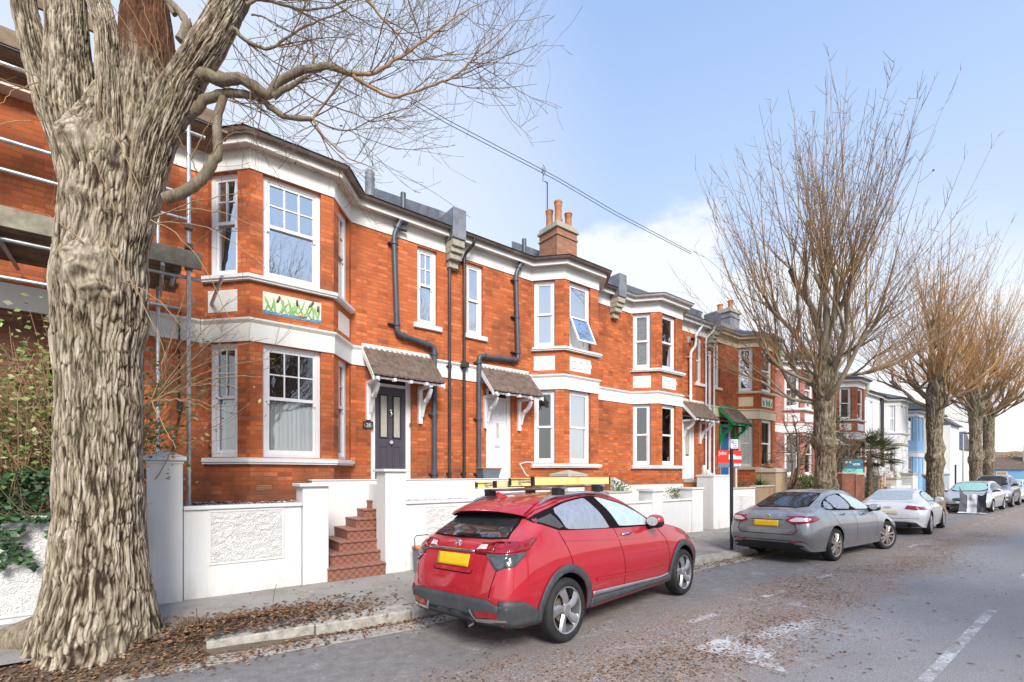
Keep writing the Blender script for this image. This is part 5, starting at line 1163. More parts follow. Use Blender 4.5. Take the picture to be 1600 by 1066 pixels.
for (x, y) in ((295, 355), (295, 386), (283, 402), (295, 418), (273, 400)):
    q = PY(x, y, SY - 0.02); mb = MB(); mb.box(q.x - .05, q.x + .05, q.y - .05, q.y + .05, q.z - .04, q.z + .04, 'gutter'); mb.build('coupler', sc, bevel=0.01)
# ------------------------------------------------------------------ trees
def branch_path(rr, p, d, L, n, wig=0.10, up=0.0, droop=0.0):
    pts = [p.copy()]; d = d.normalized(); s = L / n
    for i in range(n):
        d = d + Vector((rr.gauss(0, wig), rr.gauss(0, wig), rr.gauss(0, wig) + up - droop)); d.normalize(); p = p + d * s; pts.append(p.copy())
    return pts
def taper(r0, r1, n, k=1.0): return [r0 + (r1 - r0) * (i / n) ** k for i in range(n + 1)]
def bark_trunk(name, parent, rings, seed, nseg, rows, mat, furrow=0.035, freq=5.5, lump=0.06, burls=(), flare_lobes=5, rotf=None, close_top=True, plate=25.0):
    """rings: (centre, radius) up the stem; bark relief and burls are modelled into the surface"""
    C_ = [Vector(c) for c, r in rings]; Rr = [r for c, r in rings]; cum = [0]
    for i in range(1, len(C_)): cum.append(cum[-1] + (C_[i] - C_[i - 1]).length)
    tot = cum[-1]; co = []; cav = []; rot = []
    zs = np.linspace(0, tot, rows)
    cx = np.array([np.interp(zs, cum, [c[k] for c in C_]) for k in range(3)]).T; rad = np.interp(zs, cum, Rr)
    ker = np.array([1, 2, 3, 2, 1]) / 9.0
    for k in range(3): cx[2:-2, k] = np.convolve(cx[:, k], ker, 'valid')
    rad[2:-2] = np.convolve(rad, ker, 'valid')
    for j in range(rows):
        base = Vector(cx[j]); r = rad[j]
        for i in range(nseg):
            a = 2 * math.pi * i / nseg; u = Vector((math.cos(a), math.sin(a), 0)); P = base + u * r
            q = Vector((u.x, u.y, P.z * 0.19)) * freq * 1.6
            wv = noise.noise(Vector((u.x * 1.3, u.y * 1.3, P.z * 0.8 + seed))) * 0.35
            w2 = noise.noise(P * 5.5 + Vector((seed, 1, 2))) * 0.42; q += Vector((wv + w2, wv * 0.7 - w2, w2 * .5))
            n1 = noise.noise(q + Vector((seed, 0, 0))); n2 = noise.noise(q * 2.1 + Vector((0, seed, 3)))
            rid = max(0.0, 1 - abs(n1) * 3.4)
            wq = Vector((noise.noise(P * 7.0), noise.noise(P * 7.0 + Vector((9, 0, 0))), noise.noise(P * 4.0 + Vector((0, 9, 0))))) * 0.6
            vq = Vector((u.x * 0.45 * plate, u.y * 0.45 * plate, P.z * plate * 0.13 + seed)) + wq
            vd, vp = noise.voronoi(vq)
            gap = max(0.0, 1 - (vd[1] - vd[0]) * 4.2)                                 # cracks between bark plates
            hv = math.sin(vp[0].x * 12.9898 + vp[0].y * 78.233 + vp[0].z * 37.719) * 43758.5453; hv -= math.floor(hv)
            fur = min(1.2, 0.65 * rid ** 1.2 + 0.70 * gap ** 1.3 + 0.34 * hv * max(0.0, n2 + .3))
            pl = noise.noise(Vector((P.x * 15, P.y * 15, P.z * 7 + seed)))
            pl = max(-0.6, min(0.6, pl * 2.2))
            lo = noise.noise(Vector((P.x * 1.6, P.y * 1.6, P.z * 1.0 + seed))) + 0.5 * noise.noise(Vector((P.x * 4, P.y * 4, P.z * 2.6)))
            d = lump * lo * (r / 0.45) - furrow * fur + furrow * 0.34 * pl
            hz = (P.z - C_[0].z)
            if flare_lobes and hz < 0.9: d += 0.10 * (1 - hz / 0.9) ** 2 * math.sin(a * flare_lobes + seed + 0.8 * math.sin(a * 2))
            bw = 0.0
            for (bp, br, bh) in burls:
                dd = (P - bp).length / br
                if dd < 1.6: e = math.exp(-dd * dd * 1.6); d += bh * e * (1 + 0.35 * noise.noise(P * 9.0)); bw = max(bw, e)
            if bw > 0.05:
                sw = noise.noise(P * 12 + Vector((0, 0, seed))); d += 0.03 * bw * sw; fur = fur * (1 - bw) + bw * max(0, abs(sw) * -2 + 0.7)
            co.append(P + u * d); cav.append(max(0.0, min(1.0, 0.95 - fur * 0.95 + 0.22 * pl))); rot.append(rotf(P) if rotf else 0.0)
    mb = MB(); mb.grid([co[j * nseg:(j + 1) * nseg] for j in range(rows)], mat, True)
    if close_top: mb.face(co[-nseg:], mat)
    mb.att = {'cav': cav, 'rot': rot}
    return mb.build(name, parent, smooth=True)

def sticks(mb, paths, mat, n=4):
    for pts, rad in paths: mb.tube(pts, rad, mat, n, cap=False)

def street_tree(label, loc, seed, H=15.4, trunk_r=0.40, fork=5.0, spread=1.0, dens=1.0, warm='shoot', group='bare pollarded street trees along the kerb', lean=0.0):
    """pollarded trunk, knuckled scaffold limbs and a fan of long winter shoots"""
    rr = random.Random(seed); t = thing('street_tree', label, 'tree', (0, 0, 0), group)
    rings = [((0, 0, -0.25), trunk_r * 1.55), ((0, 0, 0.15), trunk_r * 1.3), ((0, 0, 0.7), trunk_r * 1.08), ((0.02, 0, 2.0), trunk_r), ((0.03, 0.02, fork - 1.2), trunk_r * 0.98), ((0.0, 0, fork - 0.4), trunk_r * 1.16), ((0, 0, fork + 0.25), trunk_r * 1.05), ((0, 0, fork + 0.7), trunk_r * 0.72)]
    burls = [(Vector((trunk_r * math.cos(a), trunk_r * math.sin(a), z)), rr.uniform(.18, .32), rr.uniform(.05, .11)) for a, z in [(rr.uniform(0, 6.28), rr.uniform(1.0, fork)) for _ in range(9)]]
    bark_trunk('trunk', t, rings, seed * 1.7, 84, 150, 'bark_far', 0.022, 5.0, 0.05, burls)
    limbs = []; shoots = []; twigs = []
    top = H - fork
    # scaffold limbs
    specs = []
    for k in range(4): specs.append((rr.uniform(0, 6.28), rr.uniform(2, 12), top * rr.uniform(0.26, 0.38), trunk_r * rr.uniform(.38, .5)))
    nl = 9
    for k in range(nl): specs.append((6.283 * k / nl + rr.uniform(-.3, .3), rr.uniform(28, 62), top * rr.uniform(0.17, 0.30) * spread, trunk_r * rr.uniform(.24, .36)))
    for k in range(6): specs.append((6.283 * k / 6 + rr.uniform(-.4, .4), rr.uniform(66, 98), top * rr.uniform(0.10, 0.22) * spread, trunk_r * rr.uniform(.16, .24)))
    for (a, inc, L, r0) in specs:
        z0 = fork + rr.uniform(-1.0, 0.45) if inc > 25 else fork + 0.45
        d = Vector((math.cos(a) * math.sin(R(inc)), math.sin(a) * math.sin(R(inc)), math.cos(R(inc))))
        p = Vector((0, 0, z0)) + Vector((math.cos(a), math.sin(a), 0)) * trunk_r * (0.25 if inc < 25 else 0.6)
        pts = branch_path(rr, p, d, L, 9, 0.11, 0.07 if inc > 25 else 0.02); rad = taper(r0 * .82, r0 * 0.38, 9)
        rad[-1] *= 1.5; rad[-2] *= 1.25                                  # knuckle where it was pollarded
        if rr.random() < .6: rad[4] *= 1.25
        limbs.append((pts, rad))
        sub = [(pts, r0)]
        for s in range(rr.choice((1, 2, 2, 3))):                           # second-order limbs
            i = rr.randint(3, 7); dd = (pts[i + 1] - pts[i]).normalized() + Vector((rr.gauss(0, .6), rr.gauss(0, .6), rr.uniform(0, .6)))
            L2 = L * rr.uniform(.35, .7); q = branch_path(rr, pts[i], dd, L2, 6, 0.12, 0.08); r2 = taper(r0 * .55, r0 * .28, 6); r2[-1] *= 1.5; limbs.append((q, r2)); sub.append((q, r0 * .6))
        for (q, rb) in sub:
            ns = int((8 if inc < 25 else 5.5) * dens * rr.uniform(.8, 1.25)); m = len(q) - 1
            for s in range(ns):
                i = m if rr.random() < 0.5 else rr.randint(max(1, m // 2), m)
                out = Vector((q[i].x, q[i].y, 0)); out = out.normalized() if out.length > .05 else Vector((0, 0, 0))
                base = (q[min(i, m)] - q[min(i, m) - 1]).normalized()
                dd = base * 0.55 + Vector((rr.gauss(0, .34), rr.gauss(0, .34), rr.uniform(0.25, 0.95))) + out * rr.uniform(0.0, .45)
                ht = q[i].z; L3 = (H - ht) * rr.uniform(.5, 1.0) * (0.98 if inc < 25 else 0.72); L3 = max(1.2, min(L3 * 0.86, 5.4))
                if inc > 64: L3 *= 0.62; dd += out * 0.7 - Vector((0, 0, .25))
                sp_ = branch_path(rr, q[i], dd, L3, 9, 0.05, 0.075)
                shoots.append((sp_, taper(rr.uniform(.010, .024), 0.0035, 9, .8)))
                for w in range(int(10 * dens * rr.uniform(.7, 1.3))):      # fine side shoots
                    j = rr.randint(1, 8); dn = (sp_[j + 1] - sp_[j]).normalized(); e = dn * 0.8 + Vector((rr.gauss(0, .5), rr.gauss(0, .5), rr.gauss(0.1, .35)))
                    twigs.append((branch_path(rr, sp_[j].lerp(sp_[j + 1], rr.random()), e, rr.uniform(.35, 1.25) * (1 - j / 14), 4, 0.07, 0.05), taper(0.0058, 0.003, 4)))
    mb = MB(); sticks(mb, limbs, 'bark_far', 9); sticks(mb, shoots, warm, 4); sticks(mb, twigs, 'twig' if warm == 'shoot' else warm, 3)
    # a few last leaves still hanging
    for k in range(16):
        p = rr.choice(twigs)[0][-1]; leaf_quad(mb, p, 0.05, (0.30, 0.26, 0.05), mat='leaf', rr=rr)
    o = mb.build('crown', t, smooth=True); a = o.data.attributes.new('cav', 'FLOAT', 'POINT'); a.data.foreach_set('value', [0.75] * len(o.data.vertices))
    t.location = loc; t.rotation_euler.z = R(lean)
    return t
t2 = street_tree('bare pollarded street tree behind the grey saloon, largest of the far trees', (17.6, 5.95, -0.05), 23, H=15.2, trunk_r=0.31, fork=5.0, spread=0.98, dens=1.15, warm='shoot')
t3 = street_tree('bare street tree with burred trunk rising behind the white coupe', (XY(1461, 5.3), 5.3, -0.05), 29, H=14.4, trunk_r=0.31, fork=5.4, spread=0.78, dens=0.85, warm='shoot_sunlit')
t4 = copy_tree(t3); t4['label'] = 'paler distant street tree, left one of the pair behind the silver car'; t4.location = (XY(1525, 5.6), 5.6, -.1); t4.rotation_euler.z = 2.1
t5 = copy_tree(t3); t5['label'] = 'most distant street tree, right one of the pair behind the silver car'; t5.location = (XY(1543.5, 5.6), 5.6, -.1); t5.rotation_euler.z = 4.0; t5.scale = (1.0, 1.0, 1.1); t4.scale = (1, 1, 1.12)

# the great tree in the foreground ----------------------------------------
TD = 4.78
def big_tree():
    t = thing('street_tree', 'massive old bare tree with deeply furrowed trunk at the left of the photo', 'tree', tuple(Vector((*PD(155, 900, TD).xy, -0.1))), 'bare pollarded street trees along the kerb')
    SIL = [(1075, -30, 275), (1052, 5, 262), (1035, 25, 250), (1000, 52, 243), (950, 62, 240), (900, 72, 238), (850, 77, 233), (800, 80, 230), (750, 84, 228), (700, 86, 226), (650, 87, 228), (600, 87, 226), (550, 85, 225), (500, 84, 234), (450, 82, 236), (400, 86, 238), (350, 92, 246), (300, 93, 256), (260, 92, 266), (220, 100, 262), (180, 120, 250), (140, 150, 235), (120, 175, 215)]
    rings = [(PD((a + b) / 2, y, TD + max(0, (265 - y) * .0018)), (b - a) / 2 / FOC * TD * (0.775 + 0.16 * max(0.0, (y - 930) / 120))) for y, a, b in SIL]
    B = lambda x, y, d, r, h: (PD(158 + (x - 158) * .9, y, TD - d * .82), r * .95, h * 1.15)
    burls = [B(128, 415, .42, .26, .13), B(120, 300, .42, .13, .07), B(215, 330, .4, .22, .12), B(205, 270, .4, .2, .08), B(120, 215, .4, .25, .10), B(150, 455, .45, .2, .10), B(195, 480, .42, .16, .09), B(246, 632, .03, .17, .30), B(205, 650, .40, .16, .06), B(190, 950, .45, .22, .08), B(95, 845, .38, .13, .05), B(250, 585, .03, .12, .10), B(240, 335, .25, .14, .12)]
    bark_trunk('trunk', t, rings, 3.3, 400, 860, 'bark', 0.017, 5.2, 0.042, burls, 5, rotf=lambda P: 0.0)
    def stem(pts, seed, nseg=170, rows=260, mat='bark', rotf=None, fur=0.014):
        rings = [(PD(x, y, TD + dd * .8), .82 * w / FOC * (TD + dd)) for x, y, w, dd in pts]
        # tubes for leaning limbs follow their own axis
        return bark_trunk('limb', t, rings, seed, nseg, rows, mat, fur, 5.2, 0.035, (), 0, rotf)
    stem([(130, 330, 12, .1), (120, 280, 22, -.06), (103, 225, 28, -.15), (79, 160, 27, -.12), (57, 90, 23, -.1), (40, 20, 20, -.1), (28, -60, 18, -.1)], 5.1)
    stem([(140, 350, 18, .10), (128, 280, 38, -.06), (113, 180, 44, -.1), (107, 90, 35, -.08), (104, 10, 32, -.05), (102, -80, 31, -.05)], 7.7)
    stem([(172, 350, 10, 0), (174, 300, 22, -.20), (175, 240, 28, -.28), (174, 180, 26, -.28), (172, 120, 22, -.24), (167, 50, 19, -.2), (150, -10, 20, -.1), (140, -70, 18, -.1)], 9.2)
    stem([(200, 370, 18, .12), (212, 300, 44, .04), (226, 200, 50, .05), (232, 110, 46, .05), (228, 20, 40, .05), (222, -70, 36, .05)], 12.4, rotf=lambda P: max(0.0, min(1.0, (P.z - PD(226, 135, TD).z) * 2.5 + 0.4 * noise.noise(P * 5))))
    stem([(203, 440, 10, .1), (211, 380, 22, -.04), (223, 310, 30, -.12), (241, 230, 34, -.13), (276, 145, 36, -.1), (322, 75, 33, -.1), (350, 25, 30, -.05), (385, -40, 27, -.05)], 15.9)
    # limbs, branches and twigs
    rr = random.Random(77); mb = MB(); Z = lambda x, y, d=0.0: PD(250 + x / 2.667, y / 2.667, TD + d)
    paths = []
    def limb(zs, w0, w1, d=0.0, dd=0.0, n=9, key='limb'):
        pts = [Z(x, y, d + dd * i / max(1, len(zs) - 1)) for i, (x, y) in enumerate(zs)]; q = []
        for i in range(len(pts) - 1):                       # smooth through the sighted points
            p0, p1, p2, p3 = pts[max(i - 1, 0)], pts[i], pts[i + 1], pts[min(i + 2, len(pts) - 1)]
            for s in range(4):
                f = s / 4; q.append(0.5 * ((2 * p1) + (p2 - p0) * f + (2 * p0 - 5 * p1 + 4 * p2 - p3) * f * f + (3 * p1 - p0 - 3 * p2 + p3) * f ** 3) + Vector((rr.gauss(0, .004), rr.gauss(0, .004), rr.gauss(0, .004))))
        q.append(pts[-1]); m = len(q) - 1; px = TD / FOC / 2.667 / 2 * .88
        rad = [max(0.0035, (w0 + (w1 - w0) * (i / m) ** 0.8) * px * (1 + 0.14 * noise.noise(Vector((i * 0.7, w0, 0))))) for i in range(m + 1)]
        mb.tube(q, rad, key, n); paths.append((q, rad)); return q
    limb([(150, 330), (185, 310), (250, 335), (330, 327), (400, 365), (450, 392), (490, 345), (580, 297), (660, 282), (700, 277), (800, 308)], 62, 26, -.1)
    limb([(800, 308), (900, 303), (1000, 240), (1100, 170), (1180, 110), (1250, 60), (1335, 14)], 22, 4, -.1, .2, 6, 'shoot')
    limb([(805, 315), (880, 365), (970, 405), (1080, 376), (1200, 330), (1270, 280), (1320, 220), (1420, 130), (1480, 80)], 20, 3, -.1, .3, 6, 'shoot')
    limb([(1200, 330), (1300, 315), (1400, 262)], 6, 2, .1, .1, 5, 'twig')
    limb([(660, 282), (640, 258), (655, 225)], 16, 9, -.1, 0, 6)
    limb([(100, 490), (150, 455), (200, 412), (300, 390), (400, 405), (470, 455), (530, 488), (630, 497)], 56, 20, -.02)
    limb([(470, 405), (560, 350), (615, 320)], 34, 14, -.08, 0, 8)
    limb([(630, 497), (690, 430), (760, 330), (810, 300)], 14, 5, -.02, 0.05, 6, 'shoot')
    limb([(640, 503), (670, 555), (740, 625), (800, 665), (905, 712)], 12, 4, -.02, .1, 6, 'shoot')
    limb([(630, 497), (780, 545), (900, 490), (1040, 450)], 9, 3, -.02, .2, 5, 'twig')
    limb([(560, 350), (660, 420), (800, 470), (880, 505), (980, 485)], 9, 3, -.08, .2, 5, 'twig')
    limb([(300, 120), (320, 130), (350, 165), (440, 203), (500, 178), (600, 110), (680, 80), (780, 40)], 24, 5, -.12, .1, 7)
    limb([(380, 60), (440, 75), (520, 120), (600, 160), (700, 210)], 9, 3, -.1, .2, 5, 'twig')
    limb([(360, 20), (420, -5), (550, 32), (680, 40), (790, -5)], 20, 6, -.1, .1, 6)
    limb([(855, -10), (930, 80), (985, 135), (1040, 205), (1110, 245), (1230, 215)], 14, 4, .1, .2, 5, 'shoot')
    limb([(700, -10), (800, 60), (900, 110), (1040, 140), (1160, 110)], 8, 3, .2, .2, 5, 'twig')
    limb([(265, 400), (238, 500), (240, 580), (240, 640), (205, 705), (160, 760), (100, 800), (20, 830)], 34, 52, -.02, -.1, 9)
    limb([(85, 170), (110, 95), (60, 30), (20, 0)], 46, 28, -.2, 0, 8)
    limb([(60, 60), (20, -10)], 24, 18, -.2)
    # recursive twigs
    tw = []
    def grow(q, rad, depth, dens):
        m = len(q) - 1; L = sum((q[i + 1] - q[i]).length for i in range(m)); k = int(L * dens)
        for _ in range(k):
            i = min(m - 1, int(m * (0.10 + 0.90 * rr.random()))); d = (q[i + 1] - q[i]).normalized()
            if rad[i] > 0.05: continue
            e = d * 0.75 + Vector((rr.gauss(0, .55), rr.gauss(0, .45), rr.gauss(0.12, .55))); LL = (rr.uniform(.3, 1.15) if depth == 0 else rr.uniform(.12, .5))
            if i / m > .8: LL *= 0.75
            p = branch_path(rr, q[i].lerp(q[i + 1], rr.random()), e, LL, 7, 0.085, 0.05); r0 = min(rad[i] * .6, 0.0075 if depth == 0 else 0.004); rd = taper(r0, 0.0019, 7); tw.append((p, rd))
            if depth < 2: grow(p, rd, depth + 1, 8.5 if depth == 0 else 5.5)
    for (q, rad) in list(paths)[:-3]: grow(q, rad, 0, 8.5)
    # trailing suckers from the burrs and crotches
    def sucker(x0, y0, x1, y1, bow=0.0, r=0.006, d0=-.35, d1=-.6, mat='shoot'):
        a, b = PD(x0, y0, TD + d0), PD(x1, y1, TD + d1); q = []
        for i in range(13):
            f = i / 12; p = a.lerp(b, f); p.z += bow * math.sin(f * math.pi); q.append(p + Vector((rr.gauss(0, .006), rr.gauss(0, .006), rr.gauss(0, .006))))
        rd = taper(r, 0.0024, 12); mb.tube(q, rd, mat, 5); return q, rd
    for (x1, y1, bw) in [(395, 498, .1), (420, 530, .12), (360, 470, .05), (340, 560, .06), (372, 605, .08), (330, 640, .05), (300, 520, .1), (410, 590, .1), (290, 455, .02), (430, 560, .1), (275, 700, -.02), (318, 600, .05), (265, 540, 0), (350, 640, .06)]:
        q, rd = sucker(238, 628, x1, y1, bw, .007, -.25, -.35 + rr.uniform(-.3, .2)); grow(q, rd, 1, 5)
    for (x0, y0, x1, y1, bw) in [(240, 340, 400, 300, .05), (245, 335, 420, 365, .12), (240, 350, 415, 420, .15), (235, 345, 360, 500, .2), (205, 300, 205, 120, .0), (270, 130, 190, -10, 0), (265, 140, 215, -20, 0), (258, 120, 235, -10, 0), (270, 150, 258, 5, 0), (280, 140, 330, 10, 0), (250, 120, 150, -30, 0), (180, 330, 120, 180, 0), (220, 300, 140, 140, 0.05), (130, 380, 20, 330, .1), (60, 120, -20, 100, .03), (60, 130, -10, 170, .05), (50, 190, -15, 200, .03), (120, 180, -20, 120, .05), (300, 250, 350, 160, .05), (310, 270, 260, 180, 0), (330, 240, 400, 210, .1), (160, 370, 260, 560, .1), (190, 440, 300, 530, .1), (170, 460, 165, 520, .05)]:
        q, rd = sucker(x0, y0, x1, y1, bw, .006, -.42 if x0 < 240 else -.3, -.6); grow(q, rd, 1, 2.5)
    sticks(mb, tw, 'twig', 3)
    for k in range(10): leaf_quad(mb, PD(rr.uniform(370, 620), rr.uniform(20, 280), TD), 0.022, (0.30, 0.25, 0.05), mat='leaf', rr=rr)
    o = mb.build('crown', t, smooth=True); a = o.data.attributes.new('cav', 'FLOAT', 'POINT'); a.data.foreach_set('value', [0.6] * len(o.data.vertices))
    # surface roots
    rm = MB()
    for (pts, w) in [([(95, 985), (60, 990), (25, 1000), (-10, 1008), (-50, 1015)], 30)]:
        P = [PD(x, y, TD - .12) for x, y in pts]; P = [Vector((p.x, p.y, max(p.z, -.2))) for p in P]; rm.tube(P, [w * k / FOC * TD for k in (1.1, .95, .8, .6, .4)], 'bark', 16)
    o = rm.build('root', t, smooth=True); a = o.data.attributes.new('cav', 'FLOAT', 'POINT'); a.data.foreach_set('value', [0.55] * len(o.data.vertices))
    return t
big_tree()

# ------------------------------------------------------------------ shrubs and plants
def shrub(name, label, cat, base, ext, nleaf, nstem, leaf, cols, seed, stemmat='twig', stemr=0.008, shape=None, stemup=0.5, group=None):
    rr = random.Random(seed); t = thing(name, label, cat, base, group); b = Vector(base); mb = MB()
    ends = []
    for i in range(nstem):
        q = branch_path(rr, b + Vector((rr.uniform(-.4, .4) * ext[0], rr.uniform(-.4, .4) * ext[1], 0)), Vector((rr.gauss(0, .5) * ext[0] / ext[2], rr.gauss(0, .5) * ext[1] / ext[2], stemup + .4)), ext[2] * rr.uniform(.5, 1.0), 8, .13, 0.02)
        mb.tube(q, taper(stemr, stemr * .3, 8), stemmat, 5); ends += q[3:]
    mb.build('stems', t, smooth=True)
    lb = MB()
    for i in range(nleaf):
        if shape: p = b + Vector(shape(rr))
        else:
            p = rr.choice(ends) + Vector((rr.gauss(0, .12) * ext[0], rr.gauss(0, .12) * ext[1], rr.gauss(0, .08) * ext[2]))
        c = rr.choice(cols); k = rr.uniform(.6, 1.35)
        leaf_quad(lb, p, leaf * rr.uniform(.6, 1.25), tuple(x * k for x in c), Vector((rr.gauss(0, .7), rr.gauss(-.3, .7), rr.gauss(.6, .5))), 'leaf', rr)
    lb.build('foliage', t)
    return t
G1 = [(0.10, 0.17, 0.045), (0.15, 0.24, 0.06), (0.07, 0.12, 0.03), (0.22, 0.28, 0.09)]
GD = [(0.02, 0.055, 0.018), (0.03, 0.075, 0.025), (0.045, 0.10, 0.03), (0.015, 0.04, 0.015)]
GL = [(0.12, 0.20, 0.04), (0.20, 0.26, 0.07), (0.28, 0.27, 0.10)]
shrub('garden_shrub', 'tangled pale twiggy shrub above the ivy at the left edge', 'shrub', (-0.75, 7.75, 1.15), (1.5, 0.6, 2.5), 4800, 230, 0.034, GL + [(0.36, 0.32, 0.19), (0.30, 0.34, 0.13)], 5, 'shoot', 0.008)
shrub('ivy', 'dark ivy trailing down the rough white wall at the left edge', 'ivy', (-0.75, 7.32, 1.2), (1.3, .2, 0.8), 0, 26, 0.03, GD, 6, 'twig', 0.005, stemup=.2)
_o = MB(); rr = random.Random(8)
for i in range(3600):
    x = rr.uniform(-2.1, -0.02); f = rr.random(); top = 1.75 + 0.25 * noise.noise(Vector((x * 2, 0, 0))); bot = 0.62 + 0.50 * noise.noise(Vector((x * 3.1, 4, 0)))
    z = top - (top - bot) * f ** 1.2; y = 7.34 - 0.10 * rr.random() + (0.35 * rr.random() if z > 1.25 else 0)
    if z < 1.15 and noise.noise(Vector((x * 5, z * 3.5, 2))) < 0.05: continue
    c = rr.choice(GD); k = rr.uniform(.7, 1.6); leaf_quad(_o, Vector((x, y, z)), rr.uniform(.022, .045), tuple(q * k for q in c), Vector((rr.gauss(0, .5), -1, rr.gauss(.5, .5))), 'leaf', rr)
_iv = next(o for o in bpy.data.objects if o.name == 'ivy'); [bpy.data.objects.remove(c) for c in list(_iv.children) if c.name.startswith('foliage')]
_o.build('foliage', _iv)
shrub('hanging_sprig', 'thin leafy sprig hanging over the tall white pillar beside the big trunk', 'shrub', tuple(PY(232, 690, 7.3)), (0.35, 0.1, 0.25), 150, 8, 0.016, G1, 9, 'twig', 0.004, shape=lambda r: (r.gauss(.02, .08), r.gauss(0, .03), r.gauss(-.02, .09)))
for (px, py, Y, ex, nl, lab, cols, sd) in ((968, 762, 7.9, (.5, .4, .25), 260, 'small leafy plant in the white planter behind the red car roof', G1, 1), (1058, 772, 7.9, (.9, .4, .28), 330, 'scrubby green planting behind the low white garden wall', G1, 2), (1262, 762, 8.4, (1.3, .9, .8), 1300, 'bright green bush left of the far tree trunk', G1, 3), (1362, 775, 8.0, (1.3, .8, 1.5), 1700, 'glossy green bush between the brick wall and the white coupe', GD + G1, 4), (1300, 700, 8.6, (2.0, 1.0, 2.6), 1500, 'dark overgrown shrub behind the teal board', GD + [(.14, .10, .05)], 7), (1160, 757, 8.0, (.8, .3, .12), 140, 'low brownish planting on the pebbledash wall top', [(.14, .11, .05), (.1, .12, .04)], 10)):
    q = PY(px, py, Y); z = max(0.0, q.z - ex[2] * .45); shrub('garden_shrub', lab, 'shrub', (q.x, Y, z), ex, nl, 16, .05 if Y > 8.2 else .03, cols, sd + 40, shape=lambda r, e=ex: ((r.random() + r.random() - 1) * e[0] * .62, (r.random() + r.random() - 1) * e[1] * .62, e[2] * r.random() ** .8 * (1 + .2 * r.random())))
# planter for the first of them
q = PY(962, 770, 7.9); mb = MB(); mb.box(q.x - .5, q.x + .35, 7.7, 8.2, 0, q.z + 0.0, 'render'); mb.box(q.x - .53, q.x + .38, 7.67, 8.23, q.z + .001, q.z + .05, 'cap_stone'); tag(mb.build('planter', bevel=.008), 'white rendered planter box behind the red car roof', 'planter')
# agave beside the sandstone pillar
def rosette(name, label, cat, base, n, L, w, cols, seed, spread=70, trunk=None, fan=False):
    rr = random.Random(seed); t = thing(name, label, cat, base); b = Vector(base); mb = MB(); top = b.copy()
    if trunk:
        tm = MB(); q = [b + Vector((0.05 * math.sin(i), 0, trunk * i / 6)) for i in range(7)]; tm.tube(q, [0.16, .13, .14, .12, .13, .12, .10], 'plank_dark', 10); tm.build('trunk', t, smooth=True); top = q[-1]
    for i in range(n):
        a = rr.uniform(0, 6.283); inc = R(rr.uniform(8, spread)); d = Vector((math.cos(a) * math.sin(inc), math.sin(a) * math.sin(inc), math.cos(inc)))
        s = Vector((-math.sin(a), math.cos(a), 0)); c = rr.choice(cols); k = rr.uniform(.6, 1.3); c = tuple(x * k for x in c); LL = L * rr.uniform(.7, 1.1)
        if fan:                                            # palmate leaf on a stalk
            e = top + d * LL * .55; mb.tube([top, e], 0.012, 'twig', 4)
            for f in range(15):
                an = R(-80 + 160 * f / 14); dd = (d * math.cos(an) + s * math.sin(an)).normalized(); tip = e + dd * LL * .5 + Vector((0, 0, -.10 * rr.random())); ww = dd.cross(Vector((rr.gauss(0, .3), rr.gauss(0, .3), 1))).normalized() * w
                mb.face([e, e + dd * LL * .25 + ww, tip, e + dd * LL * .25 - ww], 'leaf', tuple(x * rr.uniform(.7, 1.2) for x in c))
        else:
            pts = [top + d * LL * f + Vector((0, 0, -0.25 * LL * f * f * math.sin(inc))) for f in (0, .3, .65, 1)]; ws = (w * .7, w, w * .7, 0.003)
            for q in range(3): mb.face([pts[q] - s * ws[q], pts[q] + s * ws[q], pts[q + 1] + s * ws[q + 1], pts[q + 1] - s * ws[q + 1]], 'leaf', c)
    mb.build('leaves', t); return t
q = PY(1188, 762, 7.8); rosette('agave', 'spiky green agave on the wall beside the sandstone pillar', 'plant', (q.x, 7.8, q.z), 26, 0.55, 0.03, [(.07, .16, .07), (.12, .22, .09)], 3, 75)
q = PY(1359, 765, 8.0); rosette('palm', 'fan palm with dark spiky leaves in front of the white house', 'palm', (q.x, 8.0, 0.0), 44, 1.5, 0.03, [(.05, .10, .03), (.09, .14, .05), (.16, .17, .07)], 5, 115, trunk=2.6, fan=True)
_g = MB(); rr = random.Random(12)
for i in range(160): leaf_quad(_g, Vector((rr.uniform(19.85, 20.65), rr.uniform(8.70, 8.90), 2.12 + .16 * rr.random())), .035, tuple(v * rr.uniform(.6, 1.3) for v in (.08, .14, .07)), mat='leaf', rr=rr)
_g.build('foliage', WBOX)
# bare garden tree in front of the pink house
def bare_tree(name, label, base, H_, seed, nst, r0, mat='limb'):
    rr = random.Random(seed); t = thing(name, label, 'tree', base); mb = MB(); b = Vector(base); tw = []
    for s in range(nst):
        q = branch_path(rr, b, Vector((rr.gauss(0, .4), rr.gauss(0, .3), 1)), H_ * rr.uniform(.6, 1), 10, .13, .03); mb.tube(q, taper(r0, r0 * .18, 10), mat, 7)
        for k in range(18):
            i = rr.randint(2, 9); p = branch_path(rr, q[i], Vector((rr.gauss(0, 1), rr.gauss(0, .8), rr.gauss(.4, .5))), H_ * rr.uniform(.12, .4), 6, .15, .02); tw.append((p, taper(r0 * .22, .006, 6)))
            for w in range(5): tw.append((branch_path(rr, p[rr.randint(1, 5)], Vector((rr.gauss(0, 1), rr.gauss(0, 1), rr.gauss(.2, .7))), H_ * rr.uniform(.05, .16), 4, .15), taper(.009, .004, 4)))
    sticks(mb, tw, 'twig', 3); o = mb.build('branches', t, smooth=True); a = o.data.attributes.new('cav', 'FLOAT', 'POINT'); a.data.foreach_set('value', [0.6] * len(o.data.vertices)); return t
q = PY(1231, 765, 8.3); bare_tree('garden_tree', 'small bare forked tree in front of the pink brick house', (q.x, 8.3, .5), 4.6, 14, 3, .085)
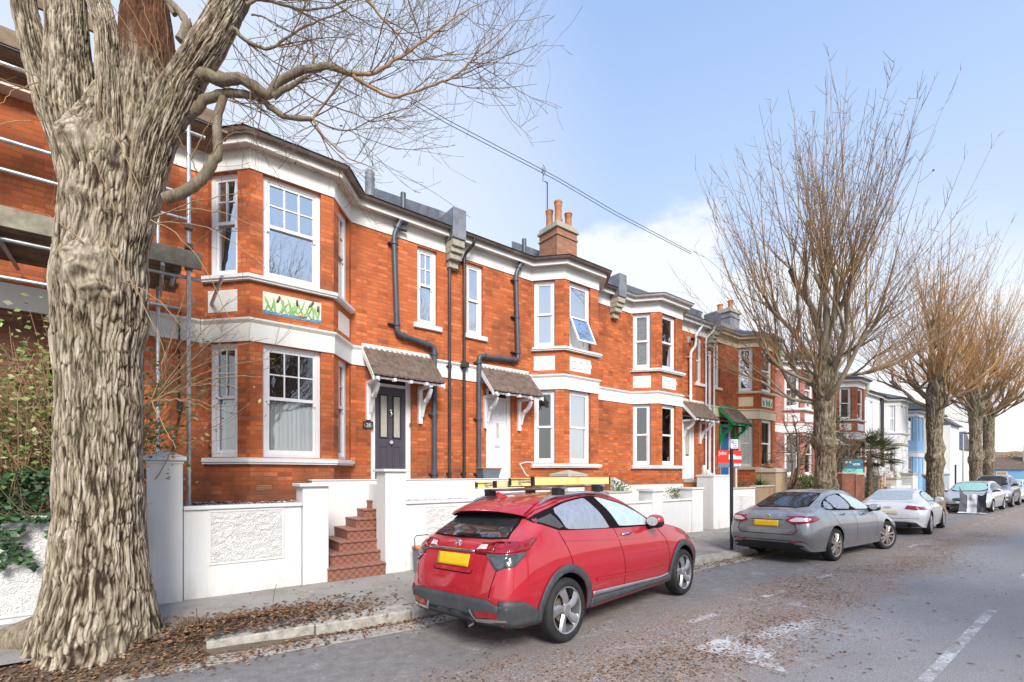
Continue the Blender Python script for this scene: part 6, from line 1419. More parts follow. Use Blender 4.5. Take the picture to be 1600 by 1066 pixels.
q = PY(1296, 770, 8.5); bare_tree('garden_tree', 'tangled leafless shrub tree to the right of the far trunk', (q.x, 8.5, .4), 4.8, 19, 5, .05)
q = PY(1385, 760, 8.3); bare_tree('garden_tree', 'leggy bare sapling before the grey and white house', (q.x, 8.3, .3), 4.6, 23, 4, .04)
# sticks of last year's growth beside the big trunk
mb = MB(); rr = random.Random(2); c = Vector((0.42, 6.15, -.03))
for k in range(46): q = branch_path(rr, c + Vector((rr.gauss(0, .07), rr.gauss(0, .05), 0)), Vector((rr.gauss(0, .55), rr.gauss(0, .4), 1)), rr.uniform(.08, .24), 3, .1); mb.tube(q, taper(.009, .005, 3), 'twig', 4)
mb.tube(branch_path(rr, Vector((1.25, 6.4, 0)), Vector((0, 0, 1)), .33, 5, .08), .004, 'twig', 4)
tag(mb.build('cut_stems'), 'clump of cut stubby stems in the leaf heap beside the big trunk', 'stems')
# ------------------------------------------------------------------ cars
def pchip(xs, ys, xq):
    xs = np.array(xs, float); ys = np.array(ys, float); h = np.diff(xs); dl = np.diff(ys) / h; d = np.zeros_like(ys)
    for i in range(1, len(xs) - 1):
        if dl[i - 1] * dl[i] > 0: w1 = 2 * h[i] + h[i - 1]; w2 = h[i] + 2 * h[i - 1]; d[i] = (w1 + w2) / (w1 / dl[i - 1] + w2 / dl[i])
    d[0], d[-1] = dl[0], dl[-1]
    k = np.clip(np.searchsorted(xs, xq) - 1, 0, len(h) - 1); t = (xq - xs[k]) / h[k]
    return (2 * t**3 - 3 * t**2 + 1) * ys[k] + (t**3 - 2 * t**2 + t) * h[k] * d[k] + (-2 * t**3 + 3 * t**2) * ys[k + 1] + (t**3 - t**2) * h[k] * d[k + 1]
def car_shell(st, nx=110):
    st = np.array(st, float); xs = st[:, 0]
    f = np.linspace(0, 1, nx); xq = xs[0] + (xs[-1] - xs[0]) * (0.5 - 0.5 * np.cos(np.pi * f)) * 0.55 + (xs[-1] - xs[0]) * f * 0.45
    P = [pchip(xs, st[:, k], xq) for k in range(1, 9)]
    rings = []
    for i in range(nx):
        zb, wb, zm, wm, zs, ws, zr, wr = [p[i] for p in P]; zs = min(zs, zr - 0.03); zm = min(zm, zs - .03)
        c = [(0, zb), (wb * .55, zb), (wb * 0.95, zb + .01), (wb, zb + min(.07, (zm - zb) * .4)), (wm, zm), (wm * .65 + ws * .35 + .008, zm * .4 + zs * .6), (ws, zs), ((ws * .62 + wr * .38) + .022, zs * .55 + zr * .45), (wr * .99, zr - (zr - zs) * .10 - .012), (wr * .86, zr - .018 - (zr - zs) * .012), (wr * .45, zr - .004), (0, zr)]
        c = [Vector((y, z, 0)) for y, z in c]; out = []
        for k in range(len(c) - 1):
            p0, p1, p2, p3 = c[max(k - 1, 0)], c[k], c[k + 1], c[min(k + 2, len(c) - 1)]
            if k == 0: p0 = Vector((-p2.x, p2.y, 0))
            if k == len(c) - 2: p3 = Vector((-p1.x, p1.y, 0))
            for s in range(5):
                t = s / 5; out.append(0.5 * ((2 * p1) + (p2 - p0) * t + (2 * p0 - 5 * p1 + 4 * p2 - p3) * t * t + (3 * p1 - p0 - 3 * p2 + p3) * t**3))
        out.append(c[-1])
        half = [(max(0, q.x), q.y) for q in out]
        rings.append([Vector((xq[i], -y, z)) for y, z in half] + [Vector((xq[i], y, z)) for y, z in half[-2:0:-1]])
    return rings
def dens_poly(poly, step):
    out = []
    for i in range(len(poly)):
        a, b = Vector(poly[i]), Vector(poly[(i + 1) % len(poly)]); n = max(1, int((b - a).length / step))
        for k in range(n): out.append(a.lerp(b, k / n))
    return out
def inside(p, poly):
    c = False; n = len(poly)
    for i in range(n):
        a, b = poly[i], poly[(i + 1) % n]
        if (a[1] > p[1]) != (b[1] > p[1]) and p[0] < (b[0] - a[0]) * (p[1] - a[1]) / (b[1] - a[1]) + a[0]: c = not c
    return c
def smooth_poly(poly, it=2):
    for _ in range(it):
        q = []
        for i in range(len(poly)):
            a, b = Vector(poly[i]), Vector(poly[(i + 1) % len(poly)]); q += [a * .82 + b * .18, a * .18 + b * .82]
        poly = [tuple(v) for v in q]
    return poly
class Car:
    def __init__(s, name, label, stations, paint, wheels, wr=0.33, group='cars parked along the kerb'):
        s.t = thing(name, label, 'car', (0, 0, 0), group); s.rings = car_shell(stations); s.wheels = wheels; s.wr = wr
        mb = MB(); mb.grid(s.rings, paint, True, flip=True); mb.face(s.rings[0], paint); mb.face(s.rings[-1][::-1], paint)
        tmp = mb.build('tmp', None)
        bm = bmesh.new(); bm.from_mesh(tmp.data); bmesh.ops.remove_doubles(bm, verts=bm.verts, dist=1e-4); bmesh.ops.recalc_face_normals(bm, faces=bm.faces); bm.to_mesh(tmp.data)
        s.bvh = BVHTree.FromBMesh(bm); bm.free()
        # wheel arches are cut out of the shell
        cut = MB()
        for (x, hw) in wheels:
            for sd in (-1, 1):
                n = 40; r = wr + 0.055
                a = [Vector((x + r * math.cos(q), sd * (hw - 0.32), wr + r * math.sin(q))) for q in [2 * math.pi * k / n for k in range(n)]]; b = [Vector((v.x, sd * (hw + .3), v.z)) for v in a]
                cut.grid([a, b], 'well', True); cut.face(a[::-1], 'well'); cut.face(b, 'well')
        co = cut.build('cut', None, fixn=True)
        md = tmp.modifiers.new('b', 'BOOLEAN'); md.object = co; md.operation = 'DIFFERENCE'; md.solver = 'EXACT'
        try: md.material_mode = 'TRANSFER'
        except Exception: pass
        dg = bpy.context.evaluated_depsgraph_get(); dg.update(); me = bpy.data.meshes.new_from_object(tmp.evaluated_get(dg))
        bpy.data.objects.remove(tmp); bpy.data.objects.remove(co)
        me.name = 'body'; s.body = bpy.data.objects.new('body', me); COL.objects.link(s.body); s.body.parent = s.t; ORG[s.body.name] = Vector((0, 0, 0))
        me.polygons.foreach_set('use_smooth', [True] * len(me.polygons)); md = s.body.modifiers.new('es', 'EDGE_SPLIT'); md.split_angle = R(38)
    def hit(s, mode, a, b):
        o, d = {'R': (Vector((a, -4, b)), Vector((0, 1, 0))), 'L': (Vector((a, 4, b)), Vector((0, -1, 0))), 'B': (Vector((-5, a, b)), Vector((1, 0, 0))), 'F': (Vector((9, a, b)), Vector((-1, 0, 0))), 'T': (Vector((a, b, 5)), Vector((0, 0, -1)))}[mode]
        h = s.bvh.ray_cast(o, d); return (h[0], h[1]) if h[0] else (None, None)
    def decal(s, name, mode, poly, mat, off=0.004, parent=None, sm=1, step=0.04, label=None, thick=False):
        if sm: poly = smooth_poly(poly, sm)
        bd = dens_poly(poly, step); xs = [p[0] for p in bd]; ys = [p[1] for p in bd]; inn = []
        g_ = step * 1.3; x = min(xs) + g_ / 2
        while x < max(xs):
            y = min(ys) + g_ / 2
            while y < max(ys):
                if inside((x, y), bd) and min((Vector((x, y)) - Vector(q)).length for q in bd) > g_ * .45: inn.append(Vector((x, y)))
                y += g_
            x += g_
        vs = [Vector(p) for p in bd] + inn; n = len(bd)
        r = delaunay_2d_cdt(vs, [(i, (i + 1) % n) for i in range(n)], [], 1, 1e-5)
        pts, tris = r[0], r[2]; mb = MB(); co = []; ok = []
        for p in pts:
            h, nn = s.hit(mode, p[0], p[1])
            if h is None: co.append(None)
            else: co.append(h + nn * off)
        view = {'R': Vector((0, -1, 0)), 'L': Vector((0, 1, 0)), 'B': Vector((-1, 0, 0)), 'F': Vector((1, 0, 0)), 'T': Vector((0, 0, 1))}[mode]
        mi = mb.mi(mat); mb.v = [c if c is not None else Vector((0, 0, 0)) for c in co]
        for t in tris:
            if any(co[i] is None for i in t): continue
            if max((co[t[0]] - co[t[1]]).length, (co[t[1]] - co[t[2]]).length, (co[t[2]] - co[t[0]]).length) > 0.35: continue
            nrm = (co[t[1]] - co[t[0]]).cross(co[t[2]] - co[t[0]])
            mb.f.append(tuple(t) if nrm.dot(view) > 0 else tuple(reversed(t))); mb.m.append(mi); mb.col.append(None)
        o = mb.build(name, parent or s.t, smooth=True)
        if thick: md = o.modifiers.new('sol', 'SOLIDIFY'); md.thickness = thick; md.offset = 1.0
        if label: o['label'] = label
        return o
    def both(s, name, poly, mat, off=0.004, **k):
        return s.decal(name, 'R', poly, mat, off, **k), s.decal(name, 'L', poly, mat, off, **k)
    def seam(s, mode, pts, w=0.009, mat='seam', off=0.002, name='panel_seam', parent=None):
        mb = MB(); q = []
        for a, b in zip(pts, pts[1:]):
            A, B_ = Vector(a), Vector(b); n = max(1, int((B_ - A).length / .035)); q += [A.lerp(B_, i / n) for i in range(n)]
        q.append(Vector(pts[-1])); rows = [[], []]
        for i, p in enumerate(q):
            d = (q[min(i + 1, len(q) - 1)] - q[max(i - 1, 0)]).normalized(); nn = Vector((-d.y, d.x)) * w / 2
            for r, pt in ((0, p + nn), (1, p - nn)):
                h, n3 = s.hit(mode, pt.x, pt.y)
                if h is None: h, n3 = s.hit(mode, p.x, p.y)
                if h is None: break
                rows[r].append(h + n3 * off)
        m = min(len(rows[0]), len(rows[1]))
        if m > 1: mb.grid([rows[0][:m], rows[1][:m]], mat); return mb.build(name, parent or s.body, smooth=True)
    def bothseam(s, pts, **k): s.seam('R', pts, **k); s.seam('L', pts, **k)
    def add_wheels(s, rim='rim', style='five', steer=0.0, width=0.215, aspect=0.74):
        r = s.wr
        for wi, (x, hw) in enumerate(s.wheels):
            for sd in (-1, 1):
                rot = Matrix.Rotation(R(steer) if wi == 1 else 0, 3, 'Z'); c = Vector((x, sd * (hw - width / 2), r))
                T = lambda v: c + rot @ Vector((v[0], v[1] * sd, v[2]))
                mb = MB(); n = 56; rr_ = r * aspect
                prof = [(rr_ * .96, -width * .40), (rr_ * 1.01, -width / 2 + .004), (r * .86, -width / 2), (r * .965, -width / 2 + .018), (r * .995, -width * .3), (r, -width * .12), (r, width * .12), (r * .995, width * .3), (r * .97, width / 2 - .02), (r * .93, width / 2 - .004), (r * .86, width / 2), (rr_ * 1.04, width / 2 - .004), (rr_ * 1.0, width / 2 - .012), (rr_ * .97, width * .38)]
                mb.grid([[T((p * math.cos(q), y, p * math.sin(q))) for q in [2 * math.pi * k / n for k in range(n)]] for p, y in prof], 'rubber', True, flip=(sd < 0))
                wh = mb.build('wheel', s.t, smooth=True, fixn=True)
                rm = MB(); y0 = width * .36
                rm.grid([[T((p * math.cos(q), y, p * math.sin(q))) for q in [2 * math.pi * k / n for k in range(n)]] for p, y in ((rr_ * 1.0, y0 + .012), (rr_ * .985, y0 + .02), (rr_ * .93, y0 + .014), (rr_ * .90, y0 - .02), (rr_ * .88, -width * .3))], rim, True)
                ns = {'five': 5, 'ten': 10, 'multi': 10}[style]
                for k in range(ns):
                    a = 2 * math.pi * k / ns + 0.3
                    if style == 'five': w0, w1, tw = .034, .066, .30
                    else: w0, w1, tw = .022, .030, 0.10 * (1 if k % 2 else -1)
                    P = []
                    for (rad, w, da, dy) in ((r * .12, w0, 0, .0), (rr_ * .55, (w0 + w1) / 2, tw * .5, .014), (rr_ * .93, w1, tw, .006)):
                        aa = a + da; u = Vector((math.cos(aa), 0, math.sin(aa))); vv = Vector((-math.sin(aa), 0, math.cos(aa)))
                        P.append([u * rad - vv * w + Vector((0, y0 - .012 + dy, 0)), u * rad - vv * w * .55 + Vector((0, y0 + .012 + dy, 0)), u * rad + vv * w * .25 + Vector((0, y0 + .012 + dy, 0)), u * rad + vv * w + Vector((0, y0 - .010 + dy, 0))])
                    rm.grid([[T(v) for v in row] for row in P], rim)
                hub = [(0.075, y0 - .01), (.07, y0 + .014), (.05, y0 + .022), (.048, y0 + .018), (.001, y0 + .02)]
                rm.grid([[T((p * math.cos(q), y, p * math.sin(q))) for q in [2 * math.pi * k / 20 for k in range(20)]] for p, y in hub], rim, True)
                rm.build('rim', wh, smooth=True, angle=40, fixn=True)
                dm = MB(); ds = [T((rr_ * .92 * math.cos(q), -0.01, rr_ * .92 * math.sin(q))) for q in [2 * math.pi * k / 24 for k in range(24)]]; dm.face(ds, 'black')
                dm.grid([[T((p * math.cos(q), y, p * math.sin(q))) for q in [2 * math.pi * k / 24 for k in range(24)]] for p, y in ((r * .42, .01), (r * .42, .03), (r * .1, .03))], 'gutter', True)
                dm.build('brake_disc', wh)
    def mirror(s, x, z, w, paint, glassx=-1, size=(0.10, 0.20, 0.14), lowmat='black'):
        for sd in (-1, 1):
            mb = MB(); c = Vector((x, sd * (w + size[1] * .55), z)); rows = []
            for i in range(9):
                th = -math.pi / 2 + math.pi * i / 8; rows.append([c + Vector((size[0] * .75 * math.cos(th) ** .6 * math.cos(q) if math.cos(th) > 1e-6 else 0, sd * size[1] * .55 * math.sin(th), size[2] * .55 * (max(0, math.cos(th)) ** .5) * math.sin(q))) for q in [2 * math.pi * k / 16 for k in range(16)]])
            mb.grid(rows, paint, True)
            o = mb.build('wing_mirror', s.t, smooth=True, fixn=True)
            b = MB(); b.tube([c + Vector((0.02, -sd * size[1] * .3, -size[2] * .45)), c + Vector((0.04, -sd * size[1] * .75, -size[2] * .55))], [.04, .05], lowmat, 8)
            rows = []
            for i in range(9):
                th = -math.pi / 2 + math.pi * i / 8; rows.append([c + Vector((0, 0, -0.012)) + Vector((size[0] * .78 * max(0, math.cos(th)) ** .6 * math.cos(q), sd * size[1] * .56 * math.sin(th), size[2] * .57 * (max(0, math.cos(th)) ** .5) * math.sin(q))) for q in [math.pi + math.pi * k / 10 for k in range(11)]])
            b.grid(rows, lowmat); b.build('mirror_housing', o, smooth=True)
            gm_ = MB(); gx = c + Vector((glassx * size[0] * .77, 0, 0)); gm_.face([gx + Vector((0, sd * size[1] * .42 * math.cos(q), size[2] * .40 * math.sin(q))) for q in [2 * math.pi * k / 16 for k in range(16)]], 'cg_pale'); gm_.build('mirror_glass', o)
    def handle(s, pts, mat):
        for sd, md in ((-1, 'R'), (1, 'L')):
            for (x, z) in pts:
                h, n = s.hit(md, x, z)
                mb = MB(); mb.tube([h + Vector((-.10, 0, 0)) + n * .004, h + Vector((-.08, 0, .004)) + n * .03, h + n * .036 + Vector((0, 0, .006)), h + Vector((.08, 0, .004)) + n * .03, h + Vector((.10, 0, 0)) + n * .004], [.010, .014, .016, .014, .010], mat, 8); mb.build('door_handle', s.t, smooth=True)
    def place(s, P, Q, hw):
        """right-hand wheel contacts at P (rear) and Q (front direction)"""
        P, Q = Vector(P), Vector(Q); yaw = math.atan2(Q.y - P.y, Q.x - P.x); roll = -0.030
        lat = Vector((-math.sin(yaw), math.cos(yaw), 0)); s.t.rotation_euler = (roll, 0, yaw)
        s.t.location = P + lat * hw + Vector((0, 0, -0.03 * hw))
        return s.t

# ---- red crossover, nearest
st = [(-0.955, .42, .40, .50, .46, .56, .44, .60, .34), (-0.945, .39, .58, .50, .66, .58, .60, .66, .48), (-0.92, .35, .69, .50, .755, .66, .69, .80, .56), (-0.88, .32, .75, .51, .815, .78, .735, .95, .585), (-0.80, .29, .79, .53, .855, .96, .765, 1.085, .61), (-0.70, .27, .81, .56, .875, 1.04, .785, 1.13, .62),
      (-0.60, .26, .825, .58, .885, 1.08, .80, 1.21, .615), (-0.45, .26, .835, .60, .89, 1.09, .81, 1.29, .605), (-0.25, .25, .84, .60, .892, 1.125, .815, 1.435, .60), (-0.05, .25, .84, .60, .892, 1.14, .815, 1.515, .60), (0.3, .25, .84, .60, .892, 1.14, .82, 1.555, .60), (0.9, .25, .84, .60, .89, 1.115, .82, 1.575, .60), (1.3, .25, .84, .6, .89, 1.10, .82, 1.545, .60),
      (1.7, .25, .84, .60, .89, 1.08, .82, 1.43, .60), (2.05, .25, .84, .60, .89, 1.065, .82, 1.265, .64), (2.32, .25, .84, .60, .89, 1.05, .82, 1.13, .70), (2.6, .25, .84, .60, .89, 1.01, .81, 1.085, .69), (3.0, .25, .83, .58, .88, .94, .79, 1.02, .62), (3.3, .26, .81, .56, .86, .86, .74, .935, .55), (3.52, .28, .76, .53, .80, .74, .66, .83, .47), (3.66, .31, .64, .50, .68, .62, .56, .70, .38), (3.72, .36, .45, .47, .48, .54, .40, .58, .25)]
WB = 2.90
red = Car('parked_car', 'red crossover with two yellow ladders on its roof bars, nearest parked car', st, 'paint_red', [(0.0, .89), (WB, .89)], 0.335)
c = red
def ring_arc(cx, cz, r0, r1, a0, a1, n=18):
    o = [(cx + r1 * math.cos(R(a0 + (a1 - a0) * i / n)), cz + r1 * math.sin(R(a0 + (a1 - a0) * i / n))) for i in range(n + 1)]
    return o + [(cx + r0 * math.cos(R(a1 + (a0 - a1) * i / n)), cz + r0 * math.sin(R(a1 + (a0 - a1) * i / n))) for i in range(n + 1)]
for x in (0, WB): c.both('wheel_arch_trim', ring_arc(x, .335, .392, .478, -22, 202), 'clad', .006, sm=0, step=.03, thick=.012)
c.both('sill_trim', [(.44, .235), (2.48, .235), (2.46, .36), (2.2, .34), (.50, .385)], 'clad', .006, sm=0, thick=.014)
c.both('sill_moulding', [(.50, .387), (2.2, .342), (2.42, .36), (2.40, .40), (2.15, .385), (.50, .45)], 'rim', .009, sm=0, thick=.006)
# rear bumper wraps round to the arch
c.decal('rear_bumper', 'B', [(-.86, .34), (.86, .34), (.86, .50), (.60, .575), (-.60, .575), (-.86, .50)], 'clad', .006, sm=0, thick=.014)
c.both('rear_bumper', [(-.92, .32), (-.44, .28), (-.468, .42), (-.52, .46), (-.70, .55), (-.92, .575)], 'clad', .007, sm=0, thick=.014)
c.decal('diffuser', 'B', [(-.62, .33), (.62, .33), (.56, .42), (-.56, .42)], 'black', .022, sm=0)
for sd in (-1, 1):
    o = c.decal('reflector', 'B', [(sd * .42, .385), (sd * .76, .42), (sd * .70, .475), (sd * .45, .45)], 'lamp_red', .024, sm=1)
    c.seam('B', [(sd * .36, .455), (sd * .43, .37), (sd * .78, .39)], .028, 'chrome', .026, 'reflector_trim', c.t)
# hatch seams and light clusters
c.decal('rear_window', 'B', [(-.66, 1.115), (.66, 1.115), (.635, 1.18), (.55, 1.385), (-.55, 1.385), (-.635, 1.18)], 'seam', .003, sm=1)
c.decal('rear_window', 'B', [(-.635, 1.13), (.635, 1.13), (.605, 1.19), (.53, 1.38), (-.53, 1.38), (-.605, 1.19)], 'cg_dark', .007, sm=1)
for sd in (-1, 1):
    c.decal('tail_light', 'B', [(sd * .33, 1.0), (sd * .60, 1.0), (sd * .60, 1.09), (sd * .40, 1.085)], 'lamp_red', .008, sm=0, thick=.006)
    c.decal('light_strip', 'B', [(sd * .36, 1.025), (sd * .50, 1.03), (sd * .49, 1.07), (sd * .39, 1.065)], 'lamp_pale', .016, sm=0)
    c.decal('tail_light', 'B', [(sd * .607, 1.0), (sd * .775, 1.0), (sd * .77, 1.09), (sd * .607, 1.095)], 'lamp_red', .008, sm=0, step=.02, thick=.008)
    c.decal('tail_light', 'B', [(sd * .52, .99), (sd * .785, .99), (sd * .80, .89), (sd * .70, .84)], 'lamp_smoke', .008, sm=0, step=.02, thick=.006)
c.both('tail_light', [(-.78, 1.0), (-.56, 1.015), (-.40, 1.115), (-.44, 1.13), (-.58, 1.105), (-.75, 1.09)], 'lamp_red', .009, sm=0, step=.025, thick=.008)
c.both('tail_light', [(-.83, .87), (-.76, .88), (-.57, 1.003), (-.78, .988), (-.83, .93)], 'lamp_smoke', .009, sm=0, step=.025, thick=.006)
c.decal('chrome_bar', 'B', [(-.33, .992), (.50, .992), (.50, 1.017), (-.33, 1.017)], 'chrome', .012, sm=0, thick=.006)
c.decal('number_plate', 'B', [(-.28, .85), (.28, .85), (.28, .97), (-.28, .97)], 'plate', .010, sm=0, thick=.006)
c.seam('B', [(-.35, .83), (-.32, .79), (.32, .79), (.35, .83)], .012)
c.seam('B', [(-.62, .585), (-.69, .84)], .010); c.seam('B', [(.62, .585), (.69, .84)], .010); c.seam('B', [(-.76, .986), (-.34, .986)], .012); c.seam('B', [(.5, .986), (.76, .986)], .012)
# badge: a letter shape in a rounded frame
h_, n_ = c.hit('B', 0.0, 1.07); mb = MB()
for a, b in (((-.034, -.04), (-.026, .04)), ((.034, -.04), (.026, .04))): mb.tube([Vector((h_.x - .012, a[0], 1.065 + a[1])), Vector((h_.x - .012, b[0], 1.065 + b[1]))], .009, 'chrome', 6)
mb.tube([Vector((h_.x - .012, -.03, 1.065)), Vector((h_.x - .012, .03, 1.065))], .008, 'chrome', 6); mb.tube([Vector((h_.x - .008, .052 * math.copysign(abs(math.cos(q)) ** .5, math.cos(q)), 1.065 + .052 * math.copysign(abs(math.sin(q)) ** .5, math.sin(q)))) for q in [i * .3927 for i in range(17)]], .005, 'chrome', 5); mb.build('badge', c.t, smooth=True)
h_, n_ = c.hit('B', 0.62, .90); text_part('HR-V', c.t, (h_.x - .012, .70, .90), (0, -1, 0), (0, 0, 1), 0.05, 'chrome')
# wiper
h_, n_ = c.hit('B', 0.1, 1.14); q_, n2 = c.hit('B', -.22, 1.16); mb = MB(); mb.tube([h_ + Vector((-.03, .04, .0)), h_ + Vector((-.045, -.05, .015)), q_ + Vector((-.03, 0, 0))], [.024, .018, .010], 'black', 8); mb.build('wiper', c.t, smooth=True)
# side glass
dlo = [(-.40, 1.285), (-.22, 1.365), (.25, 1.468), (.72, 1.512), (.95, 1.51), (1.5, 1.405), (1.86, 1.275), (2.08, 1.10), (2.06, 1.075), (1.2, 1.105), (.0, 1.165), (-.06, 1.18)]
c.both('window_surround', dlo, 'seam', .003, sm=1)
c.both('side_window', [(-.02, 1.385), (.25, 1.445), (.66, 1.488), (.70, 1.475), (.96, 1.135), (.93, 1.125), (.16, 1.165), (.09, 1.19)], 'cg_rear', .008, sm=1)
c.both('side_window', [(.90, 1.492), (1.0, 1.485), (1.49, 1.38), (1.84, 1.25), (2.0, 1.115), (1.96, 1.095), (1.21, 1.128), (1.17, 1.15)], 'cg_front', .008, sm=1)
c.both('quarter_trim', [(-.33, 1.28), (-.07, 1.345), (.06, 1.20), (-.02, 1.188)], 'clad', .008, sm=0)
c.decal('windscreen', 'T', [(1.45, -.56), (1.45, .56), (2.25, .66), (2.25, -.66)], 'cg_front', .006, sm=1)
# doors
c.bothseam([(-.05, 1.17), (.06, 1.02), (.13, .86), (.42, .78)] if False else [(-.04, 1.165), (.08, .93), (.12, .80), (.34, .66), (.47, .46)]); c.bothseam([(1.06, 1.11), (1.17, .80), (1.20, .60), (1.20, .40)]); c.bothseam([(2.12, 1.075), (2.36, .86), (2.42, .66), (2.40, .42)])
c.bothseam([(-.40, 1.30), (-.22, 1.39), (.25, 1.492), (.72, 1.535)], w=.006)
c.handle([(1.30, 1.02)], 'chrome')
for md in ('R', 'L'):
    c.seam(md, [(.56, .575), (1.15, .545), (2.36, .49)], .030, 'paint_red', .010, 'door_crease', c.t); c.seam(md, [(.02, 1.06), (.6, 1.02), (1.3, .965), (2.2, .94)], .02, 'paint_red', .006, 'door_crease', c.t)
# roof spoiler
mb = MB(); rows = []
for i in range(21):
    y = -.64 + 1.28 * i / 20; k = 1 - (abs(y) / .64) ** 4 * .35; f = c.hit('T', -.05, y * .86)[0]; z0 = f.z if f else 1.45
    xt = -.50 + .10 * (abs(y) / .64) ** 3; zt = 1.405 - .05 * (abs(y) / .64) ** 3
    rows.append([Vector((-.02, y * .88, z0 + .004)), Vector((-.2, y * .94, (z0 * .55 + zt * .45) + .022)), Vector((xt, y, zt + .012)), Vector((xt - .02, y, zt - .012)), Vector((xt + .03, y, zt - .035)), Vector((-.2, y * .92, 1.33 if abs(y) < .5 else 1.35))])
mb.grid(rows, 'paint_red'); sp_ = mb.build('spoiler', c.t, smooth=True, fixn=True, angle=45)
mb = MB(); mb.grid([[r[3] + Vector((.012, 0, -.004)), r[4] + Vector((0, 0, -.004)), r[5] + Vector((-.004, 0, -.004))] for r in rows], 'seam'); mb.build('spoiler_shade', sp_, smooth=True)  # dark sheet painted as shade under the spoiler lip
# roof rails, bars
for sd in (-1, 1):
    pts = []
    for k in range(13):
        x = -.14 + 1.45 * k / 12; h = c.hit('T', x, sd * .60)[0]; pts.append(h + Vector((0, sd * .01, .012 + .035 * math.sin(min(1, min(k, 12 - k) / 2.5) * math.pi / 2))))
    mb = MB(); mb.tube(pts, [.012] + [.021] * 11 + [.012], 'chrome', 8); mb.build('roof_rail', c.t, smooth=True)
ant = MB(); h = c.hit('T', -.02, .1)[0]; ant.prism([h + Vector((-.10, -.012, .0)), h + Vector((.10, -.012, .0)), h + Vector((-.08, -.008, .075)), h + Vector((-.11, -.008, .06))], (0, .024, 0), 'paint_red'); ant.build('roof_fin', c.t, bevel=.006)
for x in (.22, 1.02):
    mb = MB(); z = c.hit('T', x, 0)[0].z + .085; z -= .02; mb.tube([(x, -.72, z), (x, .72, z)], .018, 'rim', 8)
    for sd in (-1, 1): mb.box(x - .06, x + .06, sd * .61 - .055, sd * .61 + .055, z - .075, z + .012, 'black')
    mb.build('roof_bar', c.t, bevel=.008)
c.mirror(1.93, 1.15, .83, 'paint_red', size=(.12, .21, .15))
# front and lights
c.decal('headlight', 'F', [(-.80, .80), (-.45, .76), (-.42, .84), (-.74, .92)], 'headlamp', .008, sm=1); c.decal('headlight', 'F', [(.80, .80), (.45, .76), (.42, .84), (.74, .92)], 'headlamp', .008, sm=1)
c.both('headlight', [(3.18, .86), (3.55, .76), (3.6, .70), (3.35, .78), (3.15, .90)], 'headlamp', .008, sm=0)
c.decal('grille', 'F', [(-.5, .45), (.5, .45), (.45, .72), (-.45, .72)], 'black', .008, sm=1)
mb = MB(); mb.tube([(-.90, -.30, .30), (-.97, -.30, .29)], [.032, .034], 'chrome', 12, cap=False); mb.tube([(-.90, -.30, .30), (-.965, -.30, .29)], [.026, .027], 'seam', 12); mb.build('exhaust', c.t)
c.add_wheels('rim', 'five')
red_t = c.t; red_t.location = (3.406, 4.361, -.117); red_t.rotation_euler = (-.042, 0.004, .137); red_t.scale = (.965, .92, 1.0)

# two ladders lying on the roof bars
def ladder(label, a0, a1, lat, z, wid, sec, tilt=0.0, up=False):
    M4 = Matrix.Translation(red_t.location) @ red_t.rotation_euler.to_matrix().to_4x4() @ Matrix.Diagonal((.965, .92, 1, 1)); t = thing('ladder', label, 'ladder', tuple(M4 @ Vector((a0, lat, z))), 'yellow ladders on the red car')
    u = Vector((1, tilt, 0)).normalized()
    for k in (0, 1):
        mb = MB(); off = lat + k * wid
        def P(a, b, c_): return M4 @ (Vector((a0, off, z)) + u * a + Vector((0, b, c_)))
        L = a1 - a0; s0, s1 = sec
        for (b0, b1, c0, c1) in ((-.004, .004, 0, s1), (-s0 if k else -.004, .004 if k else s0, 0, .008), (-s0 if k else -.004, .004 if k else s0, s1 - .008, s1)):   # channel section
            q = [P(0, b0, c0), P(L, b0, c0), P(L, b1, c0), P(0, b1, c0), P(0, b0, c1), P(L, b0, c1), P(L, b1, c1), P(0, b1, c1)]; i0 = len(mb.v); mb.v += q
            for f in [(0, 3, 2, 1), (4, 5, 6, 7), (0, 1, 5, 4), (1, 2, 6, 5), (2, 3, 7, 6), (3, 0, 4, 7)]: mb.f.append(tuple(i0 + w for w in f)); mb.m.append(mb.mi('ladder')); mb.col.append(None)
        st_ = mb.build('stile', t, bevel=.002)
        mb = MB()
        for a in (0, L - .03):
            q = [P(a - .006, -.008, -.006), P(a + .03, -.008, -.006), P(a + .03, .03 if not k else .008, -.006), P(a - .006, .03 if not k else .008, -.006)]; mb.prism(q, (P(0, 0, s1 + .012) - P(0, 0, 0)), 'black')
        mb.build('end_cap', st_)
    L = a1 - a0; n = int(L / .27)
    for i in range(n):
        a = .16 + i * .27; mb = MB(); p = M4 @ (Vector((a0, lat, z + sec[1] * .5)) + u * a); q = M4 @ (Vector((a0, lat + wid, z + sec[1] * .5)) + u * a); mb.tube([p, q], .016, 'alu', 8); mb.build('rung', t)
ladder('longer pale yellow ladder lying on top across both roof bars', -.02, 1.66, -.42, 1.655, .40, (.035, .095), .02)
ladder('shorter yellow ladder section poking out rearmost under the longer one', -.22, 1.45, .03, 1.645, .36, (.03, .07), .02)

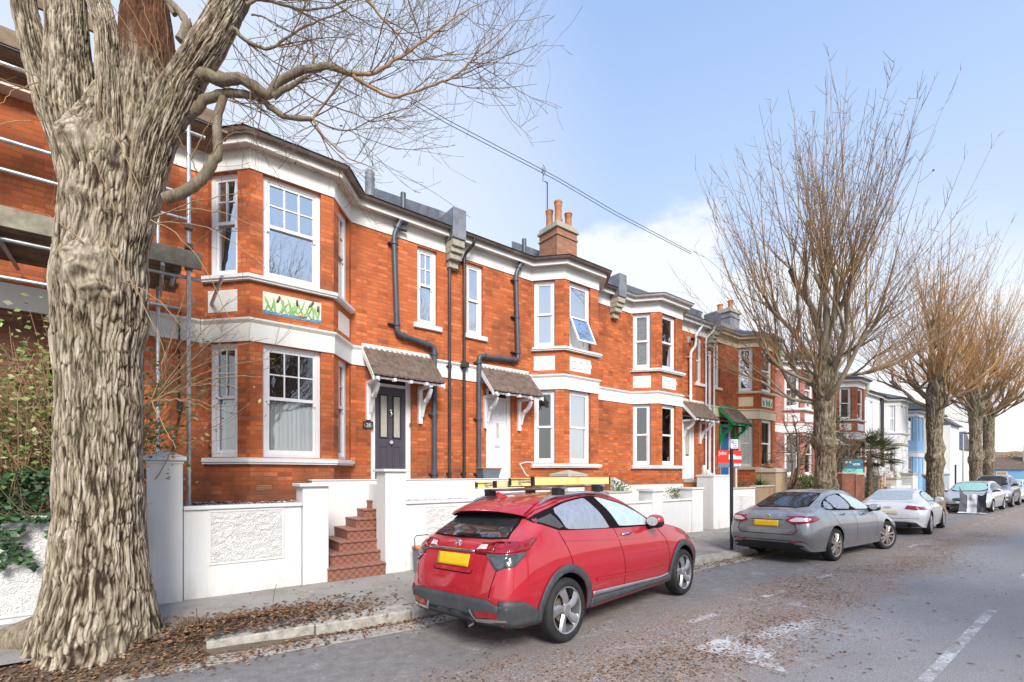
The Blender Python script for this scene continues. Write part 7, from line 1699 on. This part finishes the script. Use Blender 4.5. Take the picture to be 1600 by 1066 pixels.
# ---- grey saloon
st = [(-1.12, .50, .45, .56, .52, .62, .50, .68, .40), (-1.105, .42, .66, .55, .72, .66, .66, .76, .50), (-1.07, .35, .76, .54, .82, .76, .75, .90, .56), (-1.02, .29, .81, .54, .865, .86, .785, .985, .60), (-0.95, .25, .84, .55, .895, .92, .80, 1.045, .62), (-0.80, .23, .86, .57, .915, .955, .82, 1.065, .60), (-0.55, .22, .87, .58, .925, .985, .83, 1.12, .57), (-0.3, .21, .87, .58, .925, 1.0, .83, 1.215, .56), (0, .2, .87, .58, .925, 1.01, .83, 1.325, .565), (.4, .2, .87, .58, .925, 1.00, .83, 1.42, .57), (.85, .2, .87, .57, .925, .985, .83, 1.462, .58), (1.2, .2, .87, .57, .925, .97, .83, 1.45, .58), (1.6, .2, .87, .57, .925, .955, .83, 1.355, .59), (1.95, .2, .87, .57, .925, .94, .83, 1.19, .62), (2.25, .2, .87, .57, .92, .925, .82, 1.03, .68), (2.5, .2, .87, .56, .92, .90, .81, .975, .68), (3.0, .21, .86, .55, .905, .84, .77, .915, .60), (3.35, .22, .83, .52, .87, .76, .71, .83, .52), (3.55, .25, .76, .5, .80, .68, .62, .74, .45), (3.68, .30, .62, .47, .66, .58, .52, .63, .35), (3.74, .36, .42, .44, .46, .5, .38, .54, .22)]
gs = Car('parked_car', 'frosty grey saloon parked behind the red crossover', st, 'paint_grey', [(0, .92), (2.76, .92)], .335); c = gs
c.decal('rear_window', 'T', [(-.62, -.60), (-.62, .60), (.28, .53), (.30, .4), (.30, -.4), (.28, -.53)], 'seam', .003, sm=1)
c.decal('rear_window', 'T', [(-.59, -.565), (-.59, .565), (.25, .50), (.27, .4), (.27, -.4), (.25, -.50)], 'cg_dark', .007, sm=1)
dl = [(-.30, 1.09), (-.10, 1.20), (.25, 1.315), (.7, 1.375), (1.05, 1.355), (1.45, 1.27), (1.85, 1.11), (2.05, .985), (1.95, .96), (.9, .985), (-.05, 1.02), (-.22, 1.045)]
c.both('window_surround', dl, 'rim', .0025, sm=1); c.both('window_surround', [(x * .985 + .012, 1.15 + (z - 1.15) * .93) for x, z in dl], 'seam', .004, sm=1)
c.both('side_window', [(-.22, 1.09), (-.05, 1.19), (.04, 1.225), (.12, 1.06), (-.05, 1.05)], 'cg_rear', .008, sm=1)
c.both('side_window', [(.10, 1.24), (.3, 1.30), (.72, 1.35), (.98, 1.025), (.18, 1.06)], 'cg_rear', .008, sm=1)
c.both('side_window', [(.80, 1.352), (1.05, 1.335), (1.45, 1.245), (1.83, 1.09), (1.93, .99), (1.06, 1.02)], 'cg_front', .008, sm=1)
for sd in (-1, 1):
    c.decal('tail_light', 'B', [(sd * .37, .865), (sd * .52, .80), (sd * .60, .795), (sd * .905, .83), (sd * .905, .93), (sd * .62, .96)], 'lamp_red', .007, sm=1, step=.025, thick=.008)
    c.decal('light_core', 'B', [(sd * .47, .86), (sd * .56, .835), (sd * .83, .855), (sd * .83, .905), (sd * .62, .925)], 'lamp_pale', .018, sm=1, step=.03)
    c.decal('reflector', 'B', [(sd * .46, .43), (sd * .74, .45), (sd * .72, .475), (sd * .48, .465)], 'lamp_red', .010, sm=0)
    c.decal('bumper_slot', 'B', [(sd * .50, .33), (sd * .74, .35), (sd * .78, .38), (sd * .52, .395)], 'black', .008, sm=1)
c.both('tail_light', [(-1.10, .83), (-.85, .84), (-.60, .895), (-.78, .945), (-1.10, .94)], 'lamp_red', .008, sm=1, step=.025, thick=.008)
c.decal('number_plate', 'B', [(-.27, .735), (.27, .735), (.27, .855), (-.27, .855)], 'plate', .012, sm=0, thick=.006)
c.decal('diffuser', 'B', [(-.80, .25), (.80, .25), (.55, .42), (-.55, .42)], 'black', .008, sm=0)
c.seam('B', [(-.42, .88), (-.60, .78), (-.64, .66), (-.55, .585), (.55, .585), (.64, .66), (.60, .78), (.42, .88)], .014); c.seam('B', [(-.80, .44), (-.5, .46), (.5, .46), (.8, .44)], .012)
c.seam('B', [(-.36, .87), (.36, .87)], .012)
h_, n_ = c.hit('B', 0, .955); mb = MB(); mb.tube([Vector((h_.x - .012, .065 * math.cos(q), .955 + .026 * math.sin(q))) for q in [i * .3142 for i in range(21)]], .007, 'chrome', 6); mb.face([Vector((h_.x - .014, .06 * math.cos(q), .955 + .022 * math.sin(q))) for q in [-i * .3142 for i in range(20)]], 'rim'); mb.build('badge', c.t)
c.bothseam([(-.02, 1.01), (.10, .80), (.34, .62), (.42, .40)]); c.bothseam([(.98, .985), (1.02, .75), (1.02, .36)]); c.bothseam([(2.0, .955), (2.12, .8), (2.16, .6), (2.10, .36)]); c.seam('R', [(.05, .93), (1.0, .90), (2.1, .87)], .012, 'rim', .004, 'waist_crease', c.t)
c.handle([(.42, .93), (1.42, .90)], 'paint_grey'); c.mirror(1.93, 1.03, .84, 'paint_grey', size=(.11, .2, .13))
c.decal('windscreen', 'T', [(1.45, -.55), (1.45, .55), (2.25, .66), (2.25, -.66)], 'cg_front', .006, sm=1)
c.both('headlight', [(3.1, .80), (3.5, .70), (3.55, .64), (3.2, .72)], 'headlamp', .008, sm=0)
c.add_wheels('rim_bronze', 'ten', steer=-16, aspect=.74)
c.place((11.156, 3.549, -.093), (13.885, 3.361, -.086), .865); c.t.scale = (.98, .94, 1)

# ---- white coupe
st = [(-.93, .46, .45, .56, .52, .62, .50, .68, .40), (-.91, .38, .66, .56, .72, .66, .64, .78, .50), (-.86, .30, .76, .56, .82, .74, .73, .90, .56), (-.78, .25, .81, .56, .87, .80, .77, .965, .58), (-.65, .22, .84, .57, .90, .85, .79, .985, .58), (-.4, .2, .85, .58, .915, .90, .80, 1.06, .56), (-.05, .19, .86, .58, .92, .92, .80, 1.205, .54), (.3, .19, .86, .57, .92, .92, .80, 1.30, .54), (.7, .18, .86, .57, .91, .91, .80, 1.345, .55), (1.05, .18, .86, .57, .91, .90, .80, 1.325, .56), (1.4, .18, .86, .57, .91, .885, .80, 1.22, .57), (1.75, .18, .86, .57, .91, .87, .80, 1.04, .62), (2.0, .18, .86, .57, .91, .85, .79, .915, .66), (2.4, .19, .85, .56, .91, .80, .77, .86, .64), (2.8, .2, .83, .54, .88, .72, .71, .79, .55), (3.05, .22, .78, .5, .82, .64, .62, .70, .46), (3.2, .28, .64, .45, .68, .55, .5, .6, .34), (3.27, .34, .42, .42, .45, .48, .36, .52, .2)]
tt = Car('parked_car', 'white rounded coupe parked beyond the grey saloon', st, 'paint_white', [(0, .915), (2.47, .915)], .325); c = tt
c.decal('rear_window', 'T', [(-.50, -.54), (-.50, .54), (.20, .46), (.22, .35), (.22, -.35), (.20, -.46)], 'cg_pale', .006, sm=1)
dl = [(.02, 1.08), (.25, 1.20), (.7, 1.265), (1.05, 1.235), (1.4, 1.12), (1.68, .96), (1.6, .92), (.3, .95), (.08, .99)]
c.both('window_surround', dl, 'seam', .003, sm=1); c.both('side_window', [(x * .96 + .03, 1.08 + (z - 1.08) * .88) for x, z in dl], 'cg_front', .007, sm=1)
for sd in (-1, 1): c.decal('tail_light', 'B', [(sd * .42, .775), (sd * .895, .745), (sd * .895, .82), (sd * .48, .875)], 'lamp_red', .007, sm=0, step=.025, thick=.006)
c.both('tail_light', [(-.92, .745), (-.62, .755), (-.60, .80), (-.92, .835)], 'lamp_red', .008, sm=0, step=.025, thick=.006)
c.decal('number_plate', 'B', [(-.26, .62), (.26, .62), (.26, .735), (-.26, .735)], 'plate_pale', .010, sm=0, thick=.005)
c.decal('diffuser', 'B', [(-.80, .25), (.80, .25), (.66, .41), (-.66, .41)], 'clad', .008, sm=1)
for sd in (-1, 1): mb = MB(); mb.tube([(-.84, sd * .52, .31), (-.935, sd * .52, .305)], [.055, .058], 'chrome', 14, cap=False); mb.tube([(-.84, sd * .52, .31), (-.93, sd * .52, .305)], [.045, .045], 'seam', 14); mb.build('exhaust', c.t)
h_, n_ = c.hit('B', 0, .80); mb = MB()
for k in range(4): mb.tube([Vector((h_.x - .012, -.066 + .044 * k + .028 * math.cos(q), .815 + .028 * math.sin(q))) for q in [i * .4488 for i in range(15)]], .004, 'chrome', 5)
mb.build('badge', c.t); c.seam('B', [(-.75, .50), (.75, .50)], .010); c.seam('B', [(.40, .775), (.26, .76)], .01); c.bothseam([(.3, .94), (.36, .7), (.42, .40)]); c.bothseam([(1.66, .92), (1.78, .7), (1.76, .38)])
c.mirror(1.62, .98, .80, 'paint_white', size=(.11, .2, .13), lowmat='paint_white'); c.handle([(.6, .84)], 'chrome')
c.decal('windscreen', 'T', [(1.2, -.5), (1.2, .5), (1.95, .6), (1.95, -.6)], 'cg_front', .006, sm=1); c.both('headlight', [(2.65, .72), (3.0, .62), (3.05, .56), (2.7, .62)], 'headlamp', .008, sm=0)
c.add_wheels('rim', 'ten', aspect=.74)
c.place((18.297, 3.415, -.088), (20.873, 3.574, -.094), .87); c.t.scale = (1, .95, 1)

# ---- silver car facing us, its neighbours behind
st = [(-.80, .40, .45, .56, .5, .70, .48, .85, .42), (-.77, .32, .70, .56, .74, .80, .68, 1.05, .55), (-.68, .26, .80, .58, .84, .95, .76, 1.25, .58), (-.5, .23, .84, .58, .88, 1.02, .79, 1.46, .58), (0, .22, .85, .58, .89, 1.04, .80, 1.58, .59), (.6, .22, .85, .58, .89, 1.03, .80, 1.60, .60), (1.2, .22, .85, .58, .89, 1.01, .80, 1.585, .60), (1.7, .22, .85, .58, .89, 1.0, .80, 1.46, .60), (2.2, .22, .85, .58, .89, .98, .80, 1.20, .64), (2.55, .22, .85, .58, .89, .95, .79, 1.04, .70), (2.9, .23, .84, .57, .88, .88, .76, .98, .64), (3.25, .24, .80, .54, .85, .78, .70, .87, .54), (3.42, .28, .72, .5, .77, .68, .60, .74, .45), (3.52, .34, .52, .45, .56, .58, .46, .62, .3)]
def front_car(label, paint, scale=1.0):
    c = Car('parked_car', label, st, paint, [(0, .89), (2.75, .89)], .325)
    c.decal('windscreen', 'T', [(1.48, -.55), (1.48, .55), (2.50, .68), (2.50, -.68)], 'seam', .003, sm=1); c.decal('windscreen', 'T', [(1.53, -.51), (1.53, .51), (2.42, .63), (2.42, -.63)], 'cg_screen' if paint == 'paint_silver' else 'cg_dark', .007, sm=1)
    c.both('side_window', [(-.3, 1.16), (0, 1.42), (.7, 1.50), (1.3, 1.47), (1.8, 1.32), (2.2, 1.08), (2.1, 1.04), (0, 1.08)], 'cg_dark', .006, sm=1)
    for sd in (-1, 1): c.decal('headlight', 'F', [(sd * .42, .66), (sd * .80, .66), (sd * .82, .80), (sd * .62, .84)], 'headlamp', .008, sm=1, step=.03)
    c.both('headlight', [(3.05, .70), (3.45, .66), (3.40, .76), (3.1, .86)], 'headlamp', .008, sm=1)
    c.decal('grille', 'F', [(-.36, .58), (.36, .58), (.40, .72), (-.40, .72)], 'black', .008, sm=1); c.decal('grille', 'F', [(-.60, .33), (.60, .33), (.66, .43), (-.66, .43)], 'black', .008, sm=1)
    c.seam('F', [(-.38, .65), (.38, .65)], .02, 'chrome', .014, 'grille_bar', c.t); c.decal('number_plate', 'F', [(-.26, .46), (.26, .46), (.26, .57), (-.26, .57)], 'ink_white', .012, sm=0)
    for sd in (-1, 1): c.decal('fog_light', 'F', [(sd * .62, .35), (sd * .76, .38), (sd * .76, .44), (sd * .62, .43)], 'lamp_pale', .012, sm=0)
    c.bothseam([(.9, 1.05), (.95, .4)]); c.bothseam([(2.1, 1.02), (2.2, .7), (2.1, .38)]); c.mirror(2.05, 1.12, .82, paint, glassx=-1); c.handle([(.35, .98), (1.3, .97)], paint); c.add_wheels('rim', 'ten'); return c
def face_us(c, x, y, yaw=math.pi, z=-.09): c.t.location = (x, y, z); c.t.rotation_euler = (.03, 0, yaw)
sv = front_car('silver car with frosted green-tinted windscreen facing the camera', 'paint_silver'); face_us(sv, 33.5, 4.42, math.pi - .02); sv.t.scale = (1, 1, .9)
dk = front_car('dark car with pale roof, tucked behind the silver one', 'paint_dark'); face_us(dk, 38.9, 4.38); dk.t.scale = (1.0, 1.0, 1.08)
d2 = copy_tree(sv.t); d2['label'] = 'last silver car in the row, mostly hidden at the right edge'; d2.location = (45.2, 4.36, -.09)
d3 = copy_tree(dk.t); d3['label'] = 'dark car on the forecourt left of the plain dark post'; p_ = PD(1486, 770, 33); d3.location = (p_.x + 1.0, p_.y + 1.2, -.02); d3.rotation_euler = (0, 0, math.pi * .5 + .4)
# silver and charcoal cover slipping off in front of the silver car
mb = MB(); drk = MB(); o = Vector((29.55, 4.10, -.09)); rows = []
t = thing('car_cover', 'crumpled silver and charcoal cover standing up in front of the silver car', 'car cover', tuple(o))
for i in range(31):
    f = i / 30; y = .46 - .92 * f; H_ = 1.22 - .46 * math.sin(f * math.pi) ** .8 - .10 * math.sin(f * 9) + (-.12 if f > .5 else 0) * (f - .5); r = []
    for j in range(17):
        k = j / 16; z = H_ * k; x = -.15 + .22 * k + .05 * math.sin(f * 7 + k * 2) * (1 - k * .4) - .22 * (abs(f - .5) * 2) ** 2 + .02 * math.sin(f * 13 + k * 6) + .06 * noise.noise(Vector((f * 5, k * 5, 1))); r.append(o + Vector((x, y * (1 - .06 * math.sin(k * 3)), z + .01)))
    rows.append(r)
def col_of(f): return f < .27 or f > .62
mb.grid(rows[8:20], 'cover_sil'); drk.grid(rows[:9], 'cover_drk'); drk.grid(rows[19:], 'cover_drk'); b_ = mb.build('silver_panel', t, smooth=True); b2 = drk.build('charcoal_panel', t, smooth=True)
hm = MB(); hm.grid([[r[0] + Vector((-.03, 0, .05)), r[0] + Vector((-.16, 0, .012)), r[0] + Vector((-.05, 0, 0))] for r in rows], 'cover_sil'); hm.build('hem', t, smooth=True)
# ------------------------------------------------------------------ the far end of the street
def far_house(label, x, y, w, d, eave, rise, wall, roofm, chim=None, rz=0.0, wins=(), gable_x=False, band=None):
    t = thing('far_house', label, 'house', (x, y, 0), 'small houses closing the far end of the street'); mb = MB(); mb.box(x, x + d, y - w / 2, y + w / 2, -1, eave, wall); mb.build('wall', t)
    r = MB(); e = .25
    if gable_x: pts = [(x - e, y - w / 2 - e, eave), (x - e, y + w / 2 + e, eave), (x - e, y, eave + rise)]; r.prism([Vector(p) for p in pts], (d + 2 * e, 0, 0), roofm)
    else: pts = [(x - e, y - w / 2 - e, eave), (x + d / 2, y - w / 2 - e, eave + rise), (x + d + e, y - w / 2 - e, eave)]; r.prism([Vector(p) for p in pts], (0, w + 2 * e, 0), roofm)
    ro = r.build('roof', t)
    for (wy, wz, ww, wh, m) in wins:
        b = MB(); b.box(x - .06, x, y + wy - ww / 2, y + wy + ww / 2, wz, wz + wh, 'white'); fo = b.build('window', t); b = MB(); b.box(x - .08, x - .061, y + wy - ww / 2 + .12, y + wy + ww / 2 - .12, wz + .12, wz + wh - .12, m); b.build('pane', fo)
    if chim:
        for (cy, cz, pots) in chim:
            b = MB(); b.box(x + d * .3, x + d * .3 + .9, y + cy - .9, y + cy + .9, eave, cz, 'stone'); co = b.build('chimney', ro)
            for k in range(pots): b = MB(); b.lathe((x + d * .3 + .45, y + cy - .6 + 1.2 * k / max(1, pots - 1), cz), [(.22, 0), (.2, .9), (.24, 1.0)], 'terracotta', 10); b.build('chimney_pot', co)
    return t
a = PD(1570, 0, 95); bq = PD(1520, 0, 95)
far_house('low blue fronted house with brown roof at the end of the street', bq.x + 6, bq.y + 0, 13, 8, 2.6, 2.6, 'render_blue', 'tile', [(-7.0, 6.4, 3)], wins=[(3, .7, 1.2, 1.3, 'dark'), (0, .7, 1.2, 1.3, 'dark'), (-3.4, .8, 1.6, 1.4, 'tileochre'), (5, .0, 1.0, 2.0, 'dark')])
far_house('pale fronted house with grey slate roof at the right edge of the far end', a.x + 10, a.y - 9, 14, 8, 2.6, 2.6, 'render_cream', 'slate', wins=[(4, .2, 1.4, 1.9, 'white'), (0, .2, 1.4, 1.9, 'white')])
b_ = PD(1487, 0, 66); far_house('slate-hung gable house beyond the cream house', b_.x, b_.y + .2, 1.7, 8, 5.2, 2.6, 'render_cream', 'slate', wins=[(0, 2.8, 1.1, 2.2, 'lead')])
b_ = PD(1471, 0, 50); mb = MB(); t = thing('rendered_house', 'white gabled house showing just right of the third trunk', 'house', (b_.x, b_.y, 0), 'pale rendered houses further down the street'); mb.box(54.52, 58, 9.0, 15, -.5, 5.9, 'render_cool'); mb.build('wall', t)
mb = MB(); mb.prism([Vector((54.5, 8.7, 5.9)), Vector((54.5, 15.3, 5.9)), Vector((54.5, 12, 8.6))], (3.8, 0, 0), 'slate'); mb.build('roof', t)
# wooded hill and a haze of bare far trees on its crest
mb = MB(); rows = []
for i in range(60):
    y = -260 + 620 * i / 59; r = []
    for j in range(24):
        x = 240 + 320 * j / 23; hgt = 13.5 * math.sin(min(1, j / 12) * math.pi / 2) * (1 + .25 * noise.noise(Vector((y * .012, 0, 3)))) + 3.0 * noise.noise(Vector((x * .03, y * .035, 1))) + 2.0 * noise.noise(Vector((x * .12, y * .13, 5))) * (j > 2); r.append(Vector((x, y, hgt - 1)))
    rows.append(r)
mb.grid(rows, 'hill', flip=True); tag(mb.build('wooded_hill', smooth=True), kind='structure')
mb = MB(); rr = random.Random(31)
for k in range(900):
    y = rr.uniform(-60, 190); x = rr.uniform(225, 330); p = Vector((x, y, max(0, (x - 240) / 160) * 13 - 1)); s = rr.uniform(3.0, 6.0); c_ = rr.choice([(.30, .20, .11), (.36, .25, .13), (.22, .15, .09), (.40, .28, .13)])
    for q in range(16): a_ = rr.uniform(0, 6.28); leaf_quad(mb, p + Vector((rr.gauss(0, s * .22), rr.gauss(0, s * .22), s * rr.uniform(.2, 1.0))), rr.uniform(.35, .8), tuple(v * rr.uniform(.8, 1.2) for v in c_), Vector((-1, rr.gauss(0, .7), rr.gauss(0, .6))), 'litter', rr)
tag(mb.build('far_woodland'), kind='stuff')

# trees of the opposite pavement stand behind the camera and show in panes and paintwork
for (x, rz, lab) in ((4.8, 1.0, 'bare street tree on the opposite pavement, reflected in the bay glass'), (13.5, 2.6, 'bare street tree on the opposite pavement, further along')):
    c = copy_tree(t2); c['label'] = lab; c.location = (x, -7.8, -.05); c.rotation_euler.z = rz
# ------------------------------------------------------------------ sky, sun, camera
SUN_EL, SUN_AZ = R(36), R(246)                               # compass-style azimuth of the sun measured from +X, anticlockwise
w = bpy.data.worlds.new('World'); scene.world = w; w.use_nodes = True; nt = w.node_tree
for n in list(nt.nodes): nt.nodes.remove(n)
sky = N(nt, 'ShaderNodeTexSky', sky_type='NISHITA'); sky.sun_disc = False; sky.sun_elevation = SUN_EL; sky.sun_rotation = R(90) - SUN_AZ; sky.altitude = 20; sky.air_density = 1.0; sky.dust_density = 1.2; sky.ozone_density = 1.2
d = N(nt, 'ShaderNodeTexCoord').outputs['Generated']; s = sep(nt, d)
bg1 = N(nt, 'ShaderNodeBackground', {'Color': sky.outputs[0], 'Strength': 0.15})
el = mth(nt, 'MAXIMUM', s[2], 0.03)
pl = N(nt, 'ShaderNodeCombineXYZ', {0: mth(nt, 'DIVIDE', s[0], mth(nt, 'ADD', el, 0.18)), 1: mth(nt, 'DIVIDE', s[1], mth(nt, 'ADD', el, 0.18)), 2: 0.0}).outputs[0]
n1 = noise_t(nt, N(nt, 'ShaderNodeMapping', {'Vector': pl, 'Location': (0.35, 1.25, 0.0)}).outputs[0], 0.95, 9, 0.56)
cl = mrange(nt, n1, 0.50, 0.64, 0, 1, True)
low = mrange(nt, s[2], 0.50, 0.22, 0.0, 1.0, True)
cloud = mth(nt, 'MULTIPLY', cl, mth(nt, 'MULTIPLY', low, 0.5))
def bank(px, py, rx, rz, soft=0.55):                         # a cumulus bank standing in a given compass direction
    c = (PD(px, py, 100) - Vector((0, 0, EYE))).normalized()
    df = N(nt, 'ShaderNodeVectorMath', {0: d, 1: tuple(c)}, operation='SUBTRACT').outputs[0]
    ln = N(nt, 'ShaderNodeVectorMath', {0: N(nt, 'ShaderNodeMapping', {'Vector': df, 'Scale': (1 / rx, 1 / rx, 1 / rz)}).outputs[0]}, operation='LENGTH').outputs['Value']
    nz = noise_t(nt, N(nt, 'ShaderNodeMapping', {'Vector': d, 'Scale': (1, 1, 1.8)}).outputs[0], 9.0, 8, 0.6)
    return mrange(nt, mth(nt, 'ADD', ln, mth(nt, 'MULTIPLY', mth(nt, 'SUBTRACT', nz, 0.5), 1.5)), 1.0, 1.0 - soft, 0, 1, True)
for b_ in ((1010, 420, 0.26, 0.105), (1180, 480, 0.25, 0.11), (1590, 480, 0.10, 0.05), (880, 470, 0.16, 0.06)): cloud = mth(nt, 'MAXIMUM', cloud, bank(*b_))
left = N(nt, 'ShaderNodeVectorMath', {0: d, 1: tuple((PD(420, 330, 100) - Vector((0, 0, EYE))).normalized())}, operation='DOT_PRODUCT').outputs['Value']
cloud = mth(nt, 'MAXIMUM', cloud, mrange(nt, left, 0.80, 0.99, 0, 0.62, True))
haze = mrange(nt, s[2], 0.95, 0.02, 0.60, 0.92)
hz = mth(nt, 'MAXIMUM', cloud, 0.0)
# thin veil whitens the blue, denser towards the horizon
veil = N(nt, 'ShaderNodeBackground', {'Color': ramp(nt, s[2], [(0.0, (1.0, 0.94, 0.86)), (0.12, (0.97, 0.97, 0.99)), (0.35, (0.63, 0.77, 1.0)), (0.75, (0.38, 0.58, 1.0))]), 'Strength': 1.22})
mx = N(nt, 'ShaderNodeMixShader', {0: haze, 1: bg1.outputs[0], 2: veil.outputs[0]})
cb = N(nt, 'ShaderNodeBackground', {'Color': (0.97, 0.985, 1.0), 'Strength': 1.08})
mx2 = N(nt, 'ShaderNodeMixShader', {0: mth(nt, 'MULTIPLY', cloud, 0.8), 1: mx.outputs[0], 2: cb.outputs[0]})
out = N(nt, 'ShaderNodeOutputWorld'); nt.links.new(mx2.outputs[0], out.inputs[0])

ld = bpy.data.lights.new('sun', 'SUN'); ld.energy = 4.8; ld.angle = R(22); ld.color = (1.0, 0.95, 0.875)
so = bpy.data.objects.new('sun', ld); COL.objects.link(so)
sd = Vector((math.cos(SUN_AZ) * math.cos(SUN_EL), math.sin(SUN_AZ) * math.cos(SUN_EL), math.sin(SUN_EL)))
so.rotation_euler = sd.to_track_quat('Z', 'Y').to_euler(); so.location = (0, -10, 30)

cd = bpy.data.cameras.new('camera'); cam = bpy.data.objects.new('camera', cd); COL.objects.link(cam)
cd.sensor_width = 36; cd.lens = FOC / 1600 * 36; cd.shift_y = (HOR - 533) / 1600; cd.clip_end = 3000; cd.clip_start = 0.05
cam.location = (0, 0, EYE); cam.rotation_euler = (R(90), 0, math.atan2(SN, CS) - R(90))
scene.camera = cam
scene.view_settings.view_transform = 'Standard'; scene.view_settings.look = 'None'; scene.view_settings.exposure = 0; scene.view_settings.gamma = 1
scene.render.engine = 'CYCLES'
cy = scene.cycles; cy.max_bounces = 6; cy.diffuse_bounces = 3; cy.glossy_bounces = 3; cy.transparent_max_bounces = 12; cy.transmission_bounces = 3; cy.caustics_reflective = False; cy.caustics_refractive = False
try: cy.use_denoising = True
except Exception: pass
